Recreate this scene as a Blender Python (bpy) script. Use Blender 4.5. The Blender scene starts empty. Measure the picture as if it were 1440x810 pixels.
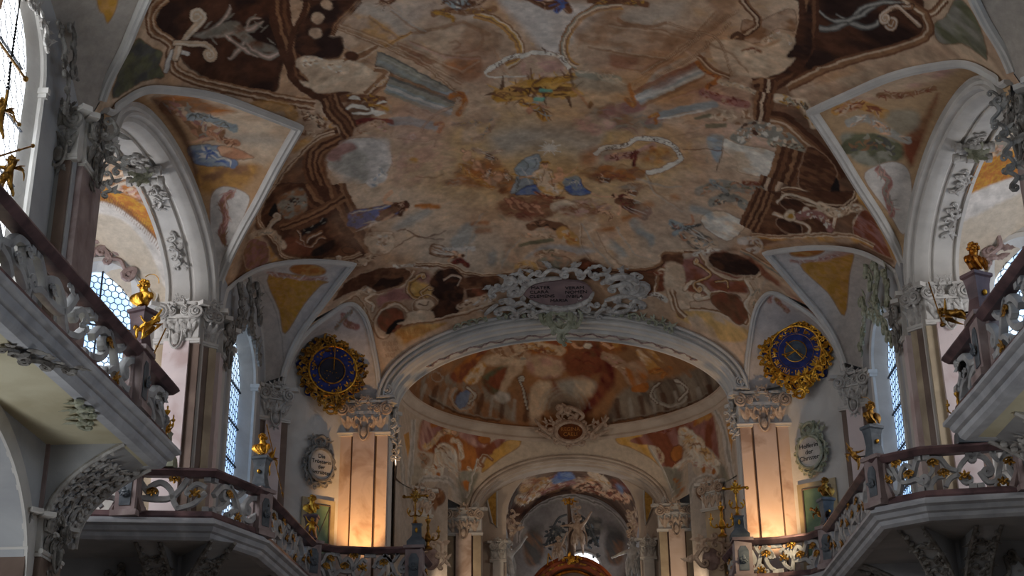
import bpy, bmesh, math, random
import numpy as np
from mathutils import Vector, Matrix
from mathutils.geometry import tessellate_polygon
PI=math.pi
rnd=random.Random(7)
COL=bpy.context.scene.collection
# ---------------------------------------------------------------- camera model (1440x810 frame)
F=2000.0
U_=np.array([669-720,405+4380,-F]);U_/=np.linalg.norm(U_)
D_=np.array([816-720,-(F*F-51*96)/4785.,-F]);D_/=np.linalg.norm(D_)
R_=np.cross(D_,U_)
CZ=1.6
XC=-0.15
def ray(x,y):
    c=np.array([x-720,405-y,-F]); return np.array([R_@c,D_@c,U_@c])
def atz(x,y,z): r=ray(x,y); k=(z-CZ)/r[2]; return Vector((r[0]*k,r[1]*k,z))
def aty(x,y,Y): r=ray(x,y); k=Y/r[1]; return Vector((r[0]*k,Y,CZ+r[2]*k))
def atx(x,y,X): r=ray(x,y); k=X/r[0]; return Vector((X,r[1]*k,CZ+r[2]*k))
def topix(P):
    P=np.asarray(P,float); q=P-np.array([0,0,CZ])
    c=[q@np.array([R_[i],D_[i],U_[i]]) for i in range(3)]
    return 720+F*c[0]/-c[2],405-F*c[1]/-c[2]
cam=bpy.data.cameras.new('camera'); co=bpy.data.objects.new('camera',cam); COL.objects.link(co)
cam.sensor_width=36; cam.lens=F/1440*36; cam.clip_end=300
M3=Matrix([[R_[0],R_[1],R_[2]],[D_[0],D_[1],D_[2]],[U_[0],U_[1],U_[2]]])
co.matrix_world=Matrix.Translation((0,0,CZ))@M3.to_4x4()
bpy.context.scene.camera=co
# ---------------------------------------------------------------- materials
def s2l(c):
    c=np.asarray(c,float)/255.; return np.where(c<=.04045,c/12.92,((c+.055)/1.055)**2.4)
def mat(name,c1,c2=None,scale=3.,rough=.7,metal=0.,bump=.0,bscale=20.,detail=6,stretch=None,c3=None,spec=.3):
    m=bpy.data.materials.new(name); m.use_nodes=True; nt=m.node_tree; b=nt.nodes['Principled BSDF']
    b.inputs['Roughness'].default_value=rough; b.inputs['Metallic'].default_value=metal
    b.inputs['Specular IOR Level'].default_value=spec
    if c2 is None: c2=c1
    tc=nt.nodes.new('ShaderNodeTexCoord'); mp=nt.nodes.new('ShaderNodeMapping')
    nt.links.new(tc.outputs['Object'],mp.inputs['Vector'])
    if stretch: mp.inputs['Scale'].default_value=stretch
    n=nt.nodes.new('ShaderNodeTexNoise'); n.inputs['Scale'].default_value=scale; n.inputs['Detail'].default_value=detail
    n.inputs['Distortion'].default_value=.6
    nt.links.new(mp.outputs['Vector'],n.inputs['Vector'])
    r=nt.nodes.new('ShaderNodeValToRGB'); r.color_ramp.elements[0].position=.35; r.color_ramp.elements[1].position=.65
    r.color_ramp.elements[0].color=(*s2l(c1),1); r.color_ramp.elements[1].color=(*s2l(c2),1)
    if c3 is not None:
        e=r.color_ramp.elements.new(.52); e.color=(*s2l(c3),1)
    nt.links.new(n.outputs['Fac'],r.inputs['Fac']); nt.links.new(r.outputs['Color'],b.inputs['Base Color'])
    if bump:
        n2=nt.nodes.new('ShaderNodeTexNoise'); n2.inputs['Scale'].default_value=bscale; n2.inputs['Detail'].default_value=4
        nt.links.new(tc.outputs['Object'],n2.inputs['Vector'])
        bp=nt.nodes.new('ShaderNodeBump'); bp.inputs['Strength'].default_value=bump; bp.inputs['Distance'].default_value=.03
        nt.links.new(n2.outputs['Fac'],bp.inputs['Height']); nt.links.new(bp.outputs['Normal'],b.inputs['Normal'])
    return m
def emis(name,c,strength,c2=None,scale=1.5):
    m=mat(name,c,c2 or c,scale=scale,rough=.2); nt=m.node_tree; b=nt.nodes['Principled BSDF']
    r=[x for x in nt.nodes if x.type=='VALTORGB'][0]
    nt.links.new(r.outputs['Color'],b.inputs['Emission Color']); b.inputs['Emission Strength'].default_value=strength
    return m
M={}
M['stucco']=mat('white_stucco',(206,201,194),(188,183,177),1.5,.8,bump=.25,bscale=9)
M['stucco_warm']=mat('warm_stucco',(205,190,175),(186,168,152),1.5,.8,bump=.25,bscale=9)
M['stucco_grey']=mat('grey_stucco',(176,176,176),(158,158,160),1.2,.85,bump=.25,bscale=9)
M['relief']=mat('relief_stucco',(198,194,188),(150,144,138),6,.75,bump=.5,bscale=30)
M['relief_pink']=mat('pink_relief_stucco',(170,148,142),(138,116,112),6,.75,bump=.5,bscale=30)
M['relief_dark']=mat('dark_relief_stucco',(150,146,140),(96,90,84),5,.8,bump=.5,bscale=30)  # darker tone that puts the near piers' dimness into the stucco colour
M['relief_warm']=mat('warm_relief_stucco',(200,180,162),(160,138,122),6,.75,bump=.5,bscale=30)
M['relief_green']=mat('greenish_relief_stucco',(180,180,160),(128,130,106),6,.75,bump=.5,bscale=30)
M['marble_pink']=mat('pink_scagliola',(216,200,197),(188,164,160),1.1,.45,detail=10,c3=(208,192,190))
M['marble_warm']=mat('warm_scagliola',(200,176,160),(172,144,126),1.1,.45,detail=10,c3=(206,184,170))
M['marble_ochre']=mat('ochre_scagliola',(190,172,144),(152,134,112),1.2,.45,detail=9)
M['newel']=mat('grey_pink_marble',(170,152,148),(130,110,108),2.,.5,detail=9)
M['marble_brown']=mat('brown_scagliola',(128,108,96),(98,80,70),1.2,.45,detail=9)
M['marble_red']=mat('dull_purple_marble',(124,96,96),(74,58,62),2.2,.4,detail=9,c3=(100,78,80))
M['bal']=mat('balustrade_stone',(186,184,182),(150,148,148),2.5,.6,bump=.3,bscale=14)
M['cornice']=mat('cornice_stone',(190,190,192),(160,160,164),1.8,.6,bump=.2,bscale=10)
M['cream']=mat('cream_plaster',(206,198,170),(186,176,146),.9,.8,bump=.2,bscale=8)
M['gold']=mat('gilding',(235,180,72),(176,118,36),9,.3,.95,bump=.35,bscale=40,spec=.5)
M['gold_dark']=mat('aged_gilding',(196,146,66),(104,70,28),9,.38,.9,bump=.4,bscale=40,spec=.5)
M['slate']=mat('slate_grey_wood',(104,110,116),(72,78,84),4,.5)
M['lead']=mat('window_lead',(46,50,58),(30,34,40),6,.6)
M['iron']=mat('black_iron',(32,30,30),(18,18,18),6,.5,.6)
M['blue']=mat('clock_blue_enamel',(32,48,120),(16,24,74),5,.5,detail=8)
M['disc']=mat('grey_clock_disc',(74,86,96),(50,60,72),5,.5)
M['blackish']=mat('dark_star_disc',(34,34,52),(20,22,36),5,.5)
M['floor']=mat('stone_floor',(176,158,140),(140,122,106),1.5,.5)
M['altar']=mat('red_brown_altar_marble',(168,84,42),(104,48,26),3,.35,detail=9,c3=(140,66,34))
M['ink']=mat('dark_painted_letters',(40,40,44),(30,30,34),5,.7)
M['ink_gold']=mat('ochre_painted_letters',(196,140,70),(160,104,50),5,.6)
M['glass']=emis('daylit_window_glass',(150,190,238),2.6,(200,222,245),.5)
M['glass_bright']=emis('bright_daylit_window_glass',(226,232,238),6,(240,244,248),.5)
M['door_green']=mat('green_door_panel',(118,142,112),(92,116,92),2,.5)
M['door_frame']=mat('ochre_door_frame',(182,166,134),(156,140,108),2,.6)
M['cart']=mat('cartouche_field',(198,192,184),(176,168,160),2,.8)
M['cart_pink']=mat('pink_grey_tablet',(140,118,116),(116,98,100),2,.6)
M['cart_brown']=mat('brown_tablet',(120,66,28),(74,36,16),4,.6)
M['copper']=mat('bronze_gilding',(214,140,52),(140,78,24),8,.3,.95,bump=.3,bscale=30,spec=.5)
# fresco material: pigment carried by the plaster itself (attribute), fine brush grain from noise
def fresco_mat(name,grain=.18):
    m=bpy.data.materials.new(name); m.use_nodes=True; nt=m.node_tree; b=nt.nodes['Principled BSDF']
    b.inputs['Roughness'].default_value=.85; b.inputs['Specular IOR Level'].default_value=.15
    a=nt.nodes.new('ShaderNodeAttribute'); a.attribute_name='pigment'
    tc=nt.nodes.new('ShaderNodeTexCoord')
    n=nt.nodes.new('ShaderNodeTexNoise'); n.inputs['Scale'].default_value=5; n.inputs['Detail'].default_value=9; n.inputs['Roughness'].default_value=.7
    nt.links.new(tc.outputs['Object'],n.inputs['Vector'])
    mr=nt.nodes.new('ShaderNodeMapRange'); mr.inputs[1].default_value=.3; mr.inputs[2].default_value=.7; mr.inputs[3].default_value=1-grain; mr.inputs[4].default_value=1+grain
    nt.links.new(n.outputs['Fac'],mr.inputs[0])
    mx=nt.nodes.new('ShaderNodeVectorMath'); mx.operation='SCALE'
    nt.links.new(a.outputs['Color'],mx.inputs[0]); nt.links.new(mr.outputs[0],mx.inputs['Scale']); nt.links.new(mx.outputs[0],b.inputs['Base Color'])
    bp=nt.nodes.new('ShaderNodeBump'); bp.inputs['Strength'].default_value=.12; bp.inputs['Distance'].default_value=.03
    nt.links.new(n.outputs['Fac'],bp.inputs['Height']); nt.links.new(bp.outputs['Normal'],b.inputs['Normal'])
    return m
FRESCO=fresco_mat('fresco_plaster')
# ---------------------------------------------------------------- object helpers
def setp(o,p):
    if p is not None:
        o.parent=p; o.matrix_parent_inverse=Matrix.Translation(-p.location) if p.type=='EMPTY' else Matrix()
def obj_from(name,V,Fc,m,parent=None,smooth=True):
    me=bpy.data.meshes.new(name); me.from_pydata([tuple(v) for v in V],[],Fc); me.update()
    if m: me.materials.append(m)
    if smooth: me.polygons.foreach_set('use_smooth',[True]*len(me.polygons))
    o=bpy.data.objects.new(name,me); COL.objects.link(o)
    setp(o,parent)
    return o
def thing(name,label,cat,loc=(0,0,0),group=None):
    o=bpy.data.objects.new(name,None); COL.objects.link(o); o.location=loc; o.empty_display_size=.2
    o['label']=label; o['category']=cat
    if group: o['group']=group
    return o
def tag(o,label,cat,group=None):
    o['label']=label; o['category']=cat
    if group: o['group']=group
    return o
def struct(o): o['kind']='structure'; return o
class MB:
    def __init__(s): s.V=[]; s.F=[]
    def add(s,V,Fc):
        b=len(s.V); s.V.extend([Vector(v) for v in V]); s.F.extend([tuple(b+i for i in f) for f in Fc])
    def box(s,x0,x1,y0,y1,z0,z1):
        s.add([(x,y,z) for z in (z0,z1) for y in (y0,y1) for x in (x0,x1)],[(0,2,3,1),(4,5,7,6),(0,1,5,4),(2,6,7,3),(0,4,6,2),(1,3,7,5)])
    def obox(s,O,u,v,n,a,b,c):  # half sizes a,b,c about centre O
        O,u,v,n=[Vector(q) for q in (O,u,v,n)]
        s.add([O+u*a*i+v*b*j+n*c*k for k in (-1,1) for j in (-1,1) for i in (-1,1)],[(0,2,3,1),(4,5,7,6),(0,1,5,4),(2,6,7,3),(0,4,6,2),(1,3,7,5)])
    def tube(s,pts,r,n=6,flat=1.,side=None,cap=True):
        pts=[Vector(p) for p in pts]; m=len(pts)
        if m<2: return
        if not hasattr(r,'__len__'): r=[r]*m
        T=[(pts[min(i+1,m-1)]-pts[max(i-1,0)]).normalized() for i in range(m)]
        if side is None:
            a=Vector((0,0,1)) if abs(T[0].z)<.9 else Vector((1,0,0)); sv=T[0].cross(a).normalized()
        else: sv=Vector(side)
        V=[]
        for i in range(m):
            if side is None: sv=(sv-T[i]*sv.dot(T[i])).normalized(); b=T[i].cross(sv); f=flat; k=1
            else:
                b=Vector(side).normalized(); sv=T[i].cross(b).normalized(); b=sv.cross(T[i]).normalized()
            for j in range(n):
                an=2*PI*j/n; V.append(pts[i]+(sv*math.cos(an)+b*math.sin(an)*flat)*max(r[i],1e-4))
        Fc=[(i*n+j,i*n+(j+1)%n,(i+1)*n+(j+1)%n,(i+1)*n+j) for i in range(m-1) for j in range(n)]
        if cap: Fc+= [tuple(range(n-1,-1,-1)),tuple((m-1)*n+j for j in range(n))]
        s.add(V,Fc)
    def ribbon(s,pts,w,d,side):  # rectangular strap: width w in plane, depth d along side
        pts=[Vector(p) for p in pts]; m=len(pts); side=Vector(side).normalized()
        if not hasattr(w,'__len__'): w=[w]*m
        V=[]
        for i in range(m):
            t=(pts[min(i+1,m-1)]-pts[max(i-1,0)]).normalized(); a=side.cross(t).normalized()*w[i]*.5
            c=side*d*.5
            V+= [pts[i]+a*.8+c,pts[i]+a+c*.5,pts[i]+a-c,pts[i]-a-c,pts[i]-a+c*.5,pts[i]-a*.8+c]
        Fc=[(i*6+j,i*6+(j+1)%6,(i+1)*6+(j+1)%6,(i+1)*6+j) for i in range(m-1) for j in range(6)]
        Fc+=[(5,4,3,2,1,0),tuple((m-1)*6+j for j in range(6))]
        s.add(V,Fc)
    def ball(s,c,r,n=8,k=6,rot=None):
        if not hasattr(r,'__len__'): r=(r,r,r)
        c=Vector(c); V=[]; 
        def q(p): 
            p=Vector(p); return c+(rot@p if rot is not None else p)
        V.append(q((0,0,r[2])))
        for i in range(1,k):
            t=PI*i/k
            for j in range(n): V.append(q((r[0]*math.sin(t)*math.cos(2*PI*j/n),r[1]*math.sin(t)*math.sin(2*PI*j/n),r[2]*math.cos(t))))
        V.append(q((0,0,-r[2]))); L=len(V)-1
        Fc=[(0,1+j,1+(j+1)%n) for j in range(n)]
        for i in range(k-2): Fc+=[(1+i*n+j,1+(i+1)*n+j,1+(i+1)*n+(j+1)%n,1+i*n+(j+1)%n) for j in range(n)]
        Fc+=[(L,1+(k-2)*n+(j+1)%n,1+(k-2)*n+j) for j in range(n)]
        s.add(V,Fc)
    def lathe(s,O,prof,n=12,up=(0,0,1)):
        O=Vector(O); up=Vector(up).normalized(); a=up.orthogonal().normalized(); b=up.cross(a)
        m=len(prof); V=[O+up*z+(a*math.cos(2*PI*j/n)+b*math.sin(2*PI*j/n))*max(r,1e-4) for r,z in prof for j in range(n)]
        Fc=[(i*n+j,i*n+(j+1)%n,(i+1)*n+(j+1)%n,(i+1)*n+j) for i in range(m-1) for j in range(n)]
        Fc+=[tuple(range(n-1,-1,-1)),tuple((m-1)*n+j for j in range(n))]
        s.add(V,Fc)
    def sweep(s,prof,P,A,B,closed=True,caps=True):
        m=len(prof); n=len(P); V=[Vector(P[i])+Vector(A[i])*a+Vector(B[i])*b for i in range(n) for a,b in prof]
        mm=m if closed else m-1
        Fc=[(i*m+j,i*m+(j+1)%m,(i+1)*m+(j+1)%m,(i+1)*m+j) for i in range(n-1) for j in range(mm)]
        if closed and caps: Fc+=[tuple(range(m-1,-1,-1)),tuple((n-1)*m+j for j in range(m))]
        s.add(V,Fc)
    def plate(s,O,u,v,n,outline,holes,t):
        """flat slab of thickness t (towards n) with holes"""
        O,u,v,n=[Vector(q) for q in (O,u,v,n)]
        loops=[outline]+holes; allp=[p for l in loops for p in l]
        tr=tessellate_polygon([[Vector((p[0],p[1],0)) for p in l] for l in loops])
        N=len(allp); V=[O+u*p[0]+v*p[1] for p in allp]; V+=[q+n*t for q in V]
        Fc=[tuple(a) for a in tr]+[tuple(N+i for i in a[::-1]) for a in tr]
        b=0
        for l in loops:
            k=len(l); Fc+=[(b+i,b+(i+1)%k,N+b+(i+1)%k,N+b+i) for i in range(k)]; b+=k
        s.add(V,Fc)
    def build(s,name,m,parent=None,smooth=True):
        if not s.V: return None
        o=obj_from(name,s.V,s.F,m,parent,smooth)
        bm=bmesh.new(); bm.from_mesh(o.data); bmesh.ops.recalc_face_normals(bm,faces=bm.faces); 
        if smooth:
            for e in bm.edges:
                if len(e.link_faces)==2 and e.calc_face_angle(0)>.55: e.smooth=False
        bm.to_mesh(o.data); bm.free()
        return o
def catmull(pts,k=6,closed=False):
    P=[Vector(p) if len(p)==3 else Vector((p[0],p[1],0)) for p in pts]; n=len(P); out=[]
    for i in range(n if closed else n-1):
        g=(lambda j:P[j%n]) if closed else (lambda j:P[max(0,min(n-1,j))])
        a,b,c,d=g(i-1),g(i),g(i+1),g(i+2)
        for q in range(k):
            t=q/k; out.append(.5*((2*b)+(c-a)*t+(2*a-5*b+4*c-d)*t*t+(3*b-a-3*c+d)*t**3))
    if not closed: out.append(P[-1])
    return out
def scroll2(pts,curl0=0,curl1=0,k=5,turn=1.5,n=16):
    """2D path (list of (x,y)) with spiral curls of radius curl at start/end; sign of curl gives the winding"""
    mid=[(p.x,p.y) for p in catmull([(a,b,0) for a,b in pts],k)]
    def curl(p,q,r):
        d=Vector((p[0]-q[0],p[1]-q[1])).normalized(); s=1 if r>0 else -1; r=abs(r)
        nrm=Vector((-d.y,d.x))*s; c=Vector(p)+nrm*r; a0=math.atan2(p[1]-c.y,p[0]-c.x); out=[]
        for i in range(1,n+1):
            t=i/n; rr=r*(1-t*.82); a=a0+s*t*turn*2*PI; out.append((c.x+rr*math.cos(a),c.y+rr*math.sin(a)))
        return out
    res=list(mid)
    if curl1: res=res+curl(mid[-1],mid[-3],curl1)
    if curl0: res=curl(mid[0],mid[2],curl0)[::-1]+res
    return res
class Fr:  # local frame: origin, u (right), v (up), n (out)
    def __init__(s,O,u,v,n=None):
        s.O=Vector(O); s.u=Vector(u).normalized(); s.v=Vector(v).normalized(); s.n=Vector(n).normalized() if n is not None else s.u.cross(s.v).normalized()
    def __call__(s,a,b,c=0): return s.O+s.u*a+s.v*b+s.n*c
    def p(s,L,c=0): return [s(a,b,c) for a,b in L]
def leaf(mb,fr,x,y,ang,L,w,lift=.25,lobes=4,curl=.5):
    """acanthus-like leaf lying on a frame, tip lifting away"""
    n=9; pts=[];rs=[]
    for i in range(n):
        t=i/(n-1); a=ang+curl*t*t
        if i==0: px,py=x,y
        else: px+=math.cos(a)*L/(n-1); py+=math.sin(a)*L/(n-1)
        pts.append(fr(px,py,w*.25+lift*L*t*t)); rs.append(w*.5*(math.sin(PI*(.12+.88*t)**.8)+.08)*(1+.35*math.sin(t*lobes*2*PI)))
    mb.tube(pts,rs,6,flat=.35,side=fr.n)
def rocaille(mb,fr,outline,size,seed=0,step=1.0,lift=.3,leaves=True):
    """row of C-scrolls and leaves following a 2D outline on a frame"""
    r=random.Random(seed); P=[Vector((a,b)) for a,b in outline]; out=[]; acc=0; i=0
    L=[0]
    for a,b in zip(P[:-1],P[1:]): L.append(L[-1]+(b-a).length)
    tot=L[-1]; d=0; k=0
    def at(d):
        for j in range(len(P)-1):
            if L[j+1]>=d: t=(d-L[j])/max(L[j+1]-L[j],1e-9); return P[j].lerp(P[j+1],t),(P[j+1]-P[j]).normalized()
        return P[-1],(P[-1]-P[-2]).normalized()
    while d<tot:
        s=size*r.uniform(.8,1.3); p,t=at(d); q,_=at(min(tot,d+s)); nn=Vector((-t.y,t.x)); sg=1 if k%2 else -1
        m=(p+q)*.5+nn*s*.3
        path=scroll2([tuple(p),tuple(m),tuple(q)],s*.22*sg*-1,s*.2*sg,4,1.2,9)
        N=len(path); mb.tube([fr(a,b,s*.15) for a,b in path],[s*(.05+.07*math.sin(PI*i/(N-1))) for i in range(N)],5)
        if leaves:
            for j in range(2):
                a=math.atan2(nn.y,nn.x)+r.uniform(-.9,.9); leaf(mb,fr,m.x,m.y,a,s*r.uniform(.5,.9),s*.26,lift,r.choice((3,4)),r.uniform(-.8,.8))
        d+=s*step; k+=1
def ellipse_pts(cx,cy,rx,ry,n=24,a0=0,a1=2*PI): return [(cx+rx*math.cos(a0+(a1-a0)*i/n),cy+ry*math.sin(a0+(a1-a0)*i/n)) for i in range(n+1)]
def text_obj(name,body,fr,size,m,parent,depth=.01,off=.02,align='CENTER',bold=False):
    cu=bpy.data.curves.new(name,'FONT'); cu.body=body; cu.size=size; cu.align_x=align; cu.align_y='CENTER'; cu.extrude=depth; cu.space_line=.95
    if bold: cu.offset=size*.015
    t=bpy.data.objects.new(name+'_tmp',cu); COL.objects.link(t); bpy.context.view_layer.update()
    me=bpy.data.meshes.new_from_object(t.evaluated_get(bpy.context.evaluated_depsgraph_get())); bpy.data.objects.remove(t)
    mw=Matrix([[fr.u.x,fr.v.x,fr.n.x,0],[fr.u.y,fr.v.y,fr.n.y,0],[fr.u.z,fr.v.z,fr.n.z,0],[0,0,0,1]]); mw.translation=fr(0,0,off)
    me.transform(mw); me.materials.clear(); me.materials.append(m)
    o=bpy.data.objects.new(name,me); COL.objects.link(o)
    setp(o,parent)
    return o
# ---------------------------------------------------------------- skinned figures
EDG=[('pel','bel'),('bel','che'),('che','nek'),('nek','hed'),('hed','top'),('che','shL'),('shL','elL'),('elL','haL'),('che','shR'),('shR','elR'),('elR','haR'),
     ('pel','hiL'),('hiL','knL'),('knL','anL'),('anL','toL'),('pel','hiR'),('hiR','knR'),('knR','anR'),('anR','toR')]
BASE=dict(pel=(0,0,.5),bel=(0,-.015,.6),che=(0,-.01,.7),nek=(0,0,.79),hed=(0,-.01,.87),top=(0,0,.95),shL=(-.12,0,.73),elL=(-.19,0,.6),haL=(-.2,-.08,.48),
     shR=(.12,0,.73),elR=(.19,0,.6),haR=(.2,-.08,.48),hiL=(-.07,0,.47),knL=(-.08,-.02,.27),anL=(-.08,.01,.06),toL=(-.08,-.08,.02),hiR=(.07,0,.47),knR=(.08,-.02,.27),anR=(.08,.01,.06),toR=(.08,-.08,.02))
RAD=dict(pel=.085,bel=.085,che=.09,nek=.045,hed=.085,top=.06,sh=.05,el=.036,ha=.022,hi=.07,kn=.048,an=.028,to=.02)
def figure(name,pose,xf,h,m,parent,fat=1.,legs=True,extra=None,hide=()):
    J=dict(BASE); J.update(pose); E=[e for e in EDG if legs or not (e[0][:2] in('hi','kn','an') or e[1][:2]=='hi')]
    E=[e for e in E if e[1] not in hide]
    names=['pel']+[e[1] for e in E]; V=[];R=[]
    for k in names:
        V.append(Vector(J[k])*h); R.append(RAD.get(k,RAD.get(k[:2],.04))*h*fat)
    ed=[(names.index(a),names.index(b)) for a,b in E]
    for sd in ('L','R'):   # five separate fingers, thumb from the side of the palm
        if 'ha'+sd not in names: continue
        a=Vector(J['el'+sd]);b=Vector(J['ha'+sd]); d=(b-a).normalized(); w=d.cross(Vector((0,-1,.2))).normalized()
        hi=names.index('ha'+sd); pal=b+d*.035; V.append(pal*h); R.append(.018*h); pi=len(V)-1; ed.append((hi,pi))
        for q,(o,l) in enumerate(((-.02,.04),(-.007,.05),(.007,.047),(.02,.036))):
            V.append((pal+w*o+d*l*.5)*h);R.append(.0065*h);V.append((pal+w*o*1.3+d*l+Vector((0,-.008,-.006)))*h);R.append(.005*h); n=len(V); ed+=[(pi,n-2),(n-2,n-1)]
        V.append((b+w*-.035+d*.02)*h);R.append(.007*h);n=len(V); ed.append((hi,n-1))
    me=bpy.data.meshes.new(name); me.from_pydata([xf@v for v in V],ed,[]); o=bpy.data.objects.new(name,me); COL.objects.link(o)
    sk=o.modifiers.new('skin','SKIN'); sk.use_smooth_shade=True
    for i,r in enumerate(R): me.skin_vertices[0].data[i].radius=(r,r); me.skin_vertices[0].data[i].use_root=(i==0)
    ss=o.modifiers.new('sub','SUBSURF'); ss.levels=1; ss.render_levels=1
    bpy.context.view_layer.update(); m2=bpy.data.meshes.new_from_object(o.evaluated_get(bpy.context.evaluated_depsgraph_get()))
    bpy.data.objects.remove(o); m2.materials.clear(); m2.materials.append(m)
    m2.polygons.foreach_set('use_smooth',[True]*len(m2.polygons))
    # face: nose, brow, ears, mouth in the same body mesh
    mb=MB(); hd=Vector(J['hed']); tp=(Vector(J['top'])-hd).normalized()
    fwd=Vector(pose.get('look',(0,-1,0))).normalized(); fwd=(fwd-tp*fwd.dot(tp)).normalized(); rt=fwd.cross(tp)
    c=hd+tp*.02
    for p,r in ((c+fwd*.085+tp*-.012,.014),(c+fwd*.078+tp*-.048,.013),(c+fwd*.07+rt*.05-tp*.03,.028),(c+fwd*.07-rt*.05-tp*.03,.028),(c+rt*.083,.018),(c-rt*.083,.018),(c+fwd*.072-tp*.075,.02),(c+fwd*.08+rt*.028+tp*.005,.011),(c+fwd*.08-rt*.028+tp*.005,.011)):
        mb.ball(xf@(p*h),r*h,6,4)
    bmx=bmesh.new(); bmx.from_mesh(m2); tmp=bpy.data.meshes.new('t'); tmp.from_pydata([tuple(v) for v in mb.V],[],mb.F); bmx.from_mesh(tmp)
    for f in bmx.faces: f.smooth=True
    bmx.to_mesh(m2); bmx.free(); bpy.data.meshes.remove(tmp)
    ob=bpy.data.objects.new(name,m2); COL.objects.link(ob)
    setp(ob,parent)
    hb=MB(); r=random.Random(len(bpy.data.objects))
    for i in range(26):
        a=r.uniform(0,2*PI); e=r.uniform(-.2,1.4); dd=(rt*math.cos(a)+fwd*math.sin(a))*math.cos(e)+tp*math.sin(e)
        if dd.dot(fwd)>.55 and e<.7: continue
        hb.ball(xf@((c+dd*.083)*h),r.uniform(.022,.034)*h,6,4)
    hb.build('hair',m,parent)
    return ob
# ================================================================ ARCHITECTURE
def W(s,a,y,z): return Vector((XC+s*a,y,z))       # mirrored point: a = distance from the axis
SIDE={-1:'left',1:'right'}
def wh(y):
    y=np.asarray(y,float); t=np.clip((y-30)/8,0,1.2); h=3.7-1.25*t**2.2
    t2=np.clip((y-36.6)/1.4,0,1.3); w=8.5-0.9*np.clip((y-31)/5.6,0,1)**1.5-2.4*t2
    return w,h
# groins of the lunettes as (distance from axis, y)
G1=[(8.32,22.75),(8.27,23.0),(8.1,23.1),(7.75,23.35),(7.4,23.9),(6.8,24.9),(6.2,26.1),(5.6,27.25),(6.25,28.35),(6.95,29.55),(7.5,30.35),(8.1,31.2),(8.3,31.5)]
G2=[(8.3,31.75),(8.25,31.85),(7.95,32.05),(7.35,32.4),(6.45,33.2),(5.42,34.2),(6.38,35.3),(7.05,35.9),(7.6,36.5)]
G3=[(7.6,36.6),(7.05,36.12),(6.35,35.92),(5.72,35.85),(5.42,36.7),(5.28,37.5),(5.17,38.0)]
G0=[(5.6,18.4),(6.2,19.4),(6.8,20.5),(7.4,21.4),(7.75,21.9),(8.1,22.25),(8.3,22.5)]
def Sz(a,y):
    w,h=wh(y); q=1-(np.asarray(a)/w)**2
    return 14.2+h*np.sqrt(np.clip(q,0.0002,1))
def vpt(s,a,y,dz=0): return W(s,a,y,float(Sz(a,y))+dz)
def dense(G,k=6):
    # smooth each arm separately, keep the apex sharp
    ap=min(range(len(G)),key=lambda i:G[i][0]) if G is not G0 else None
    if ap in (0,None,len(G)-1): return [(p.x,p.y) for p in catmull([(a,b,0) for a,b in G],k)]
    A=catmull([(a,b,0) for a,b in G[:ap+1]],k); B=catmull([(a,b,0) for a,b in G[ap:]],k)
    return [(p.x,p.y) for p in A+B[1:]]
GD=[dense(g) for g in (G0,G1,G2,G3)]
# ---- ceiling: painted nave vault
NU,NV=900,720
ys=np.concatenate([np.linspace(17.5,36.0,NV-160),np.linspace(36.0,38.0,161)[1:]])
us=np.linspace(-1,1,NU)
def vault_grid():
    Y=np.repeat(ys[:,None],NU,1); w,h=wh(Y); th=us[None,:]*PI/2
    A=w*np.sin(th); Z=14.2+h*np.cos(th); return XC+A,Y,Z,np.abs(A)
VX,VY,VZ,VA=vault_grid()
def groin_limit():
    lim=np.full(len(ys),99.)
    for g in GD:
        gy=np.array([p[1] for p in g]); ga=np.array([p[0] for p in g])
        for i,y in enumerate(ys):
            for k in range(len(gy)-1):
                y0,y1=gy[k],gy[k+1]
                if min(y0,y1)<=y<=max(y0,y1) and abs(y1-y0)>1e-6:
                    a=ga[k]+(ga[k+1]-ga[k])*(y-y0)/(y1-y0); lim[i]=min(lim[i],a)
    return lim
LIM=groin_limit()
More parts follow.
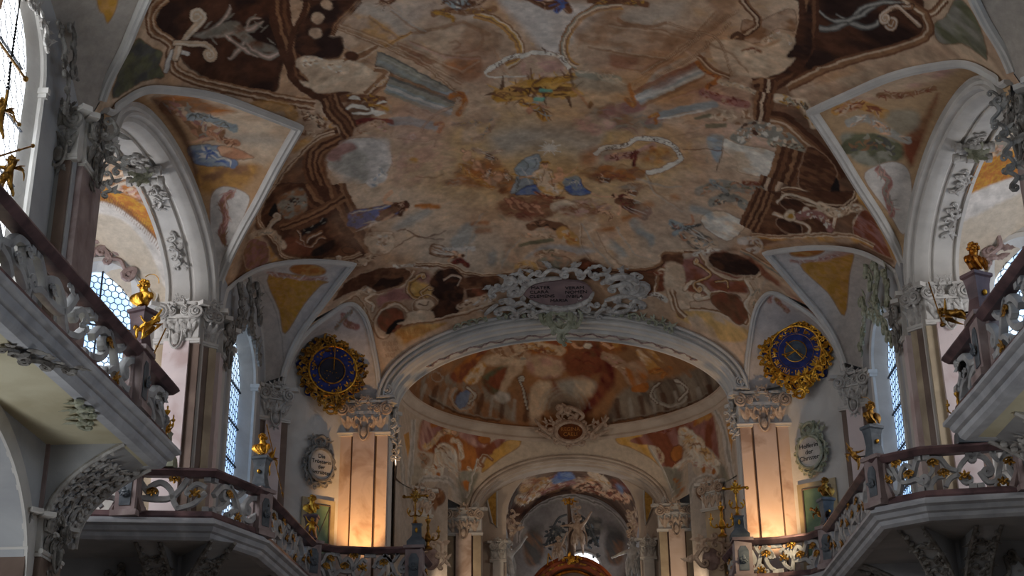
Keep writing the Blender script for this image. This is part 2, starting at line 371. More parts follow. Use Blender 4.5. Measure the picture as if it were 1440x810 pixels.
# under the chancel arch the vault ends on the arch; corner cells between G2 far arm and G3 are cut by LIM already
KEEP=VA<=LIM[:,None]+.03
def cross(G,arm,y):
    ap=min(range(len(G)),key=lambda i:G[i][0]); g=G[:ap+1] if arm==0 else G[ap:]
    for k in range(len(g)-1):
        (a0,y0),(a1,y1)=g[k],g[k+1]
        if min(y0,y1)<=y<=max(y0,y1) and abs(y1-y0)>1e-6: return a0+(a1-a0)*(y-y0)/(y1-y0)
for i,y in enumerate(ys):   # sliver of vault between the window cell and the clock cell
    if y>35.86:
        lo=cross(GD[3],0,y); hi=cross(GD[2],1,y)
        if lo and hi: KEEP[i]|=(VA[i]>=lo-.03)&(VA[i]<=hi+.03)
class Srf:
    """painted plaster surface: grid of world points plus a pigment value per point"""
    def __init__(s,X,Y,Z,base,keep=None):
        s.X,s.Y,s.Z=X,Y,Z; s.sh=X.shape; s.c=np.ones(X.shape+(3,))*s2l(base); s.keep=keep
        P=np.stack([X,Y,Z],-1); q=P-np.array([0,0,CZ]); c0=q@R_*0
        cx=q[...,0]*R_[0]+q[...,1]*D_[0]+q[...,2]*U_[0]; cy=q[...,0]*R_[1]+q[...,1]*D_[1]+q[...,2]*U_[1]; cz=q[...,0]*R_[2]+q[...,1]*D_[2]+q[...,2]*U_[2]
        s.px=720+F*cx/-cz; s.py=405-F*cy/-cz
        s.bx=s.px.copy(); s.by=s.py.copy()
    def build(s,name,label=None):
        nv,nu=s.sh; V=np.stack([s.X,s.Y,s.Z],-1).reshape(-1,3)
        I=np.arange(nv*nu).reshape(nv,nu); q=np.stack([I[:-1,:-1],I[:-1,1:],I[1:,1:],I[1:,:-1]],-1)
        if s.keep is not None:
            k=s.keep[:-1,:-1]&s.keep[:-1,1:]&s.keep[1:,1:]&s.keep[1:,:-1]; q=q[k]
        q=q.reshape(-1,4); used=np.unique(q); mp=-np.ones(nv*nu,int); mp[used]=np.arange(len(used)); q=mp[q]; V=V[used]
        me=bpy.data.meshes.new(name); me.vertices.add(len(V)); me.vertices.foreach_set('co',V.ravel().astype(np.float32))
        me.loops.add(q.size); me.loops.foreach_set('vertex_index',q.ravel().astype(np.int32))
        me.polygons.add(len(q)); me.polygons.foreach_set('loop_start',np.arange(0,q.size,4,dtype=np.int32)); me.polygons.foreach_set('loop_total',np.full(len(q),4,np.int32))
        me.update(); me.validate()
        col=np.ones((len(V),4),np.float32); col[:,:3]=np.clip(s.c.reshape(-1,3)[used],0.004,.9)
        at=me.color_attributes.new('pigment','FLOAT_COLOR','POINT'); at.data.foreach_set('color',col.ravel())
        me.materials.append(FRESCO); me.polygons.foreach_set('use_smooth',[True]*len(me.polygons))
        o=bpy.data.objects.new(name,me); COL.objects.link(o); struct(o); return o
vault=Srf(VX,VY,VZ,(196,172,138),KEEP)
# severies (lunette cells): ruled between groin and wall arch
def arch_pts(cy,a,z0,b,n,ex=2.0):
    return [(cy-a*math.cos(PI*i/(n-1)),z0+b*max(0,math.sin(PI*i/(n-1)))**(2/ex)) for i in range(n)]
def severy(s,G,wall,nu=150,nv=260,bulge=.25):
    g=dense(G,8); n=len(g)
    gp=np.array([[XC+s*a,y,float(Sz(a,y))+.01] for a,y in g]); w=np.array(wall)
    def res(P,k):
        d=np.r_[0,np.cumsum(np.linalg.norm(np.diff(P,axis=0),axis=1))]; t=np.linspace(0,d[-1],k); return np.stack([np.interp(t,d,P[:,i]) for i in range(3)],-1)
    ap=min(range(n),key=lambda i:g[i][0]); h=nv//2
    if 0<ap<n-1: gp=np.concatenate([res(gp[:ap+1],h),res(gp[ap:],nv-h+1)[1:]])
    else: gp=res(gp,nv)
    w=res(w,nv); t=np.linspace(0,1,nu)[None,:,None]
    P=gp[:,None]*(1-t)+w[:,None]*t; P[...,2]+=bulge*np.sin(PI*t[...,0])*np.sin(PI*np.linspace(0,1,nv))[:,None]
    return P[...,0],P[...,1],P[...,2]
A1=dict(cy=27.1,a=4.15,z0=14.3,b=2.15)
A2=dict(cy=34.1,a=2.45,z0=14.25,b=1.75)
sev={}
for s in (-1,1):
    wa=[[XC+s*8.32,y,z] for y,z in arch_pts(A1['cy'],A1['a'],A1['z0'],A1['b'],60,2.3)]
    sev[(s,1)]=Srf(*severy(s,G1,wa,170,420,.15),(178,140,100))
    wa=[[XC+s*8.2,y,z] for y,z in arch_pts(A2['cy'],A2['a'],A2['z0'],A2['b'],60)]
    sev[(s,2)]=Srf(*severy(s,G2,wa,130,220,.1),(196,188,180))
    # clock cell: arch on the diagonal wall
    wa=[]
    for i in range(40):
        t=i/39; wa.append([XC+s*(7.65-1.5*t-(.0)),36.75+1.35*t,14.15+1.55*math.sin(PI*t)**.8])
    wa[-1]=[XC+s*5.25,38.0,14.15]
    sev[(s,3)]=Srf(*severy(s,G3,wa,70,180,.05),(186,178,172))
    wa=[[XC+s*8.55,17.5+4.9*(i/39)**.9,14.3+1.9*math.cos(PI/2*(i/39))**.8] for i in range(40)]
    sev[(s,0)]=Srf(*severy(s,G0,wa,90,150,.1),(176,166,156))
# plain rest of the vault towards and behind the viewer
mb=MB(); yy=[-3+20.6*i/40 for i in range(41)]
for i in range(40):
    for j in range(40):
        u0,u1=-1+2*j/40,-1+2*(j+1)/40
        q=[(XC+8.5*math.sin(u*PI/2),y,14.2+3.7*math.cos(u*PI/2)) for y,u in ((yy[i],u0),(yy[i],u1),(yy[i+1],u1),(yy[i+1],u0))]
        mb.add(q,[(0,1,2,3)])
struct(mb.build('ceiling',M['cream']))
# white ribs along the groins
def rib(s,G,w=.11,d=.1,dz=-.02,mt='stucco'):
    mb=MB(); P=[vpt(s,a,y,dz) for a,y in dense(G,8)]
    n=len(P); V=[];A=[];B=[]
    for i in range(n):
        t=(P[min(i+1,n-1)]-P[max(i-1,0)]).normalized(); dn=Vector((0,0,-1)); b=t.cross(dn).normalized(); a=b.cross(t).normalized()
        if a.z>0: a=-a
        A.append(a);B.append(b)
    mb.sweep([(-.02,-w),(d*.45,-w),(d,-w*.45),(d*.8,0),(d,w*.45),(d*.45,w),(-.02,w)],P,A,B)
    return mb
nt=1
for s in (-1,1):
    for G,w in ((G0,.1),(G1,.12),(G2,.1),(G3,.08)):
        struct(rib(s,G,w,w*.8).build('trim_%d'%nt,M['stucco'])); nt+=1
# ---- archivolts: sweep along an elliptic arch lying in a plane y-z (nave side) or x-z (chancel)
def arch_sweep(O,e,n,a,b,prof,N=64,ex=2.,t0=0,t1=1):
    """profile (radial outwards, along n)"""
    O=Vector(O); e=Vector(e); n=Vector(n); P=[];A=[];B=[]
    for i in range(N+1):
        t=PI*(t0+(t1-t0)*i/N); c,sn=-math.cos(t),math.sin(t)
        P.append(O+e*a*c+Vector((0,0,1))*b*(max(sn,0)**(2/ex))); A.append((e*b*c+Vector((0,0,1))*a*sn).normalized()); B.append(n)
    mb=MB(); mb.sweep(prof,P,A,B); return mb
def mold(steps,w0=0.,base=0.): return steps
for s in (-1,1):
    O=(XC+s*8.3,A1['cy'],A1['z0'])
    # stepped archivolt between nave and side chapel, with deep soffit
    prof=[(0,-.14),(-.06,-.18),(-.1,-.1),(-.16,-.1),(-.2,-.16),(-.26,-.14),(-.3,-.02),(-.38,0),(-.44,.12),(-.46,.2),(-.46,.3),(-.42,.34),(-.42,.4),(-.48,.42),(-.48,.82),(-.42,.84),(-.42,.9),(-.5,.92),(-.5,1.0),(0,1.0)]
    struct(arch_sweep(O,(0,1,0),(s,0,0),A1['a'],A1['b'],prof,80,2.3).build('trim_%d'%nt,M['stucco'])); nt+=1
    # wall arch over window bay
    O=(XC+s*8.18,A2['cy'],A2['z0'])
    prof=[(.12,-.06),(.02,-.1),(-.08,-.04),(-.12,.05),(-.3,.05),(-.34,.3),(.12,.3)]
    struct(arch_sweep(O,(0,1,0),(s,0,0),A2['a'],A2['b'],prof,48).build('trim_%d'%nt,M['stucco'])); nt+=1
# chancel arch (elliptic), mouldings on the face then a stuccoed soffit
prof=[(0,.0),(0.05,-.04),(0.05,-.14),(0,-.18),(-.05,-.14),(-.05,-.06),(-.1,-.06),(-.12,-.14),(-.17,-.14),(-.18,-.02),(-.24,-.02),(-.26,-.1),(-.31,-.08),(-.31,.08),(-.37,.12),(-.37,.3),(-.33,.32),(-.33,.4),(-.43,.44),(-.43,.5),(-.39,.52),(-.39,.96),(-.44,.98),(-.44,1.06),(-.36,1.1),(-.36,1.16),(0,1.16)]
ca=arch_sweep((XC,38.0,14.2),(1,0,0),(0,1,0),5.17,2.47,prof,110)
struct(ca.build('trim_%d'%nt,M['stucco'])); nt+=1
prof=[(0,0),(0.04,-.04),(0.04,-.12),(-.01,-.15),(-.05,-.12),(-.05,-.05),(-.1,-.05),(-.11,-.12),(-.16,-.12),(-.17,0),(-.24,.02),(-.26,.14),(-.22,.16),(-.22,.22),(-.31,.25),(-.31,.9),(0,.9)]
struct(arch_sweep((XC+.1,51.1,14.15),(1,0,0),(0,1,0),3.6,2.0,prof,80).build('trim_%d'%nt,M['stucco_warm'])); nt+=1
# gilt-tinted wall ring above the chancel: cornice of the chancel dome
RC=(XC+.08,45.2); RR=5.62; RZ=16.75
mb=MB(); P=[];A=[];B=[]
for i in range(129):
    t=2*PI*i/128; P.append(Vector((RC[0]+RR*math.cos(t),RC[1]+RR*math.sin(t),RZ))); A.append(Vector((-math.cos(t),-math.sin(t),0))); B.append(Vector((0,0,1)))
mb.sweep([(-.1,-.12),(.02,-.12),(.06,-.02),(.03,.06),(.14,.12),(.2,.22),(.3,.26),(.3,.34),(.18,.4),(-.1,.42)],P,A,B)
struct(mb.build('trim_%d'%nt,M['stucco_warm'])); nt+=1
# chancel dome
n1,n2=330,560; ph=np.linspace(0,2*PI,n2)[None,:]; el=np.linspace(0.03,PI/2,n1)[:,None]
dome=Srf(RC[0]+5.5*np.cos(ph)*np.cos(el),RC[1]+5.5*np.sin(ph)*np.cos(el),17.05+2.9*np.sin(el)+0*ph,(150,104,70))
# pendentives: ring -> outer curve of the altar arch / wall
def pendentive(s,nu=230,nv=150):
    T=np.linspace(0,1,nu); top=[];bot=[]
    for t in T:
        a=(1-t)*1.55+t*0.0 # angle from +y axis towards the side
        top.append((RC[0]+s*5.6*math.sin(a),RC[1]+5.6*math.cos(a),RZ-.1))
        if t<.42:
            k=t/.42; a2=1.55-(1.55-.86)*k; bot.append((RC[0]+s*5.62*math.sin(a2),RC[1]+5.62*math.cos(a2)+.2*k,13.9+.25*k))
        else:
            k=(t-.42)/.58; th=PI/2*k; bot.append((RC[0]+s*3.62*math.cos(th),51.12,14.15+2.0*math.sin(th)))
    top=np.array(top);bot=np.array(bot); bot[:,0]=bot[:,0]
    # smooth the jump of the lower line
    for _ in range(8): bot[1:-1]=(bot[:-2]+bot[1:-1]*2+bot[2:])/4
    k=np.linspace(0,1,nv)[:,None,None]; P=top[None]*(1-k)+bot[None]*k
    return P[...,0],P[...,1],P[...,2]
pend={s:Srf(*pendentive(s),(196,176,156)) for s in (-1,1)}
# chancel side walls (cylindrical) below
for s in (-1,1):
    a=np.linspace(1.9,.84,160)[None,:]; z=np.linspace(0,15.2,300)[:,None]
    sev[(s,'ch')]=Srf(RC[0]+s*5.7*np.sin(a)+0*z,RC[1]+5.7*np.cos(a)+0*z,z+0*a,(190,178,168))
# apse: inner wall with narrower arch, painted barrel, back wall
AX=XC+.2
th=np.linspace(0,PI,300)[None,:]; yv=np.linspace(52.0,57.6,130)[:,None]
apse=Srf(AX-2.5*np.cos(th)+0*yv,yv+0*th,14.0+(2.3+.1*(yv-52)/5.6)*np.sin(th),(120,92,74))
def apse_face():
    out=[(-4.6,0),(4.6,0),(4.6,17.2),(-4.6,17.2)]
    hole=[(-2.45,.0001)]+[(-2.45*math.cos(PI*i/40),14.0+2.28*math.sin(PI*i/40)) for i in range(41)]+[(2.45,.0001)]
    return [(-4.6,0),(-2.45,0)]+hole[1:-1]+[(2.45,0),(4.6,0),(4.6,17.2),(-4.6,17.2)]
mb=MB(); mb.plate((AX,52.0,0),(1,0,0),(0,0,1),(0,1,0),apse_face(),[],.12); struct(mb.build('wall_apse_front',M['stucco_warm'],smooth=False))
for s in (-1,1):
    mb=MB(); mb.box(*sorted((AX+s*2.5,AX+s*2.8)),52.1,57.8,0,14.2); struct(mb.build('wall_apse_'+SIDE[s],M['stucco_grey'],smooth=False))
xx=np.linspace(-2.6,2.6,300)[None,:]; zz=np.linspace(10,16.45,360)[:,None]
# oval east window opening right of axis
aback=Srf(AX+xx+0*zz,57.6+0*xx+0*zz,zz+0*xx,(176,170,166))
ow=((AX+xx-(.25+XC+.3))/.72)**2+((zz-13.35)/.62)**2
aback.keep=(ow>1)
# chancel arch spandrel wall: behind the vault end, closes z above arch up to dome ring
def spandrel():
    o=[(-6.4,13.4),(-5.17,13.4),(-5.17,14.2)]+[(-4.85*math.cos(PI*i/60),14.2+2.2*math.sin(PI*i/60)) for i in range(61)]+[(5.17,14.2),(5.17,13.4),(6.4,13.4),(6.4,19),(-6.4,19)]
    return o
mb=MB(); mb.plate((XC,38.95,0),(1,0,0),(0,0,1),(0,1,0),spandrel(),[],.15); struct(mb.build('wall_chancel',M['stucco_grey'],smooth=False))
# ---- floor
mb=MB(); mb.box(-16,16,-6,60,-.2,0); struct(mb.build('floor',M['floor'],smooth=False))
# ---- nave walls
def win_hole(c,hw,z0,zs,rise,n=16):
    return [(c-hw,z0)]+[(c-hw*math.cos(PI*i/n),zs+rise*math.sin(PI*i/n)) for i in range(n+1)]+[(c+hw,z0)]
WINS=[]
def window(k,O,u,n,c,hw,z0,zs,rise,depth,glass,hexs=.17,reveal='stucco',framew=.14,bars=True):
    """window in wall plane with origin O, horizontal u, outward normal n (away from room)"""
    O,u,n=Vector(O),Vector(u),Vector(n); Z=Vector((0,0,1))
    root=bpy.data.objects.new('window_%d'%k,None); COL.objects.link(root); root.location=O+u*c+n*depth+Z*z0; struct(root)
    hole=win_hole(c,hw,z0,zs,rise)
    # splayed reveal
    mb=MB(); m=len(hole); sp=.86
    outer=[O+u*p[0]+Z*p[1] for p in hole]; inner=[O+u*(c+(p[0]-c)*sp)+Z*(z0+(p[1]-z0)*.97+.02)+n*depth for p in hole]
    mb.add(outer+inner,[(i,i+1,m+i+1,m+i) for i in range(m-1)]+[(m-1,0,m,2*m-1)])
    mb.build('reveal',M[reveal],root,smooth=False)
    # moulded surround on room side
    mb=MB(); P=[O+u*p[0]+Z*p[1] for p in hole]; A=[];B=[]
    for i in range(m):
        t=(P[min(i+1,m-1)]-P[max(i-1,0)]).normalized(); A.append(t.cross(n).normalized()*(-1 if (t.cross(n)).dot(P[i]-(O+u*c+Z*zs*.5+Z*z0*.5))<0 else 1)); B.append(-n)
    mb.sweep([(-.01,-.02),(-.01,.05),(framew*.4,.09),(framew*.6,.05),(framew,.06),(framew,-.02)],P,A,B); mb.build('surround',M[reveal],root)
    mb=MB()
    for sg in (-1,1): mb.obox(O+u*(c+sg*(hw+framew*.3))+Z*zs-n*.04,u,Z,n,framew*.8,.05,.12); mb.obox(O+u*(c+sg*(hw+framew*.3))+Z*(zs-.09)-n*.03,u,Z,n,framew*.6,.04,.1)
    mb.build('impost',M[reveal],root,smooth=False)
    # glass
    cen=lambda p: (c+(p[0]-c)*sp, z0+(p[1]-z0)*.97+.02)
    gp=[cen(p) for p in hole]; mb=MB(); mb.plate(O+n*(depth+.0),u,Z,n,gp,[],.02); mb.build('pane',M[glass],root,smooth=False)
    # leading: hexagons clipped to the opening + iron bars
    def inside(x,z):
        if abs(x-c)>hw*sp or z<z0+.02: return False
        return z<zs*.97+z0*.03 or ((x-c)/(hw*sp))**2+((z-(z0+(zs-z0)*.97))/(rise*.97))**2<1
    mb=MB(); h=hexs; dx=h*math.sqrt(3); q=O+n*(depth-.015); b=.009 if hexs<.15 else .004
    i=0; z=z0
    while z<zs+rise:
        x=c-hw-(dx/2 if i%2 else 0)
        while x<c+hw+dx:
            for (x0,za,x1,zb) in ((x,z,x+dx/2,z+h/2),(x+dx/2,z+h/2,x+dx,z),(x,z,x,z-h)):
                if inside(x0,za) and inside(x1,zb):
                    d=Vector((x1-x0,zb-za)).normalized(); px,pz=-d.y*b,d.x*b
                    V=[q+u*(x0+px)+Z*(za+pz),q+u*(x0-px)+Z*(za-pz),q+u*(x1-px)+Z*(zb-pz),q+u*(x1+px)+Z*(zb+pz)]
                    mb.add(V+[w-n*.012 for w in V],[(0,1,2,3),(4,7,6,5),(0,3,7,4),(1,5,6,2)])
            x+=dx
        z+=h*1.5; i+=1
    mb.build('leading',M['lead'],root,smooth=False)
    mb=MB()
    mb.obox(O+n*(depth-.04)+u*c+Z*((z0+zs+rise)/2),u,Z,n,.02 if hexs<.15 else .01,(zs+rise-z0)/2,.02)
    z=z0+.9
    while z<zs+rise*.5: mb.obox(O+n*(depth-.04)+u*c+Z*z,u,Z,n,hw*sp*(1 if z<zs else .8),.018 if hexs<.15 else .008,.02); z+=1.0
    mb.build('bar',M['lead'],root,smooth=False)
    return root
kw=1
for s in (-1,1):
    N=(s,0,0)
    # bay before the side chapel, with the big near window, and bays behind the viewer
    holes=[win_hole(18.62,1.72,9.1,13.9,1.5),win_hole(11.5,1.72,9.1,13.9,1.35),win_hole(4.5,1.72,9.1,13.9,1.35)]
    mb=MB(); mb.plate((XC+s*8.55,0,0),(0,1,0),(0,0,1),N,[(-3,8.3),(22.3,8.3),(22.3,17.5),(-3,17.5)],holes,.12)
    struct(mb.build('wall_'+SIDE[s],M['stucco_grey'],smooth=False))
    for c in (18.62,11.5,4.5):
        window(kw,(XC+s*8.55,0,0),(0,1,0),N,c,1.72,9.1,13.9,1.5 if c>18 else 1.35,.15,'glass_bright' if s<0 else 'glass',.15,'stucco',framew=.07); kw+=1
    # wall of the window bay beyond the chapel
    hole=win_hole(33.95,1.38,9.6,13.75,1.1)
    mb=MB(); mb.plate((XC+s*8.12,0,0),(0,1,0),(0,0,1),N,[(31.3,8.3),(36.9,8.3),(36.9,17.3),(31.3,17.3)],[hole],.12)
    struct(mb.build('wall_'+SIDE[s],M['stucco_grey'],smooth=False))
    window(kw,(XC+s*8.12,0,0),(0,1,0),N,33.95,1.38,9.6,13.75,1.1,.34,'glass',.11,'stucco'); kw+=1
    # diagonal wall with the clock
    p0=W(s,7.75,36.7,0); p1=W(s,6.15,38.05,0); u=(p1-p0).normalized(); L=(p1-p0).length; nn=Vector((s*u.y*s*s,0,0)) ; nn=Vector((u.y,-u.x,0)); 
    if nn.x*s<0: nn=-nn
    mb=MB(); mb.plate(p0,u,(0,0,1),nn,[(0,0),(L,0),(L,16.6),(0,16.6)],[],.2); struct(mb.build('wall_'+SIDE[s],M['stucco'],smooth=False))
    # side chapel: back wall, diagonal window wall, near wall
    mb=MB(); mb.box(*sorted((XC+s*12.6,XC+s*12.8)),22,29.4,0,18); struct(mb.build('wall_'+SIDE[s],M['stucco_grey'],smooth=False))
    mb=MB(); mb.box(*sorted((XC+s*8.9,XC+s*12.8)),22.0,22.3,0,18); struct(mb.build('wall_'+SIDE[s],M['stucco_grey'],smooth=False))
    q0=W(s,9.5,31.25,0); q1=W(s,12.7,29.3,0); u=(q1-q0).normalized(); L=(q1-q0).length; nn=Vector((u.y,-u.x,0)); 
    if nn.y<0: nn=-nn
    hole=win_hole(1.42,.95,9.9,14.3,1.0)
    mb=MB(); mb.plate(q0,u,(0,0,1),nn,[(0,0),(L,0),(L,18),(0,18)],[hole],.15); struct(mb.build('wall_'+SIDE[s],M['stucco'],smooth=False))
    window(kw,q0,u,nn,1.42,.95,9.9,14.3,1.0,.35,'glass',.1,'stucco',framew=.22); kw+=1
    DIAG=(q0,u,nn) if s<0 else DIAG
    if s<0: DIAGL=(q0,u,nn)
    else: DIAGR=(q0,u,nn)
    # chapel vault (painted), barrel across
    th=np.linspace(0,PI,260)[None,:]; aa=np.linspace(9.2,12.7,150)[:,None]
    sev[(s,'cv')]=Srf(XC+s*aa+0*th,27.0-4.3*np.cos(th)+0*aa,14.0+(1.95+.25*(aa-9.2))*np.sin(th)**.9,(196,186,176))
    # lower arcade under the gallery
    ah=[(15.3,0),(15.3,5.9)]+[(18.3-3*math.cos(PI*i/24),5.9+2.1*math.sin(PI*i/24)) for i in range(25)]+[(21.3,0)]
    out=[(-3,0),(15.3,0)]+ah[2:-1]+[(21.3,0),(22.6,0),(22.6,8.3),(-3,8.3)]
    mb=MB(); mb.plate((XC+s*8.2,0,0),(0,1,0),(0,0,1),N,out,[],.5); struct(mb.build('wall_'+SIDE[s],M['stucco_grey'],smooth=False))
    struct(arch_sweep((XC+s*8.2,18.3,5.9),(0,1,0),(s,0,0),3.0,2.1,[(0,-.05),(.3,-.05),(.34,0),(.3,.02),(0,.02)],30).build('trim_%d'%nt,M['stucco'])); nt+=1
    mb=MB(); mb.box(*sorted((XC+s*9.9,XC+s*10.1)),-3,22,0,8.3); struct(mb.build('wall_'+SIDE[s],M['stucco_grey'],smooth=False))
    # wall of side chapel front below the gallery (faces the nave west) with arch openings
    out=[(6.7,0),(6.9,0),(6.9,6.0)]
    mb=MB(); mb.plate((XC+s*8.05,0,0),(0,1,0),(0,0,1),N,[(30.3,0),(31.2,0),(31.2,5.6)]+[(33.6-2.4*math.cos(PI*i/20),5.6+1.9*math.sin(PI*i/20)) for i in range(21)]+[(36.0,0),(37.6,0),(37.6,8.4),(30.3,8.4)],[],.4)
    struct(mb.build('wall_'+SIDE[s],M['stucco_grey'],smooth=False))
    mb=MB(); mb.plate(W(s,8.0,30.1,0),(s,0,0),(0,0,1),(0,1,0),[(0,0),(1.5,0),(1.5,5.4)]+[(3.1-1.6*math.cos(PI*i/20),5.4+2.1*math.sin(PI*i/20)) for i in range(21)]+[(4.7,0),(4.9,0),(4.9,8.4),(0,8.4)],[],.5)
    struct(mb.build('wall_'+SIDE[s],M['stucco_grey'],smooth=False))
    mb=MB(); mb.box(*sorted((XC+s*9.3,XC+s*9.5)),31,38,0,8.4); struct(mb.build('wall_'+SIDE[s],M['stucco_grey'],smooth=False))
    # outer wall closing the gallery level behind bay walls
    # chancel side: short wall between nave diagonal and ring
    mb=MB(); mb.box(*sorted((XC+s*5.1,XC+s*6.3)),38.2,40.2,0,17); struct(mb.build('wall_'+SIDE[s],M['stucco'],smooth=False))
for s in (-1,1):
    mb=MB(); mb.box(*sorted((XC+s*5.45,XC+s*5.7)),39.0,44.2,0,17.1); struct(mb.build('wall_'+SIDE[s],M['stucco_warm'],smooth=False))
# altar arch wall beside the arch
out=[(-5.4,0),(-3.55,0),(-3.55,14.15)]+[(-3.35*math.cos(PI*i/50),14.15+1.75*math.sin(PI*i/50)) for i in range(51)]+[(3.55,14.15),(3.55,0),(5.4,0),(5.4,16.9),(-5.4,16.9)]
mb=MB(); mb.plate((XC+.1,51.35,0),(1,0,0),(0,0,1),(0,1,0),out,[],.4); struct(mb.build('wall_apse',M['stucco_warm'],smooth=False))
# ================================================================ PILASTERS
def volute(mb,fr,x,y,r,sg,w=.05,depth=.0):
    pts=[]; 
    for i in range(30):
        t=i/29; rr=r*(1-.85*t); a=PI/2+sg*t*2.1*2*PI; pts.append(fr(x+rr*math.cos(a),y+rr*math.sin(a),depth+.04*t))
    mb.tube(pts,[w*(1-.5*i/29) for i in range(30)],5); mb.ball(fr(x,y,depth+.05),r*.22,6,4)
def capital(parent,fr,w,h,mt='relief',seed=0,depth=.3,festoon=True):
    """Composite capital on one pilaster face: fr origin = centre bottom, u across, v up, n out"""
    hw=w/2; blk=MB(); blk.obox(fr(0,h*.5,-depth/2+.02),fr.u,fr.v,fr.n,hw*.93,h*.5,depth/2)
    blk.obox(fr(0,h*.96,-depth/2+.1),fr.u,fr.v,fr.n,hw*1.0,h*.04,depth/2+.02)
    for sg in (-1,1): blk.obox(fr(sg*hw*1.02,h*.92,.08),(fr.u*sg+fr.n*.8).normalized(),fr.v,(fr.n*sg-fr.u*.8).normalized(),.17,h*.055,.1)
    blk.tube([fr(-hw*1.04,0,.05),fr(hw*1.04,0,.05)],.045,8); blk.obox(fr(0,-.05,.0),fr.u,fr.v,fr.n,hw*1.02,.03,.06)
    blk.obox(fr(0,h*.62,.05),fr.u,fr.v,fr.n,hw*.8,h*.05,.04)
    core=blk.build('capital',M['stucco'],parent,smooth=False)
    mb=MB(); vr=min(.2,h*.2)
    for sg in (-1,1):
        volute(mb,fr,sg*(hw-.1),h*.72,vr,sg,.05,.12); volute(mb,fr,sg*(hw-.1-vr*1.5),h*.74,vr*.62,-sg,.035,.1)
    nl=max(2,int(w/.28))
    for i in range(nl):
        x=-hw*.8+1.6*hw*(i+.5)/nl
        for j in range(3): leaf(mb,fr,x,h*.04+.06*j,PI/2+(.0,.35,-.35)[j],h*(.5-.08*j),.13,.35,4,(0,.5,-.5)[j])
        mb.ball(fr(x,h*.48,.16),.04,6,4)
    r=random.Random(seed)
    # central rocaille and pendant
    rocaille(mb,Fr(fr(0,0,.12),fr.u,fr.v,fr.n),[(-.16,h*.72),(-.1,h*1.02),(0,h*1.12),(.1,h*1.02),(.16,h*.72)],.16,seed)
    if festoon:
        path=scroll2([(-.14,h*.2),(-.12,-.1),(0,-.24),(.12,-.1),(.14,h*.2)],.05,-.05,4,1.2,8); mb.tube(fr.p(path,.14),.03,5)
        mb.ball(fr(0,0,.13),(.1,.05,.15),8,6)
        for a in (-2.2,-1.57,-.9): leaf(mb,fr,0,-.12,a,.24,.1,.2,3,0)
    mb.build('capital_leaf',M[mt],core)
    return core
def shaft(parent,fr,strips,z0,z1,name='shaft'):
    """strips: (x0,x1,out,material) flat vertical bands standing proud of the pier"""
    for x0,x1,d,mt in strips:
        mb=MB(); mb.obox(fr((x0+x1)/2,(z0+z1)/2,d/2-.25),fr.u,fr.v,fr.n,(x1-x0)/2,(z1-z0)/2,d/2+.25); mb.build(name,M[mt],parent,smooth=False)
ZT,ZB=14.15,13.22
desc={-1:'on the left',1:'on the right'}
def pilaster(label,O,u,n,strips,capw,mt='relief',seed=0,z0=0,zb=ZB,zt=ZT,**k):
    fr=Fr(Vector((O[0],O[1],0)),u,(0,0,1),n)
    t=thing('marble_pilaster',label,'pilaster',(O[0],O[1],z0))
    shaft(t,fr,strips,z0,zb,'shaft'); capital(t,Fr(fr(0,zb,0.05),u,(0,0,1),n),capw,zt-zb,mt,seed,**k)
    return t
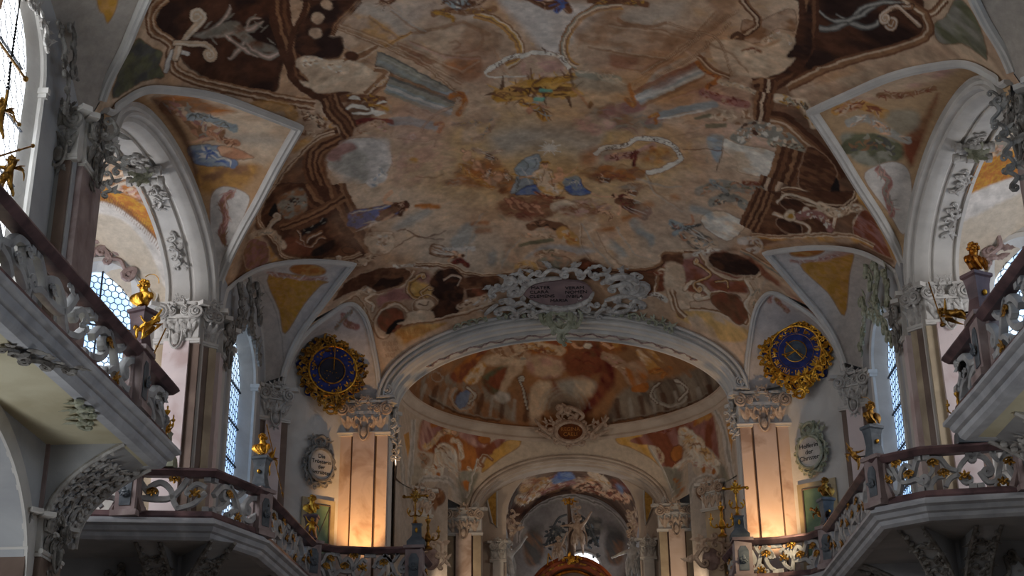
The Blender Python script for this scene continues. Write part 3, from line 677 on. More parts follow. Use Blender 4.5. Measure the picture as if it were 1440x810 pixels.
for s in (-1,1):
    sd=SIDE[s]; X=lambda a:XC+s*a; us_=Vector((1,0,0))
    # near pier (west of the chapel): dimness painted in with darker strips and capitals
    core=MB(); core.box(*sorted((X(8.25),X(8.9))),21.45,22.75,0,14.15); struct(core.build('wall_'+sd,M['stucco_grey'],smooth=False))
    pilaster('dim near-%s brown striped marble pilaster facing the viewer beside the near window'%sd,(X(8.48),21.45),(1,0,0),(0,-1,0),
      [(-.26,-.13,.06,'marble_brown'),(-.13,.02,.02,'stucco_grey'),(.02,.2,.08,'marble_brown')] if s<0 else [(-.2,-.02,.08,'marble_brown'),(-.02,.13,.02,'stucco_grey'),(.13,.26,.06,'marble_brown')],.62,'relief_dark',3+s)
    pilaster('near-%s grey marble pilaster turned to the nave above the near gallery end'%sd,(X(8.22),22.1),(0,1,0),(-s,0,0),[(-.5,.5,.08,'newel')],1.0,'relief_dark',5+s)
    # pier beyond the chapel: wide pink face and stepped strips
    core=MB(); core.box(*sorted((X(8.25),X(9.4))),30.5,31.9,0,14.2); struct(core.build('wall_'+sd,M['stucco'],smooth=False))
    pilaster('tall pale pink marble pilaster facing the viewer between side chapel and %s window bay'%sd,(X(8.82),30.45),(1,0,0),(0,-1,0),
      [(-.52,-.3,.02,'marble_ochre'),(-.3,.3,.12,'marble_pink'),(.3,.52,.04,'marble_brown')],1.05,'relief',7+s)
    c=1/math.sqrt(2); dg=Vector((-s*c,-c,0))
    pilaster('narrow ochre and brown striped marble pilaster on the corner toward the %s window bay'%sd,(X(8.2),30.75),(Vector((0,0,1)).cross(dg)*-1),dg,
      [(-.2,.0,.08,'marble_ochre' if s<0 else 'marble_brown'),(0,.17,.06,'marble_brown' if s<0 else 'marble_ochre')],.42,'relief',9+s,festoon=False)
    pilaster('flat pink marble pilaster on the nave wall beside the %s tall window'%sd,(X(8.08),31.7),(0,1,0),(-s,0,0),
      [(-.45,-.1,.06,'marble_pink'),(-.1,.3,.02,'stucco')],.7,'relief_dark',11+s)
    # pilaster between window bay and clock wall
    dg=Vector((-s*.55,-.83,0)).normalized()
    pilaster('pink marble pilaster between the %s tall window and the clock wall'%sd,(X(7.82),36.55),(Vector((0,0,1)).cross(dg)*-1),dg,
      [(-.42,-.2,.02,'marble_brown'),(-.2,.25,.1,'marble_pink'),(.25,.42,.02,'marble_brown')],.9,'relief',13+s)
    # chancel arch pier
    core=MB(); core.box(*sorted((X(4.95),X(6.2))),38.1,39.1,0,14.0); struct(core.build('wall_'+sd,M['stucco'],smooth=False))
    pilaster('broad warm-lit marble pilaster carrying the %s foot of the great chancel arch'%sd,(X(5.55),38.05),(1,0,0),(0,-1,0),
      [(-.66,-.36,.05,'marble_warm'),(-.3,.3,.14,'marble_warm'),(.36,.66,.05,'marble_warm'),(-.36,-.3,.0,'marble_brown'),(.3,.36,.0,'marble_brown')],1.45,'relief_warm',15+s)
    pilaster('slim grey pilaster on the inner return of the %s chancel arch pier'%sd,(X(4.93),38.6),(0,1,0),(-s,0,0),[(-.4,.4,.06,'stucco')],.7,'relief',17+s,festoon=False)
    # altar arch pier
    core=MB(); core.box(*sorted((XC+.1+s*3.2,XC+.1+s*4.5)),50.7,51.6,0,14.0); struct(core.build('wall_'+sd,M['stucco_warm'],smooth=False))
    pilaster('marble pilaster carrying the %s foot of the inner altar arch'%sd,(XC+.1+s*3.82,50.65),(1,0,0),(0,-1,0),
      [(-.62,-.34,.05,'marble_ochre'),(-.28,.28,.14,'marble_warm'),(.34,.62,.05,'marble_ochre'),(-.34,-.28,0,'marble_brown'),(.28,.34,0,'marble_brown')],1.35,'relief_warm',19+s)
    # pilaster in chancel corner between
    dg=Vector((-s*.6,-.8,0)); pilaster('small grey stucco pilaster in the %s chancel corner behind the gilded cross'%sd,(XC+s*5.0,47.6),(Vector((0,0,1)).cross(dg)*-1),dg,[(-.3,.3,.08,'marble_ochre')],.9,'relief_warm',21+s,festoon=False)
    # apse pilasters
    pilaster('small pale pilaster on the %s flank of the apse behind a white angel'%sd,(AX+s*2.75,51.95),(1,0,0),(0,-1,0),[(-.2,.2,.08,'stucco')],.6,'relief',23+s,zb=12.5,zt=13.2,festoon=False)
# ================================================================ FRESCO PAINTING (pigments on the plaster)
K=dict(cr=(218,194,166),be=(202,174,146),be2=(184,152,126),oc=(196,146,84),oc2=(210,170,110),oj=(178,112,58),rb=(138,80,56),db=(86,54,38),vd=(52,34,28),bk=(34,28,28),
 wh=(222,214,200),gr=(172,166,156),gd=(146,140,128),gb=(150,158,158),bl=(84,104,160),bl2=(124,138,164),bl3=(156,164,170),sk=(222,174,138),sk2=(190,136,104),gn=(106,104,80),gn2=(150,146,130),
 go=(190,140,60),pk=(194,152,138),pk2=(160,112,104),wi=(112,50,44),br=(118,80,56),br2=(148,108,78),dg=(90,88,84),st=(206,198,190),ye=(206,160,86))
VF=dict(A=(360,130,5.064),B=(560,180,3.6),C=(900,130,5.064),D=(350,260,5.064),E=(900,270,3.95),F=(400,0,4.),G=(780,0,4.),H=(570,455,3.13),I=(560,580,5.785),J=(840,570,5.4),K=(690,630,4.5),L=(470,370,5.4),
 N=(0,0,3.),O=(960,0,3.),Q=(290,360,3.115),R=(1040,330,3.5225),S=(100,120,2.7),P=(0,0,1.))
def vnoise(x,y,seed):
    r=np.random.RandomState(seed); T=r.rand(64,64); xi=np.floor(x).astype(int); yi=np.floor(y).astype(int); fx=x-xi; fy=y-yi
    fx=fx*fx*(3-2*fx); fy=fy*fy*(3-2*fy); a=T[xi%64,yi%64]; b=T[(xi+1)%64,yi%64]; c=T[xi%64,(yi+1)%64]; d=T[(xi+1)%64,(yi+1)%64]
    return (a*(1-fx)+b*fx)*(1-fy)+(c*(1-fx)+d*fx)*fy
def fbm(x,y,seed,o=4):
    s=0;a=.5
    for i in range(o): s=s+a*vnoise(x*2**i+17.3*i,y*2**i+5.1*i,seed+i); a*=.5
    return s/(1-.5**o)
def prep(S):
    # surface coordinates in metres for brush noise
    S.u=S.X*1.0+S.Z*.6; S.v=S.Y*1.0+S.Z*.35
    S.n1=fbm(S.u*1.6,S.v*1.6,3); S.n2=fbm(S.u*1.6+40,S.v*1.6+9,8); S.n3=fbm(S.u*5,S.v*5,12)
    S.px=S.bx+(S.n1-.5)*4.5+(fbm(S.u*6+3,S.v*6,21)-.5)*4.5; S.py=S.by+(S.n2-.5)*3.5+(fbm(S.u*6+9,S.v*6+2,25)-.5)*4
def conv(v,pts):
    ox,oy,k=VF[v]
    if isinstance(pts,str): pts=[tuple(float(c) for c in p.split(',')) for p in pts.split()]
    return [(ox+p[0]/k,oy+p[1]/k) for p in pts]
def sub(S,x0,y0,x1,y1,exact):
    X=S.bx if exact else S.px; Y=S.by if exact else S.py
    m=(X>=x0)&(X<=x1)&(Y>=y0)&(Y<=y1); 
    if S.keep is not None: m&=S.keep
    ii=np.nonzero(m); return ii,X[ii],Y[ii]
def segd(x,y,a,b):
    dx,dy=b[0]-a[0],b[1]-a[1]; L=dx*dx+dy*dy+1e-9; t=np.clip(((x-a[0])*dx+(y-a[1])*dy)/L,0,1); return np.hypot(x-a[0]-t*dx,y-a[1]-t*dy),t
def colr(c): return s2l(K[c] if isinstance(c,str) else c)
def blend(S,ii,al,c,tex=.0,c2=None,ts=3.,seed=5):
    col=colr(c)[None,:]
    if c2 is not None:
        n=fbm(S.u[ii]*ts,S.v[ii]*ts,seed,3); n=np.clip((n-.38)/.24,0,1)[:,None]; col=col*(1-n)+colr(c2)[None,:]*n
    if tex: col=col*(1+tex*(S.n3[ii]-.5)*2)[:,None]
    S.c[ii]=S.c[ii]*(1-al[:,None])+col*al[:,None]
def fill(S,v,c,pts,soft=1.2,a=1.,sm=True,tex=.25,c2=None,ts=3.,exact=False,edge=None,seed=5):
    P=conv(v,pts)
    if sm: P=[(p.x,p.y) for p in catmull([(x,y,0) for x,y in P],4,True)]
    xs=[p[0] for p in P]; ys_=[p[1] for p in P]; m=soft+2
    ii,x,y=sub(S,min(xs)-m,min(ys_)-m,max(xs)+m,max(ys_)+m,exact)
    if len(x)==0: return
    ins=np.zeros(len(x),bool); d=np.full(len(x),1e9); n=len(P)
    for i in range(n):
        (x0,y0),(x1,y1)=P[i],P[(i+1)%n]
        c1=((y0>y)!=(y1>y)); 
        if y1!=y0: ins^=c1&(x<(x1-x0)*(y-y0)/(y1-y0)+x0)
        d=np.minimum(d,segd(x,y,P[i],P[(i+1)%n])[0])
    sd=np.where(ins,d,-d); al=np.clip(.5+sd/(2*max(soft,.3)),0,1)*a
    blend(S,ii,al,c,tex,c2,ts,seed)
    if edge: 
        al=np.clip(1.4-d/.9,0,1)*.5; blend(S,ii,al,edge)
def stroke(S,v,c,pts,w,a=1.,soft=.8,sm=True,tex=.15,taper=False,c2=None,exact=False,edge=None,off=0):
    P=conv(v,pts)
    if sm and len(P)>2: P=[(p.x,p.y) for p in catmull([(x,y,0) for x,y in P],5)]
    w=w/2; xs=[p[0] for p in P]; ys_=[p[1] for p in P]; m=w+soft+2+abs(off)
    ii,x,y=sub(S,min(xs)-m,min(ys_)-m,max(xs)+m,max(ys_)+m,exact)
    if len(x)==0: return
    best=np.full(len(x),1e9); tt=np.zeros(len(x)); n=len(P)-1; sg=np.zeros(len(x))
    for i in range(n):
        d,t=segd(x,y,P[i],P[i+1]); k=d<best; best[k]=d[k]; tt[k]=(i+t[k])/n
        s_=np.sign((P[i+1][0]-P[i][0])*(y-P[i][1])-(P[i+1][1]-P[i][1])*(x-P[i][0])); sg[k]=s_[k]
    dd=np.abs(best*sg-off) if off else best
    if off: dd=np.where((tt<=1e-6)|(tt>=1-1e-6),99,dd)
    ww=w*np.clip(4*tt*(1-tt),.15,1)**.7 if taper else w
    al=np.clip(.5+(ww-dd)/(2*soft),0,1)*a; blend(S,ii,al,c,tex,c2)
    if edge: al=np.clip(1.2-np.abs(dd-ww)/.8,0,1)*.7; blend(S,ii,al,edge)
def mould(S,v,pts,w,cols,a=1.,exact=False,sm=True):
    if S is vault: cols=[{'vd':'db','be2':'br2','wh':'cr'}.get(c,c) for c in cols]
    """parallel bands, like a painted cornice"""
    n=len(cols); w=w/max(1,VF[v][2]*.72)
    for i,c in enumerate(cols): stroke(S,v,c,pts,w/n+.6,a,.5,sm,.15,False,None,exact,None,(i-(n-1)/2)*w/n+1e-6)
def ell(S,v,c,cx,cy,rx,ry,ang=0,n=14,**k):
    ca,sa=math.cos(math.radians(ang)),math.sin(math.radians(ang))
    pts=[(cx+rx*math.cos(2*PI*i/n)*ca-ry*math.sin(2*PI*i/n)*sa,cy+rx*math.cos(2*PI*i/n)*sa+ry*math.sin(2*PI*i/n)*ca) for i in range(n)]
    fill(S,v,c,pts,**k)
def drape(S,v,pts,w,cols,seed=0,n=26,L=14):
    """fabric / body masses: many short curved strokes of light and dark along a path (w in crop px)"""
    r=random.Random(seed); P=conv(v,pts); k=VF[v][2]; w=w/k; L=L/k*2; m=len(P)-1
    base=cols[0]; stroke(S,'P',base,P,w,1,1.2,True,.3)
    for i in range(n):
        t=r.random()*m; j=min(int(t),m-1); f=t-j; x=P[j][0]*(1-f)+P[j+1][0]*f; y=P[j][1]*(1-f)+P[j+1][1]*f
        dx,dy=P[j+1][0]-P[j][0],P[j+1][1]-P[j][1]; a=math.atan2(dy,dx)+r.uniform(-.7,.7); o=r.uniform(-.5,.5)*w; x-=o*math.sin(a);y+=o*math.cos(a)
        l=L*r.uniform(.5,1.2); b=r.uniform(-.8,.8)
        q=[(x-math.cos(a-b)*l*.5,y-math.sin(a-b)*l*.5),(x,y),(x+math.cos(a+b)*l*.5,y+math.sin(a+b)*l*.5)]
        stroke(S,'P',cols[1+r.randrange(len(cols)-1)],q,max(1.3,w*r.uniform(.13,.28)),.85,.55,True,.2,True)
def person(S,v,x,y,L,ang,robe,dark,seed=0,skin='sk',wide=.34,hair='db'):
    """small painted figure: head at the start, robe widening away along ang (degrees, crop px)"""
    r=random.Random(seed); a=math.radians(ang); k=VF[v][2]
    def at(t,o): return (x+math.cos(a)*t*L-math.sin(a)*o*L, y+math.sin(a)*t*L+math.cos(a)*o*L)
    body=[at(.12,-.07),at(.22,-wide*.5),at(.55,-wide*.45),at(.95,-wide*.6),at(1.0,0),at(.92,wide*.55),at(.5,wide*.5),at(.22,wide*.42),at(.12,.06)]
    fill(S,v,robe,body,soft=1,tex=.35,c2=dark,ts=6,edge=dark,seed=seed+3)
    for i in range(7):
        o=r.uniform(-.4,.4)*wide; o2=o*1.5+r.uniform(-.05,.05); stroke(S,v,dark if i%2 else 'wh',[at(.25,o),at(.55,o*1.3+r.uniform(-.05,.05)),at(.93,o2)],max(.9,L*.035/k),.65,.6,taper=True)
    s=1 if r.random()<.5 else -1
    stroke(S,v,skin,[at(.24,s*wide*.4),at(.34,s*wide*.75),at(.25+r.uniform(-.2,.2),s*wide*1.15)],max(1.2,L*.06/k),.95,.6)
    stroke(S,v,skin,[at(.24,-s*wide*.3),at(.42,-s*wide*.5),at(.5,0)],max(1.2,L*.055/k),.9,.6)
    ell(S,v,skin,*at(.04,0),L*.065,L*.075,ang,soft=.8); p=at(-.015,.02); ell(S,v,hair,*p,L*.045,L*.06,ang,soft=.8)
def cloud(S,v,cx,cy,rx,ry,cols,seed=0,n=24):
    r=random.Random(seed); ell(S,v,cols[0],cx,cy,rx*.95,ry*.9,0,soft=4,a=.75,c2=cols[-1],ts=4)
    for i in range(n):
        a=r.uniform(0,2*PI); q=math.sqrt(r.random())*.85; c=cols[r.randrange(len(cols))]
        ell(S,v,c,cx+math.cos(a)*q*rx,cy+math.sin(a)*q*ry,rx*r.uniform(.14,.34),ry*r.uniform(.2,.42),r.uniform(-30,30),soft=1.5,a=r.uniform(.45,.9))
    for i in range(n):
        a=r.uniform(0,2*PI); q=math.sqrt(r.random())*.9; x=cx+math.cos(a)*q*rx; y=cy+math.sin(a)*q*ry; l=rx*r.uniform(.1,.25)
        stroke(S,v,cols[r.randrange(len(cols))],[(x-l,y),(x,y-l*r.uniform(.1,.6)),(x+l,y+l*r.uniform(-.2,.4))],1.6,.7,.7,taper=True)
def scrollw(S,v,pts,w,lt='st',dk='db',curl0=0,curl1=0):
    P=scroll2(conv('P',[p for p in conv(v,pts)]),curl0,curl1,5,1.5,18)
    stroke(S,'P',dk,P,w+2.4,.9,.8,False); stroke(S,'P',lt,P,w,1,.6,False,.2); stroke(S,'P','wh',P,w*.3,.6,.6,False,off=w*.2)
GL={'A':['0,1 .5,0 1,1','.2,.6 .8,.6'],'B':['0,0 0,1','0,0 .8,.1 .8,.4 0,.5','.8,.6 .9,.9 0,1'],'C':['1,.1 .3,0 0,.5 .3,1 1,.9'],'D':['0,0 0,1','0,0 .9,.2 .9,.8 0,1'],'E':['1,0 0,0 0,1 1,1','0,.5 .7,.5'],'G':['1,.1 .3,0 0,.5 .3,1 1,.9 1,.5 .6,.5'],
 'I':['.5,0 .5,1'],'L':['0,0 0,1 .9,1'],'M':['0,1 0,0 .5,.7 1,0 1,1'],'N':['0,1 0,0 1,1 1,0'],'O':['.5,0 0,.3 0,.7 .5,1 1,.7 1,.3 .5,0'],'P':['0,1 0,0','0,0 .9,.1 .9,.5 0,.55'],'R':['0,1 0,0 .9,.1 .9,.45 0,.5 1,1'],'S':['1,.1 .3,0 .1,.3 .9,.65 .7,1 0,.9'],
 'T':['0,0 1,0','.5,0 .5,1'],'U':['0,0 .1,.9 .9,.9 1,0'],'V':['0,0 .5,1 1,0'],'X':['0,0 1,1','1,0 0,1'],' ':[]}
def lettering(S,txt,x,y,w,h,ang=0,c='db',lw=1.,bend=0.):
    n=len(txt); a0=math.radians(ang)
    for i,ch in enumerate(txt):
        t=(i+.5)/n-.5; a=a0+bend*t*2; cx=x+math.cos(a0)*w*t-math.sin(a0)*bend*w*t*t; cy=y+math.sin(a0)*w*t+math.cos(a0)*bend*w*t*t
        for st in GL.get(ch,['.5,0 .5,1']):
            q=[]
            for p in st.split():
                u,v_=[float(k) for k in p.split(',')]; u=(u-.5)*w/n*.7; v_=(v_-.5)*h; q.append((cx+u*math.cos(a)-v_*math.sin(a),cy+u*math.sin(a)+v_*math.cos(a)))
            stroke(S,'P',c,q,lw,.9,.45,False,0,exact=True)
for S in [vault,dome,apse,aback]+list(sev.values())+list(pend.values()): prep(S)
# ---------------------------------------------------------------- nave vault
S=vault
S.c[:]=s2l((198,168,140)); 
n=np.clip((S.n1-.35)/.3,0,1)[...,None]; S.c=S.c*(1-n*.6)+s2l(K['be2'])*n*.6
n=np.clip((fbm(S.u*.8,S.v*.8,31)-.45)/.2,0,1)[...,None]; S.c=S.c*(1-n*.5)+s2l((214,186,160))*n*.5
n=np.clip((fbm(S.u*.6+9,S.v*.6,37)-.52)/.2,0,1)[...,None]; S.c=S.c*(1-n*.55)+s2l((190,140,96))*n*.55
_r=random.Random(99)
for i in range(420):
    x=_r.uniform(420,1180); y=_r.uniform(0,400); a=math.atan2(y-230,x-780)+PI/2*(1 if _r.random()<.6 else 0)+_r.uniform(-.3,.3); l=_r.uniform(6,24)
    stroke(S,'P',_r.choice(['be','be2','oc2','br2','cr','pk','gr','gn2','oc']),[(x-l*math.cos(a),y-l*math.sin(a)*.6),(x,y+_r.uniform(-2,2)),(x+l*math.cos(a),y+l*math.sin(a)*.6)],_r.uniform(3,9),_r.uniform(.12,.34),2.5,True,.3,True)
for i in range(1500):
    x=_r.uniform(400,1200); y=_r.uniform(0,410); a=math.atan2(y-230,x-780)+PI/2*(1 if _r.random()<.5 else 0)+_r.uniform(-.5,.5); l=_r.uniform(3,11)
    stroke(S,'P',_r.choice(['be','be2','oc2','br2','cr','pk','gr','gn2','br','be2','cr']),[(x-l*math.cos(a),y-l*math.sin(a)*.6),(x+_r.uniform(-2,2),y+_r.uniform(-2,2)),(x+l*math.cos(a),y+l*math.sin(a)*.6)],_r.uniform(1.5,4),_r.uniform(.15,.45),1.,True,.2,True)
for i in range(60):   # painted drifting smoke, ruins and ledges
    x=_r.uniform(480,1120); y=_r.uniform(20,380); l=_r.uniform(14,46); a=math.atan2(y-230,x-780)
    stroke(S,'P',_r.choice(['br2','oj','rb','gd','br']),[(x-l*math.cos(a),y-l*math.sin(a)),(x+l*math.cos(a),y+l*math.sin(a))],_r.uniform(1.,2.2),.35,.8,False,.2,True)
# glowing sky around the Madonna, cooler veil above her
fill(S,'P','oc2','640,170 760,150 900,170 960,230 880,290 700,290 590,260 600,200',soft=26,a=.55)
fill(S,'P','cr','520,230 640,300 800,350 980,300 1040,330 900,385 650,385 540,330 480,280',soft=20,a=.5)
fill(S,'P','gr','690,185 780,170 850,185 860,225 800,240 740,225 700,215',soft=12,a=.75)
fill(S,'P','st','745,0 790,0 850,10 800,60 790,75 770,78 745,50 700,0',soft=6,a=.85)
fill(S,'P','st','480,0 640,0 690,30 640,40 560,40 500,30',soft=10,a=.35)
fill(S,'P','gr','880,10 960,0 940,30 870,40',soft=8,a=.5)
# outer gilt-brown frame strips beside the groins
for pts in ('160,0 100,160 130,180 200,128 300,128 440,180 300,400 310,400 440,190 470,160 520,0',):
    pass
fill(S,'P','be2','150,0 240,0 200,60 215,110 250,125 420,165 440,180 425,190 330,150 240,135 195,135 160,165 130,150',soft=3,c2='be',ts=2)
fill(S,'P','be2','1310,0 1390,0 1440,110 1410,120 1370,85 1300,85 1225,112 1140,150 1090,160 1110,140 1220,95 1310,60',soft=3,c2='be',ts=2)
fill(S,'P','br','448,192 470,160 500,138 530,150 505,185 462,232 468,290 505,350 525,374 470,374 400,366 352,378 330,405 345,345 382,270 422,215',soft=3,a=.85,c2='db',ts=2)
fill(S,'P','br','1128,155 1100,118 1056,116 1060,150 1090,200 1100,250 1080,300 1050,338 1072,348 1150,340 1230,362 1258,366 1232,300 1180,215',soft=3,a=.85,c2='db',ts=2)
fill(S,'P','br','470,374 520,372 640,385 690,392 760,384 840,384 940,372 1050,340 1075,350 1050,400 960,420 900,400 700,400 640,440 560,470 540,440 490,395',soft=4,a=.7,c2='be2',ts=2)
fill(S,'N','gn','590,160 640,200 685,225 670,280 695,325 600,345 480,415 500,300 540,220',soft=1,c2='dg',ts=4,edge='br')
fill(S,'O','gn','1150,0 1200,20 1260,130 1290,250 1250,230 1180,185 1080,180 1060,110 1110,70',soft=1,c2='gd',ts=4,edge='br')
# dark corner fields with painted scrolls, both sides
for v,pts in (('N','670,60 720,-20 1130,-20 1140,60 1200,200 1180,320 1150,390 990,370 870,330 780,270 745,210 670,140 655,100'),('O','470,-20 960,-20 1010,60 1015,130 960,180 760,220 600,270 520,330 450,330 520,230 560,60')):
    fill(S,v,'db',pts,soft=1.5,c2='vd',ts=1.6,tex=.3,edge='bk')
mould(S,'N','700,-10 640,50 650,130 730,190 720,240 760,310 900,360 1100,400 1330,445',34,['br2','be','br','be2','be','br'])
mould(S,'O','920,-10 1000,50 1050,60 1110,0',26,['br','be2','cr','br'])
mould(S,'O','1020,60 1040,130 960,185 770,235 600,290 440,370',30,['br','be2','br2','be','br'])
scrollw(S,'N','790,230 730,220 700,300',6)
scrollw(S,'N','740,250 760,190 820,120 850,90',9,'be','vd',0,-9)
scrollw(S,'N','740,180 800,185 870,190 900,215',8,'be','vd',0,8)
for p,w in (('830,150 900,120 960,60 970,20',5),('880,160 1000,130 1070,120 1110,90',8),('1000,140 1060,200 1130,240 1190,210 1200,160',7),('980,100 1040,150 980,240 960,245',5),('940,130 990,180 1090,240',5),('1040,120 1060,80 1100,75',4)):
    stroke(S,'N','gd',p,w+1.5,.9,1,taper=True); stroke(S,'N','pk',p,w*.6,.8,.8,taper=True); stroke(S,'N','wh',p,w*.25,.6,.6,taper=True)
for p,w in (('820,150 900,140 990,110 1040,150',16),('990,130 1080,190 1180,215',12)): stroke(S,'N','gd',p,w,.8,1.5,taper=True,c2='br')
for i in range(14):
    x=860+i*24; y=120+40*math.sin(i*1.3); stroke(S,'N','gd',[(x,y),(x+20,y-18*(-1)**i),(x+34,y-30*(-1)**i)],2.5,.8,.6,taper=True)
for p,w in (('530,60 560,110 620,120 700,90 760,30',8),('650,60 720,100 800,110 860,40',7),('560,30 640,90 740,70 850,0 960,-10',6),('530,50 535,20 545,0',5),('720,60 790,20 930,10',6)):
    stroke(S,'O','dg',p,w+2,.9,1,taper=True); stroke(S,'O','gr',p,w*.6,.8,.8,taper=True)
scrollw(S,'O','960,30 880,40 840,70 860,110',7,'br2','vd',0,-8)
scrollw(S,'O','1000,110 940,60 900,30 840,60',6,'be2','vd',0,-7)
# painted main cornice of the illusionistic dome: left
mould(S,'P','392,-10 395,30 408,70 425,105 470,135',30,['vd','br','db','br2','db','vd'])
mould(S,'P','432,-10 430,20 412,60 420,105 440,126 470,131 510,118',14,['vd','be2','db','vd'])
fill(S,'F','db','90,0 310,0 440,0 270,180 260,210 330,215 320,310 250,330 90,310 60,200 150,30',soft=1.5,c2='vd',ts=3,edge='vd')
for cx,cy in ((240,30),(185,105),(175,185)): ell(S,'F','be',cx,cy,38,32,20,soft=1,c2='be2',ts=6,edge='vd')
mould(S,'F','430,0 300,130 265,200',26,['vd','be2','db','br2','vd'])
mould(S,'F','60,340 60,420 150,500 240,540 300,535',60,['br2','db','br','db','vd','db'])
fill(S,'F','cr','60,345 160,315 230,340 380,340 480,390 520,430 470,520 330,520 210,525 130,490 90,455 140,450',soft=1.2,c2='be',ts=3)
drape(S,'F','110,350 180,345 250,370 340,400',44,['cr','wh','be2','br2','wh'],3,22)
mould(S,'F','460,540 590,410 510,380',40,['be2','br2','be','br','be2'])
mould(S,'F','330,340 520,260 490,290 400,340',18,['be','br2','be2'])
fill(S,'F','db','340,300 380,285 415,310 400,340 350,335',soft=1)
# right
mould(S,'P','1136,-10 1136,40 1122,80 1096,108 1060,118',30,['vd','br','db','br2','db','vd'])
fill(S,'G','be2','1060,110 1150,120 1260,70 1340,60 1350,170 1250,160 1160,240 1080,240 1060,200',soft=1.2,c2='br2',ts=4,edge='db')
mould(S,'G','1040,-10 1120,80 1140,150 1070,200',30,['be2','db','be','br'])
stroke(S,'G','db','1000,210 1030,190 1060,210 1030,230',7,.9)
fill(S,'G','be','880,240 1040,230 1180,270 1270,230 1340,210 1350,260 1320,320 1360,330 1290,400 1200,440 1090,430 1000,400 900,340',soft=1.4,c2='cr',ts=3)
drape(S,'G','1180,240 1230,210 1300,210 1330,240',36,['be','cr','gn2','br2','wh'],5,16)
drape(S,'G','1060,290 1110,270 1160,295',14,['br2','wi','be2'],6,8)
fill(S,'G','vd','1360,170 1410,60 1440,0 1440,300 1330,420 1200,440 1300,390 1360,320 1300,325 1350,250',soft=1.2,c2='db',ts=3)
# curved pediments top centre
mould(S,'F','1060,80 1180,110 1280,190 1330,270 1320,330 1250,370',34,['be2','cr','ye','be2','oc'])
ell(S,'F','be2',960,200,240,110,12,soft=5,a=.6,c2='be'); stroke(S,'F','br2','1010,130 1090,160 1120,220 1080,280 960,300',4,.5); stroke(S,'F','br2','930,240 970,230 990,260 950,280',3,.5)
ell(S,'F','br2',1110,210,110,90,30,soft=4,a=.55)
drape(S,'F','840,80 920,60 1010,70 1100,60 1180,50',34,['br2','go','db','be2','br'],9,26)
drape(S,'F','860,70 940,100 950,120',24,['go','db','br2','oc'],10,12)
drape(S,'P','625,-5 645,8 660,2',14,['gb','db','wh','br'],12,10)
for cx in (545,670): drape(S,'P',[(cx-8,3),(cx,5),(cx+8,0)],8,['br','db','be2'],cx,8)
mould(S,'G','380,30 260,40 140,100 70,190 50,270 80,350 130,380',34,['oc','be2','cr','gn2','be2'])
fill(S,'G','br2','120,120 260,50 380,60 380,110 560,160 720,170 660,280 600,300 420,270 200,250 110,220',soft=3,a=.7,c2='be2')
mould(S,'G','350,110 420,140 540,150 640,130',12,['br2','be2','br2'],.7)
drape(S,'G','200,0 300,10 420,10 520,30',36,['br','db','go','gn','br2'],13,26)
drape(S,'P','742,-4 770,8 790,2 800,14',12,['br','bl','db','be2'],14,14)
drape(S,'G','30,0 50,30 10,60',30,['bl','db','br'],15,8)
# columns and entablatures, left
fill(S,'F','gn2','525,290 560,300 965,515 935,562 515,365',soft=1.,c2='gd',ts=4,edge='dg',sm=False); stroke(S,'F','gb','530,345 900,530',5,.5,1.5,False); stroke(S,'F','dg','545,295 960,512',2,.7,.6,False); stroke(S,'F','st','560,330 900,505',2,.35,1,False)
stroke(S,'F','bl3','880,530 960,530 940,555',7,.7)
fill(S,'F','gd','590,425 955,590 945,632 560,515',soft=1.,c2='gn2',ts=4,sm=False); mould(S,'F','575,468 950,610',80,['br2','dg','gd','gn2','gb','st','gb','gn2'],.75,sm=False)
drape(S,'F','510,480 550,470 580,420',16,['be2','oc','db','cr'],16,12)
fill(S,'F','oc','370,70 560,130 630,220 560,265 430,200 310,160 330,110',soft=4,a=.7,c2='be2')
fill(S,'F','gr','430,20 560,60 700,170 760,190 660,210 560,110 420,50',soft=6,a=.5)
mould(S,'F','300,160 560,265 800,380 960,510',12,['br2','be','br2'],.8)
mould(S,'F','560,265 720,180',10,['oc','br','oc'],.9); 
fill(S,'F','rb','640,240 760,290 870,340 790,365 700,330',soft=2,a=.75,c2='br2')
fill(S,'F','br2','890,350 1110,340 1080,440 980,440',soft=4,a=.8,c2='oj'); 
drape(S,'F','940,540 1000,530 1010,600 980,640',36,['oj','br2','be2','rb'],17,16)
fill(S,'F','be','1010,600 1090,570 1200,640 1190,680 1080,720 1120,790 1000,800 1010,700',soft=4,a=.8,c2='be2',ts=4)
drape(S,'F','950,700 1050,690 1170,680 1140,740 1060,780',24,['be2','br2','oc2','gd'],18,30)
stroke(S,'F','gb','600,690 700,680 800,700 850,715',11,.9,1.4); stroke(S,'F','gd','610,675 720,680',4,.6); drape(S,'F','850,700 890,700 870,740',24,['oj','oc','rb','be2'],19,10)
mould(S,'F','770,750 790,700 860,640 950,600',10,['br2','be','br2'],.6); ell(S,'F','pk',718,768,26,20,soft=1.5,a=.6); stroke(S,'F','wh','735,768 718,756 705,770 720,782 735,775',1.2,.7)
# figure group on the cornice (left, red cloak)
drape(S,'F','330,560 420,555 480,560 560,570',46,['br','db','go','br2','be2'],20,22)
drape(S,'F','390,690 470,670 560,680 610,690',26,['wi','rb','vd','wi'],21,16)
for p,w in (('340,620 400,600 470,615',6),('360,560 400,550 420,565',6),('380,640 440,640 520,630 580,640',4),('500,600 550,575 585,572',3),('480,610 520,640 570,630',5)): stroke(S,'F','wh',p,w,.95,.7,taper=True)
drape(S,'F','480,590 540,600 590,620',16,['go','oc','br'],22,8)
mould(S,'A','520,30 560,130 620,200 690,310',100,['db','br2','vd','br','db','be2','db'])
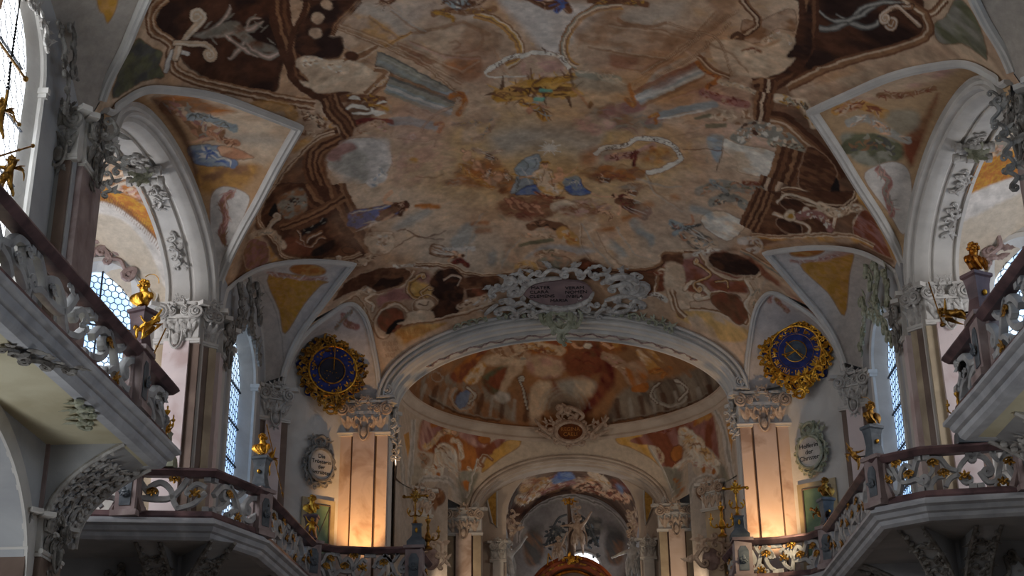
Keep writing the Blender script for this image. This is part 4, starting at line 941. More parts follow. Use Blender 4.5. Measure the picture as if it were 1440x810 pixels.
# rocaille at the lunette apex, left
drape(S,'A','250,110 330,170 420,160 500,230 560,290 400,310 330,330',70,['be2','cr','br','db','be','oc'],23,60,22)
drape(S,'A','330,160 440,170 480,240',50,['be2','db','cr','vd','br'],24,34,20)
stroke(S,'A','oc','0,90 200,100 260,170',16,.7,2)
# left mid cornice around the bright opening
mould(S,'A','600,320 480,370 420,440 410,540 470,680 540,800',110,['br','be2','vd','br2','db','be2','vd','br'])
mould(S,'A','560,290 440,330 300,460 200,570 80,740 20,830',26,['br2','be','br','be'])
fill(S,'A','oc','300,330 420,320 300,430 180,560 60,720 40,680 180,470',soft=2,c2='be2',ts=3,a=.8)
ell(S,'A','gr',740,490,235,170,-8,soft=2,c2='st',ts=2,edge='br2'); fill(S,'A','pk2','520,480 550,400 660,350 720,400 620,440 600,480',soft=2,a=.8); fill(S,'A','st','720,350 920,330 960,420 900,480 780,420',soft=3,a=.8); drape(S,'A','860,560 900,600 820,650',60,['st','gr','wh','bl3'],25,16)
fill(S,'A','be','520,560 650,610 760,650 700,690 560,660',soft=5,a=.8)
drape(S,'A','720,280 860,220 930,260',60,['be2','br2','pk','be'],26,20)
fill(S,'A','pk','980,340 1300,330 1418,400 1390,560 1200,640 1000,640 980,500',soft=9,a=.55,c2='be')
ell(S,'A','oc',1125,478,34,16,5,soft=1.5); stroke(S,'A','br2','1140,600 1260,610 1330,590',2.5,.6); 
# lower left architectural compartment (D)
fill(S,'D','db','200,0 420,0 560,130 600,220 700,330 830,400 800,480 690,510 500,520 300,515 220,470 100,330 80,230 130,100',soft=1.5,c2='br',ts=3,edge='vd')
mould(S,'D','400,0 470,110 540,150',110,['db','br','be2','vd','br','db'])
mould(S,'D','600,0 620,90 700,230 820,400 870,470',130,['br','be2','vd','br','be2','vd','db'])
mould(S,'D','220,300 420,230 600,130 680,85',46,['br','be2','db','br2'])
fill(S,'D','gd','200,100 380,20 420,180 260,240',soft=1.5,c2='br2',ts=5); drape(S,'D','250,140 310,120 380,110',60,['gd','vd','be2','br'],27,18)
fill(S,'D','bk','140,220 180,125 215,220',soft=.8); scrollw(S,'D','120,330 160,270 210,240',5,'be','vd',0,-4)
drape(S,'D','370,350 430,320 540,260',40,['bk','db','vd','gd'],28,10); fill(S,'D','vd','430,480 500,430 600,390 600,440 520,500 450,505',soft=1.5,c2='bk')
scrollw(S,'D','340,400 400,420 430,370 520,330',4,'br2','db'); scrollw(S,'D','350,330 420,440 500,370 540,380',3,'br2','db')
fill(S,'D','rb','240,400 330,380 420,440 420,500 260,490',soft=3,a=.7)
mould(S,'D','60,180 70,280 120,330 210,440 230,500 330,535 640,540 800,490',28,['be2','be','br2','be','br'])
mould(S,'D','180,0 80,130 60,240 100,320',22,['be','br2','cr','br2'])
fill(S,'D','oc','0,420 30,300 60,330 140,420 200,520 330,550 640,550 740,590 500,560 200,570 0,650',soft=2,c2='be2',ts=3)
fill(S,'D','pk2','0,400 110,400 140,540 0,600 -40,500',soft=1.5,c2='br2',ts=8,edge='be'); drape(S,'D','20,370 80,340 160,330 250,440',40,['be','cr','gd','br2'],29,24)
ell(S,'D','br',715,465,46,26,15,soft=1,edge='vd'); scrollw(S,'D','640,540 700,560 790,540 820,560',4,'be','br',3,-3); drape(S,'D','660,560 760,560 830,540 900,500',40,['be','br2','cr','br'],30,24)
# blue figure left and stone column
person(S,'D',1120,150,430,165,'bl','br',31,wide=.26); drape(S,'D','1080,160 1000,190 930,230',60,['br','wi','db','be2'],32,20); drape(S,'D','900,200 820,240 730,270',56,['bl','bl2','bl','dg'],33,16)
drape(S,'D','930,270 850,310 830,370',10,['be','cr','br2'],34,6); fill(S,'D','cr','840,350 940,330 1030,340 1020,470 930,500 860,470',soft=1.5,c2='be2',ts=6,edge='br2'); drape(S,'D','860,400 930,390 1000,400',80,['cr','be2','wh','br2'],35,18)
fill(S,'D','gb','1020,300 1180,200 1270,165 1300,200 1180,280 1060,330',soft=4,a=.6); drape(S,'D','1190,150 1290,150 1360,160',20,['oj','oc','oj'],36,8)
for p in ('1040,450 1160,370 1250,375 1390,385','1130,330 1230,370 1350,350 1400,330','1250,375 1330,350','1060,330 1120,320'): stroke(S,'D','br',p,1.8,.8,.7)
# madonna group (B)
cloud(S,'B',660,400,170,60,['rb','br','wi','br2'],41,26); cloud(S,'B',960,400,120,40,['oc2','be','pk','br2'],42,18); cloud(S,'B',420,230,140,80,['oj','br2','oc','be2','br2'],43,24); cloud(S,'B',1080,230,180,40,['br','rb','oj','br2'],44,22); cloud(S,'B',560,300,60,40,['br','oj'],45,10)
ell(S,'B','oc2',760,200,190,110,soft=14,a=.6)
for i in range(16):
    a=i*PI/8; L=60 if i%2 else 34; stroke(S,'B','wh',[(765+8*math.cos(a),102+6*math.sin(a)),(765+L*math.cos(a),102+L*.6*math.sin(a))],1.6,.9,.5,False)
ell(S,'B','wh',765,102,16,14,soft=1)
fill(S,'B','gb','595,200 650,150 715,135 720,190 690,250 680,300 590,330 565,325 600,260',soft=1.2,c2='bl3',ts=5,edge='dg')
for p in ('640,160 660,190 640,230','690,150 700,190 670,210','600,220 620,250 600,300'): stroke(S,'B','dg',p,2,.6,.6,taper=True)
fill(S,'B','bl','590,335 640,300 700,285 740,310 745,335 650,335',soft=1,c2='bl2',ts=6,edge='vd')
fill(S,'B','bl','840,300 870,250 920,250 940,300 980,335 900,345 860,330',soft=1,c2='bl2',ts=6,edge='vd')
fill(S,'B','cr','690,230 730,205 780,215 790,260 840,300 800,345 730,330 700,280',soft=1,c2='oc2',ts=6,edge='br')
drape(S,'B','700,240 760,280 800,320',34,['cr','oc2','br2','wh'],46,14); drape(S,'B','850,270 900,260 900,290',40,['gb','wh','bl'],47,8)
ell(S,'B','sk',745,192,15,18,soft=.7); ell(S,'B','br',745,178,22,9,soft=.8); stroke(S,'B','go','722,178 735,168 745,175 757,168 770,180',2,.9,.5)
for y in (190,): stroke(S,'B','db','739,190 742,190',1,.8,.4,False); stroke(S,'B','db','749,190 752,190',1,.8,.4,False)
ell(S,'B','sk',820,210,15,12,soft=.7); fill(S,'B','sk','790,230 820,222 840,240 820,265 780,280 760,275 790,250',soft=.8,edge='sk2'); stroke(S,'B','sk','830,240 870,230 905,195',2,.9,.5); stroke(S,'B','sk','680,245 640,250 620,255',2.4,.9,.5); stroke(S,'B','go','575,235 690,260',1.4,.9,.5); stroke(S,'B','go','905,195 905,215',1.2,.9,.5)
ell(S,'B','be',835,395,72,34,soft=1,edge='br2'); ell(S,'B','cr',835,393,58,26,soft=1.2)
person(S,'B',1090,340,210,30,'db','wi',48,wide=.3); drape(S,'B','1110,370 1180,380 1240,400',38,['br','db','gd','wi'],49,18); stroke(S,'B','sk','1080,345 1030,350 980,335',2.6,.9,.5); drape(S,'B','1060,390 1010,420 1070,430 1075,460',12,['sk','sk2','br'],50,8)
for cx,cy in ((560,375),(650,390),(600,370),(700,395)):
    ell(S,'B','sk2',cx,cy,24,12,20,soft=1,edge='wi'); ell(S,'B','sk2',cx-20,cy-12,10,9,soft=.8,edge='wi'); stroke(S,'B','sk2',[(cx,cy),(cx+20,cy+30),(cx+34,cy+36)],2.6,.9,.6)
for cx,cy in ((400,190),(350,140),(450,270),(510,250)):
    ell(S,'B','sk',cx,cy,22,26,30,soft=1.2,edge='sk2',a=.85); ell(S,'B','sk',cx-18,cy-26,10,9,soft=.8,edge='br')
drape(S,'B','380,110 450,130 520,110',18,['be2','gd','br2','cr'],51,14); drape(S,'B','320,190 350,230 470,300',26,['oc','oj','be','br2'],52,20); stroke(S,'B','sk2','390,180 430,220 450,230',3,.8,.6)
drape(S,'B','670,500 720,480 780,490 840,510',40,['br','vd','sk2','br'],53,18); drape(S,'B','600,550 680,540 790,550',20,['be','sk','br2'],54,12); stroke(S,'B','gn','610,595 700,580 780,565',5,.9,1); drape(S,'B','830,530 880,560 900,590',60,['oc','oj','be'],55,14)
fill(S,'B','oj','930,130 1010,100 1000,180 930,190',soft=6,a=.7); fill(S,'B','oc2','1040,60 1080,20 1090,80 1020,110',soft=4,a=.7)
# columns low centre
for a,b,c in (('270,570 340,490 405,490 400,540 330,620 280,610','gb','oc'),('1060,580 1100,575 1160,650 1090,660','gb','oc'),('1170,480 1210,460 1290,560 1230,560','gb','gd'),('540,600 600,560 620,700 530,700','gn2','be2'),('450,640 490,600 500,680 460,690','gb','be2')):
    fill(S,'B',b,a,soft=3,a=.75,c2=c,ts=2)
for a in ('380,490 450,480','400,525 460,520','1000,520 1085,510','120,400 210,395','1140,460 1230,440'): stroke(S,'B','oj',a,6,.8,2,False)
fill(S,'B','be2','930,480 990,440 1060,560 1150,680 940,690',soft=3,a=.5,c2='cr'); mould(S,'B','1000,520 1120,690 1340,700',10,['be','br2','be'],.6); mould(S,'B','920,480 930,600 1000,690',8,['be2','cr'],.6)
fill(S,'B','bl3','640,660 720,600 860,590 1000,620 900,640 840,640 700,650',soft=3,a=.7)
# perspective lines of the painted halls, washes of rose and ochre
for v,p,w_,c in (('F','310,140 640,270 1000,470',10,['br2','be','br2']),('F','700,230 900,320 1110,330',8,['br2','pk']),('F','640,250 1000,410 1110,350',7,['be','br2']),('F','720,190 1000,130 1160,200',8,['be2','br2']),('F','600,60 760,170 800,180',7,['gr','be2']),('F','470,90 640,215',9,['oc','br2']),
  ('G','440,480 700,300 1020,60',9,['br2','be','br2']),('G','520,400 760,230 900,60',8,['be','br2']),('G','180,330 480,400 600,330',8,['pk','br2']),('G','300,140 600,180 780,230',7,['br2','be']),('G','640,560 900,480 980,430',7,['br2','pk']),('G','850,230 1000,300 1100,400',8,['be','br2']),
  ('B','930,480 1000,600 1090,700',7,['be','gr']),('B','1100,500 1200,640 1340,690',7,['be','gr','be']),('B','430,430 360,560 330,700',7,['be','gr']),('B','620,560 560,640 520,720',6,['be','gr']),('A','1000,330 1200,360 1280,330 1260,390',6,['br2','be']),('B','1250,230 1300,330 1440,420',7,['be2','gr']),('B','1200,260 1350,300 1440,300',6,['gr','be'])):
    mould(S,v,p,w_*1.6,c,.55,sm=False)
for p,c in (('840,90 930,70 1000,120 960,160 880,150','oj'),('980,130 1050,120 1040,180 990,190','pk'),('640,60 700,80 690,120 640,110','rb'),('560,150 640,160 620,200 560,200','pk'),('470,300 560,300 540,350 480,340','be2'),('900,300 1010,290 1020,360 920,370','gr'),('600,330 700,320 700,380 600,385','gr'),('1060,170 1090,200 1080,240 1050,220','pk')): fill(S,'P',c,p,soft=9,a=.32)
# Madonna group, firmer modelling
for p,c,w_ in (('745,205 735,250 720,280','br2',1.4),('760,210 775,260 790,300','br2',1.4),('700,290 740,320 800,335','oc',1.6),('620,320 680,300 730,320','bl2',2),('870,270 900,300 950,330','bl2',2),('880,255 915,275 925,310','st',1.4),('600,240 610,290 590,325','dg',1.5),('650,165 700,150 712,180','st',1.5),('620,200 650,240 670,290','st',1.4)): stroke(S,'B',c,p,w_,.8,.5,taper=True)
drape(S,'B','700,325 760,345 840,350',14,['rb','db','sk2'],281,14,12)
cloud(S,'B',900,420,110,26,['br2','pk','be','rb'],282,16); cloud(S,'B',300,270,80,24,['br2','oj','be2'],283,12); cloud(S,'B',1180,300,90,20,['br2','gd','be2'],284,12)
for x,y,a_,c in ((470,200,120,'be2'),(540,215,60,'oc'),(500,160,200,'gd'),(1010,250,20,'br2'),(1150,320,10,'rb')): person(S,'B',x,y,60,a_,c,'br',int(x+y),wide=.4)
# banners
for pts in ('1000,130 1040,100 1140,90 1200,55 1250,50 1320,60 1390,90 1430,150 1420,165 1370,190 1320,215 1260,225',): stroke(S,'B','wh',pts,7,1,.6,edge='br2')
drape(S,'B','1060,150 1130,140 1200,130 1290,90',36,['pk','rb','wi','sk','br'],56,24); drape(S,'B','1180,150 1210,120 1190,190',20,['wi','vd','rb'],57,8); cloud(S,'B',1300,140,80,50,['oc','br2','be2','oj'],58,12)
for pts in ('1000,130 1040,100 1140,90 1200,55 1250,50 1320,60 1390,90 1430,150 1420,165 1370,190 1320,215 1260,225',): stroke(S,'B','wh',pts,7,1,.6,edge='br2')
lettering(S,'SPES MEA',868,206,34,4.2,-14,'db',.9); lettering(S,'VITAE ET',922,197,42,4.2,16,'db',.9); lettering(S,'VIRTV',951,210,22,4.2,55,'db',.9)
stroke(S,'P','wh','683,101 700,90 720,80 735,78',6.5,1,.6,edge='br2'); stroke(S,'P','wh','681,102 690,108 722,108 740,106',2.5,.8,.6); stroke(S,'P','wh','735,80 752,74 772,75 790,82 800,95',7,1,.6,edge='br2')
lettering(S,'IN ME',710,86,36,5,-28,'db',1.); lettering(S,'VITAE',782,79,38,5,24,'db',1.); lettering(S,'A',763,68,5,4,0,'db',.9)
cloud(S,'P',762,95,34,17,['pk','be2','pk','be'],61,16)
# Father / saint figure with yellow cloak upper centre
drape(S,'P','700,134 725,130 745,122 775,128 805,128',19,['go','oc','br','ye','db'],62,50,20); drape(S,'P','735,142 755,150 765,165',13,['go','br','sk2','gb'],63,12); drape(S,'P','745,118 790,112 808,108',10,['go','br','ye'],64,10)
for p in ('760,128 775,128','752,138 764,140'): stroke(S,'P',(110,170,150),p,5,.9,1)
stroke(S,'P','sk2','805,125 818,138 828,150',4,.9,.8); ell(S,'P','br',830,147,4,6,soft=1); stroke(S,'P','db','802,98 806,125',4,.8,1); ell(S,'P','sk2',745,155,5,5,soft=1); drape(S,'P','700,130 720,134 745,140',8,['oc','br','ye'],65,10)
drape(S,'P','815,105 840,108 870,112',10,['gn2','cr','be'],66,10); fill(S,'P','oc','800,120 900,105 960,130 900,150 830,150',soft=9,a=.35)
cloud(S,'P',880,165,60,22,['br2','be2','pk2','gd'],67,20); cloud(S,'P',835,175,30,14,['be','pk'],68,8)
# right upper columns
fill(S,'G','gr','640,360 800,300 830,320 540,500 500,520 540,430',soft=2,a=.6,c2='be')
fill(S,'G','gb','442,542 800,350 850,405 482,582',soft=1.2,c2='st',ts=3,sm=False); mould(S,'G','465,560 825,385',78,['rb','br2','gr','st','gb','gr','be2'],.7,sm=False); fill(S,'G','rb','560,480 780,350 800,380 600,500',soft=3,a=.5); stroke(S,'G','wh','470,560 640,500 830,420',4,.7,1.5)
drape(S,'G','400,560 450,590 420,480',24,['oj','oc','br2'],69,10); drape(S,'G','800,350 850,400 920,440 860,490',30,['oj','br','oc','rb'],70,14)
stroke(S,'G','gb','590,650 700,620 900,590',10,.85,1.5); stroke(S,'G','wh','590,665 700,650 880,615',2.5,.8,.8); drape(S,'G','540,660 580,640 570,690',18,['oj','oc'],71,6)
for p in ('480,420 720,270 980,80','560,440 800,300 1000,120','780,180 920,220 1000,430','640,130 780,180'): mould(S,'G',p,9,['br2','be','br2'],.7)
mould(S,'G','800,310 900,400 990,430',22,['be2','br','be','br2']); fill(S,'G','rb','310,310 480,330 420,380 320,370',soft=3,a=.6); fill(S,'G','br2','640,200 800,190 700,270 610,300',soft=3,a=.6)
mould(S,'G','180,260 440,310 620,330',12,['be','be2','br2'],.6); fill(S,'G','br2','860,0 1020,0 940,160 840,160 900,80',soft=5,a=.6); fill(S,'G','be2','150,270 300,300 300,380 160,360',soft=3,a=.7)
fill(S,'G','gn2','120,420 280,430 400,470 380,520 130,500',soft=5,a=.5)
# right group on cornice: red, white figures
drape(S,'G','830,520 950,560 1080,590',44,['pk2','rb','wi','pk','be2'],72,26); drape(S,'G','930,460 1020,480 1120,520 1200,560',30,['cr','wh','gn2','gd','be'],73,26)
mould(S,'G','1150,690 1190,560 1210,450',70,['be2','db','be','db','br'])
drape(S,'C','480,170 600,160 700,190 780,160',90,['be2','cr','br2','be'],74,36,20); stroke(S,'C','gn','395,185 490,165',5,.8,1); stroke(S,'C','gn','470,240 600,235',6,.8,1)
drape(S,'C','700,330 800,260 950,290 1100,330 1180,380',110,['gd','cr','be2','db','wh','br2'],75,60,26); drape(S,'C','930,360 1040,390 1180,390',50,['gn2','cr','db','br'],76,24); drape(S,'C','800,400 870,440 920,430',40,['be2','db','cr'],77,14)
fill(S,'C','gr','480,310 600,310 590,400 560,500 510,450',soft=2,c2='bl3',ts=5); stroke(S,'C','br','310,405 460,400 600,420',1.6,.8,.6,False); stroke(S,'C','db','590,390 550,555',1.6,.8,.6,False)
fill(S,'C','wh','600,320 720,370 970,430 950,600 720,570 690,500 600,420',soft=1.2,c2='cr',ts=3,edge='br2'); fill(S,'C','be','600,400 700,430 700,560 570,550',soft=3,a=.6)
mould(S,'C','1080,400 1040,550 1000,640',150,['br','vd','be2','db','br','vd','be2'],sm=False); mould(S,'C','860,200 870,60 880,0',80,['be2','vd','be','db','br'],sm=False)
mould(S,'C','930,180 1030,200 1200,340 1330,480 1420,620',70,['vd','db','br','be2','be','br2'])
mould(S,'C','840,820 890,700 920,600',90,['be2','db','be','db','br'],sm=False)
fill(S,'C','br','1180,400 1260,400 1400,560 1330,720 1130,670',soft=1.5,c2='db',ts=7,edge='be2'); fill(S,'C','bk','1350,730 1400,600 1420,740',soft=1)
mould(S,'C','1010,690 1120,690 1418,800',18,['cr','br','be2']); drape(S,'C','980,40 1080,60 1180,90 1240,230',60,['cr','db','gn2','br','go'],78,50,20)
drape(S,'C','430,710 560,660 700,680 850,700',70,['gd','be2','gn','br2','sk2'],79,40,20); drape(S,'C','500,640 620,720 700,780',30,['gb','dg','be'],80,12); drape(S,'C','740,640 850,650',30,['rb','be2','pk2'],81,8)
# right lower compartment and figures (E)
fill(S,'E','be2','120,0 640,0 600,170 480,270 300,340 0,410 0,0',soft=8,a=.35,c2='be')
drape(S,'E','400,60 500,30 620,100',50,['gd','dg','be','br'],82,22); fill(S,'E','wh','330,160 430,100 580,175 480,270',soft=1,c2='cr',ts=3,edge='br'); 
person(S,'E',190,180,230,35,'be2','dg',83,wide=.36,skin='sk2'); drape(S,'E','180,200 260,200 330,180',18,['dg','bk','gb'],84,10); drape(S,'E','280,260 340,290 420,290',40,['be','dg','cr','gb'],85,18)
for x,y in ((50,70),(190,30)): ell(S,'E','oj',x,y,30,16,10,soft=3,a=.6)
for a in ('290,90 370,110 390,140','0,220 60,250 60,280'): stroke(S,'E','gb',a,9,.7,2.5)
fill(S,'E','br','700,0 1180,0 1200,60 1100,80 1060,160 1050,230 900,240 780,250 650,240 620,170 690,60',soft=1.5,c2='db',ts=3,edge='vd')
mould(S,'E','690,-10 650,90 600,200',80,['be2','vd','br2','db','be2','vd','br'],sm=False)
mould(S,'E','780,10 900,60 1100,90 1190,40 1200,-10',24,['be','db','cr','br'])
ell(S,'E','vd',860,80,90,38,22,soft=1.2,c2='db',edge='be2'); ell(S,'E','db',830,190,80,42,25,soft=1.2,c2='vd',edge='be2')
scrollw(S,'E','760,60 820,10 960,60 1000,90',3.5,'cr','br'); scrollw(S,'E','740,120 800,140 940,200 900,250',3.5,'be','br'); fill(S,'E','cr','810,100 860,110 850,165 800,150',soft=1,edge='br'); fill(S,'E','go','825,120 848,125 842,148 820,142',soft=1)
scrollw(S,'E','930,120 1010,100 1080,130 1060,200',5,'cr','rb',4,0); drape(S,'E','1000,80 1080,120 1180,90 1240,110 1200,170',44,['cr','gn2','br2','wh','be2'],86,50,18); drape(S,'E','880,140 960,120 1020,150 1050,200',40,['pk2','wh','br2','cr'],87,26)
fill(S,'E','rb','1190,160 1270,100 1390,330 1380,360 1200,270',soft=1.5,c2='pk2',ts=10,edge='be')
mould(S,'E','620,240 800,255 1000,240 1180,250 1300,300',22,['be','br2','cr','oc']); fill(S,'E','oc','700,290 900,255 1150,250 1200,280 1000,275 850,290 700,310',soft=2,c2='be2')
fill(S,'E','oc','1200,-10 1260,0 1420,330 1400,350 1290,130 1210,50',soft=2,c2='oc2')
mould(S,'E','0,420 130,390 130,340 330,330',18,['be','cr','br','be2']); drape(S,'E','300,350 380,330 460,340',26,['wh','cr','br2','st'],88,22)
fill(S,'E','rb','120,400 240,380 330,370 400,430 560,480 600,560 540,560 420,550 390,600 230,590 190,500',soft=2,c2='pk2',ts=3)
mould(S,'E','330,340 380,420 460,470 560,490 680,450 640,400',14,['be','cr','br2']); ell(S,'E','db',520,400,150,62,14,soft=1.2,c2='vd',ts=4,edge='be')
fill(S,'E','be','130,470 200,400 250,450 260,540 330,560 390,590 280,610 270,650 180,660 150,560',soft=1.2,c2='cr',ts=4,edge='br2'); scrollw(S,'E','250,540 300,500 390,570 330,600',5,'cr','br2',0,5); scrollw(S,'E','310,400 390,460 300,510 320,550',3,'oc','db',3,-4); scrollw(S,'E','420,500 480,490 490,530',2.5,'oc','db')
mould(S,'E','390,590 400,560 480,560 570,620 600,680 590,740 520,700 400,660 270,650',10,['cr','be2']); fill(S,'E','br','395,590 440,560 530,570 595,640 595,700 550,735 480,680 430,650',soft=1.2,c2='rb',ts=3,edge='db')
scrollw(S,'E','580,490 620,560 590,620 640,700',5,'cr','br2'); drape(S,'E','590,480 640,480 660,540 620,620 640,700',30,['be','cr','gn2','br2'],89,26); drape(S,'E','560,270 640,270 660,310 600,330',40,['st','cr','br2'],90,22)
fill(S,'E','be','280,660 420,680 520,730 580,760 620,810 420,810 200,690',soft=1.5,c2='oc2'); fill(S,'E','oc2','420,720 560,770 580,830 440,820',soft=2)
fill(S,'E','rb','380,340 560,330 680,420 820,540 960,660 1000,720 880,630 760,520 680,470 640,400 520,340',soft=1.5,a=.9,c2='be2',ts=3); mould(S,'E','560,320 700,400 880,540 1020,700',16,['be2','be','gd'])
drape(S,'E','0,590 60,560 140,600',26,['wh','bk','st','br'],91,16); fill(S,'E','db','0,420 130,430 140,540 60,560 0,560',soft=1.5,c2='rb',ts=3); mould(S,'E','80,560 100,440 160,460 200,640 250,700',22,['be2','cr','br2'])
# lower left compartment (L)
fill(S,'L','db','0,260 100,130 250,60 380,30 560,50 570,110 480,180 330,215 200,200 60,260 0,300',soft=1.5,c2='br',ts=3,edge='be'); ell(S,'L','vd',410,150,130,48,-18,soft=1.2,c2='db',edge='br')
ell(S,'L','br',450,80,100,40,-6,soft=1.5,c2='db'); mould(S,'L','600,60 540,150 420,220 300,230 200,210',12,['be','cr','be2'])
fill(S,'L','pk2','340,250 460,200 560,170 640,60 720,60 740,140 600,260 400,300 340,370',soft=2,c2='be2',ts=3); fill(S,'L','oc2','600,140 700,160 750,210 700,270 600,250 570,200',soft=2,c2='ye')
scrollw(S,'L','660,90 560,170 580,240 680,290',3.5,'oc','db',3,4); scrollw(S,'L','720,180 660,230 690,290',3,'oc','db',3,0); mould(S,'L','590,350 600,290 700,250 770,290 750,340 650,370 590,350',7,['cr','be2'],sm=True); ell(S,'L','be',680,315,75,42,0,soft=1.5,c2='cr',edge='br2'); stroke(S,'L','db','640,310 690,320 710,300',1.8,.8,.6)
fill(S,'L','db','780,60 860,40 940,60 980,120 980,260 930,380 860,400 740,420 730,360 780,290 730,240 750,200 720,150',soft=1.5,c2='vd',ts=4,edge='br2'); scrollw(S,'L','830,120 900,90 960,120 940,170',3,'be2','vd')
mould(S,'L','980,130 1240,130',10,['br2','be2'],sm=False); fill(S,'L','rb','1000,140 1230,130 1240,180 1000,190',soft=1,c2='br',sm=False); fill(S,'L','rb','1000,200 1230,190 1230,250 1010,260',soft=1,c2='db',sm=False)
drape(S,'L','950,330 1020,300 1110,280 1170,260 1220,300 1100,350',50,['be','cr','br','st','be2'],92,44,20)
mould(S,'L','560,360 480,300 370,340 310,440 330,550 400,560 460,480 760,430 1000,370 1200,320',16,['cr','be','be2']); ell(S,'L','br',430,430,100,92,-40,soft=1.2,c2='rb',ts=4,edge='db'); fill(S,'L','bk','390,530 420,470 480,420 540,430 470,470 430,530',soft=1); fill(S,'L','be','560,370 730,360 740,430 480,460 550,420',soft=1.2,c2='cr')
fill(S,'L','oc2','480,500 800,450 850,460 640,560 500,620',soft=2,c2='oc',ts=3); fill(S,'L','be','370,580 500,560 520,700 440,800 380,760',soft=3,a=.7)
for i,(x,y,w_) in enumerate(((610,520,260),(560,560,80),(430,610,130),(440,650,120),(430,700,80))):
    for j in range(int(w_/12)): q=x-w_/2+j*12+rnd.uniform(-3,3); yy_=y-(q-x)*.12; stroke(S,'L','oj' if i<2 else 'br2',[(q,yy_-14+rnd.uniform(-8,4)),(q+rnd.uniform(-6,6),yy_),(q+7,yy_+12)],1.,.6,.5,False)
scrollw(S,'L','300,230 240,280 300,310 290,360',4,'cr','br2'); scrollw(S,'L','230,330 240,420 280,500 270,600',4,'cr','br2'); drape(S,'L','180,230 240,190 300,230',34,['cr','wh','br2','be'],93,20); mould(S,'L','0,360 100,290 180,260 300,450',9,['be','cr','br2'])
drape(S,'L','460,20 600,20 700,30',24,['wh','cr','be2','br2'],94,24); person(S,'B',320,650,170,195,'be2','br',95,wide=.3); drape(S,'B','260,700 310,670 350,700',26,['wi','rb','vd'],96,12); drape(S,'B','230,610 320,610 380,610',16,['st','wh','gd'],97,12)
mould(S,'B','80,690 260,700 360,740 560,740 640,720 690,680',16,['cr','br2','be','br']); mould(S,'B','900,690 1010,710 1180,720 1330,690 1350,630 1440,640',18,['be','br2','be2','db']); fill(S,'B','br','330,760 500,750 500,810 330,810',soft=2,c2='db'); fill(S,'B','db','920,660 1030,690 1000,760 930,750',soft=2,c2='rb'); fill(S,'B','br','1100,730 1290,740 1280,810 1120,810',soft=2,c2='db'); fill(S,'B','db','1350,640 1440,640 1440,690 1350,680',soft=1.5,c2='br'); drape(S,'B','1300,740 1360,730 1380,700',20,['rb','be2','br'],98,10); fill(S,'B','be','1360,680 1440,700 1440,810 1350,810',soft=2,c2='cr',ts=4)
ell(S,'B','gn2',790,680,88,34,0,soft=1.2,c2='be2',ts=6,edge='br'); drape(S,'B','700,640 790,630 880,640',30,['be2','br2','gn','cr'],99,20); drape(S,'B','600,700 660,680 700,720 640,760',24,['oc2','br2','be'],100,16)
drape(S,'B','1380,480 1430,500 1400,530',30,['gb','dg','rb','be'],101,12); drape(S,'B','0,400 30,390 10,440',20,['db','wi','be2'],102,8)
for S in [vault]+[v for k,v in sev.items() if k[1] in (1,)]:
    m1=fbm(S.u*3.1+2,S.v*3.1,61,5); m2=fbm(S.u*.45+2,S.v*.45+7,67,3); m3=fbm(S.u*9,S.v*9,71,3)
    S.c=S.c*(1+.5*(m1-.5)+.35*(m3-.5))[...,None]*(1-.30*np.clip((m2-.5)*4,0,1)[...,None]*np.array([.25,.6,.9]))
# ---------------------------------------------------------------- chancel dome fresco
S=dome; S.c[:]=s2l((150,112,80)); n=np.clip((S.n1-.35)/.3,0,1)[...,None]; S.c=S.c*(1-n*.7)+s2l((176,126,84))*n*.7
fill(S,'H','gd','0,230 120,180 250,250 420,300 560,290 560,420 430,430 240,390 100,340 0,300',soft=4,a=.8,c2='br2',ts=3)
fill(S,'H','gd','960,290 1100,250 1200,230 1330,180 1440,230 1330,330 1150,390 950,430 880,430',soft=4,a=.8,c2='dg',ts=3)
for i in range(26):   # painted architecture standing round the rim
    x=60+i*52; 
    if 560<x<900: continue
    y0=300+90*math.sin(PI*x/1440)**1.0; stroke(S,'H','db' if i%2 else 'gr',[(x,y0+40),(x+ (x-720)*-.04,y0-40)],7 if i%2 else 5,.7,1.2,False)
fill(S,'H','rb','200,220 330,110 370,90 300,200 240,260',soft=2,c2='oj'); fill(S,'H','oc','250,250 330,170 360,180 320,260',soft=1.5,c2='cr',ts=5); fill(S,'H','br','340,240 450,180 430,300 370,310',soft=2,c2='gn'); fill(S,'H','rb','360,260 440,190 430,290',soft=2)
fill(S,'H','be','410,320 440,220 470,160 520,200 460,260 430,330',soft=2); fill(S,'H','pk','440,130 500,120 560,160 480,190',soft=2,c2='cr')
fill(S,'H','cr','350,150 480,130 470,180 360,180',soft=3,c2='be'); drape(S,'H','400,100 450,120 520,130',60,['be2','gr','cr','br2'],110,24)
fill(S,'H','oj','480,60 700,50 720,130 640,150 520,120',soft=3,c2='rb',ts=4); drape(S,'H','500,110 560,90 620,110 680,120',46,['be','oc','br2','cr','rb'],111,34,20)
cloud(S,'H',640,190,70,45,['pk','be','be','cr'],112,14); fill(S,'H','be','540,150 620,140 690,190 680,230 600,240 540,200',soft=3,a=.8,c2='pk')
cloud(S,'H',800,160,110,80,['rb','wi','br','rb'],113,30); fill(S,'H','wi','830,100 920,180 920,260 880,320 800,400 770,400 850,260 860,180',soft=4,c2='rb',ts=3); cloud(S,'H',920,90,60,40,['rb','br','oj'],114,12)
for cx,cy in ((740,95),(770,60),(880,90),(910,70),(850,60)): ell(S,'H','sk',cx,cy,20,9,40,soft=1,edge='rb'); ell(S,'H','sk',cx-14,cy-12,7,6,soft=.8,edge='wi'); stroke(S,'H','sk',[(cx,cy),(cx+24,cy+14),(cx+38,cy+10)],2.4,.9,.6)
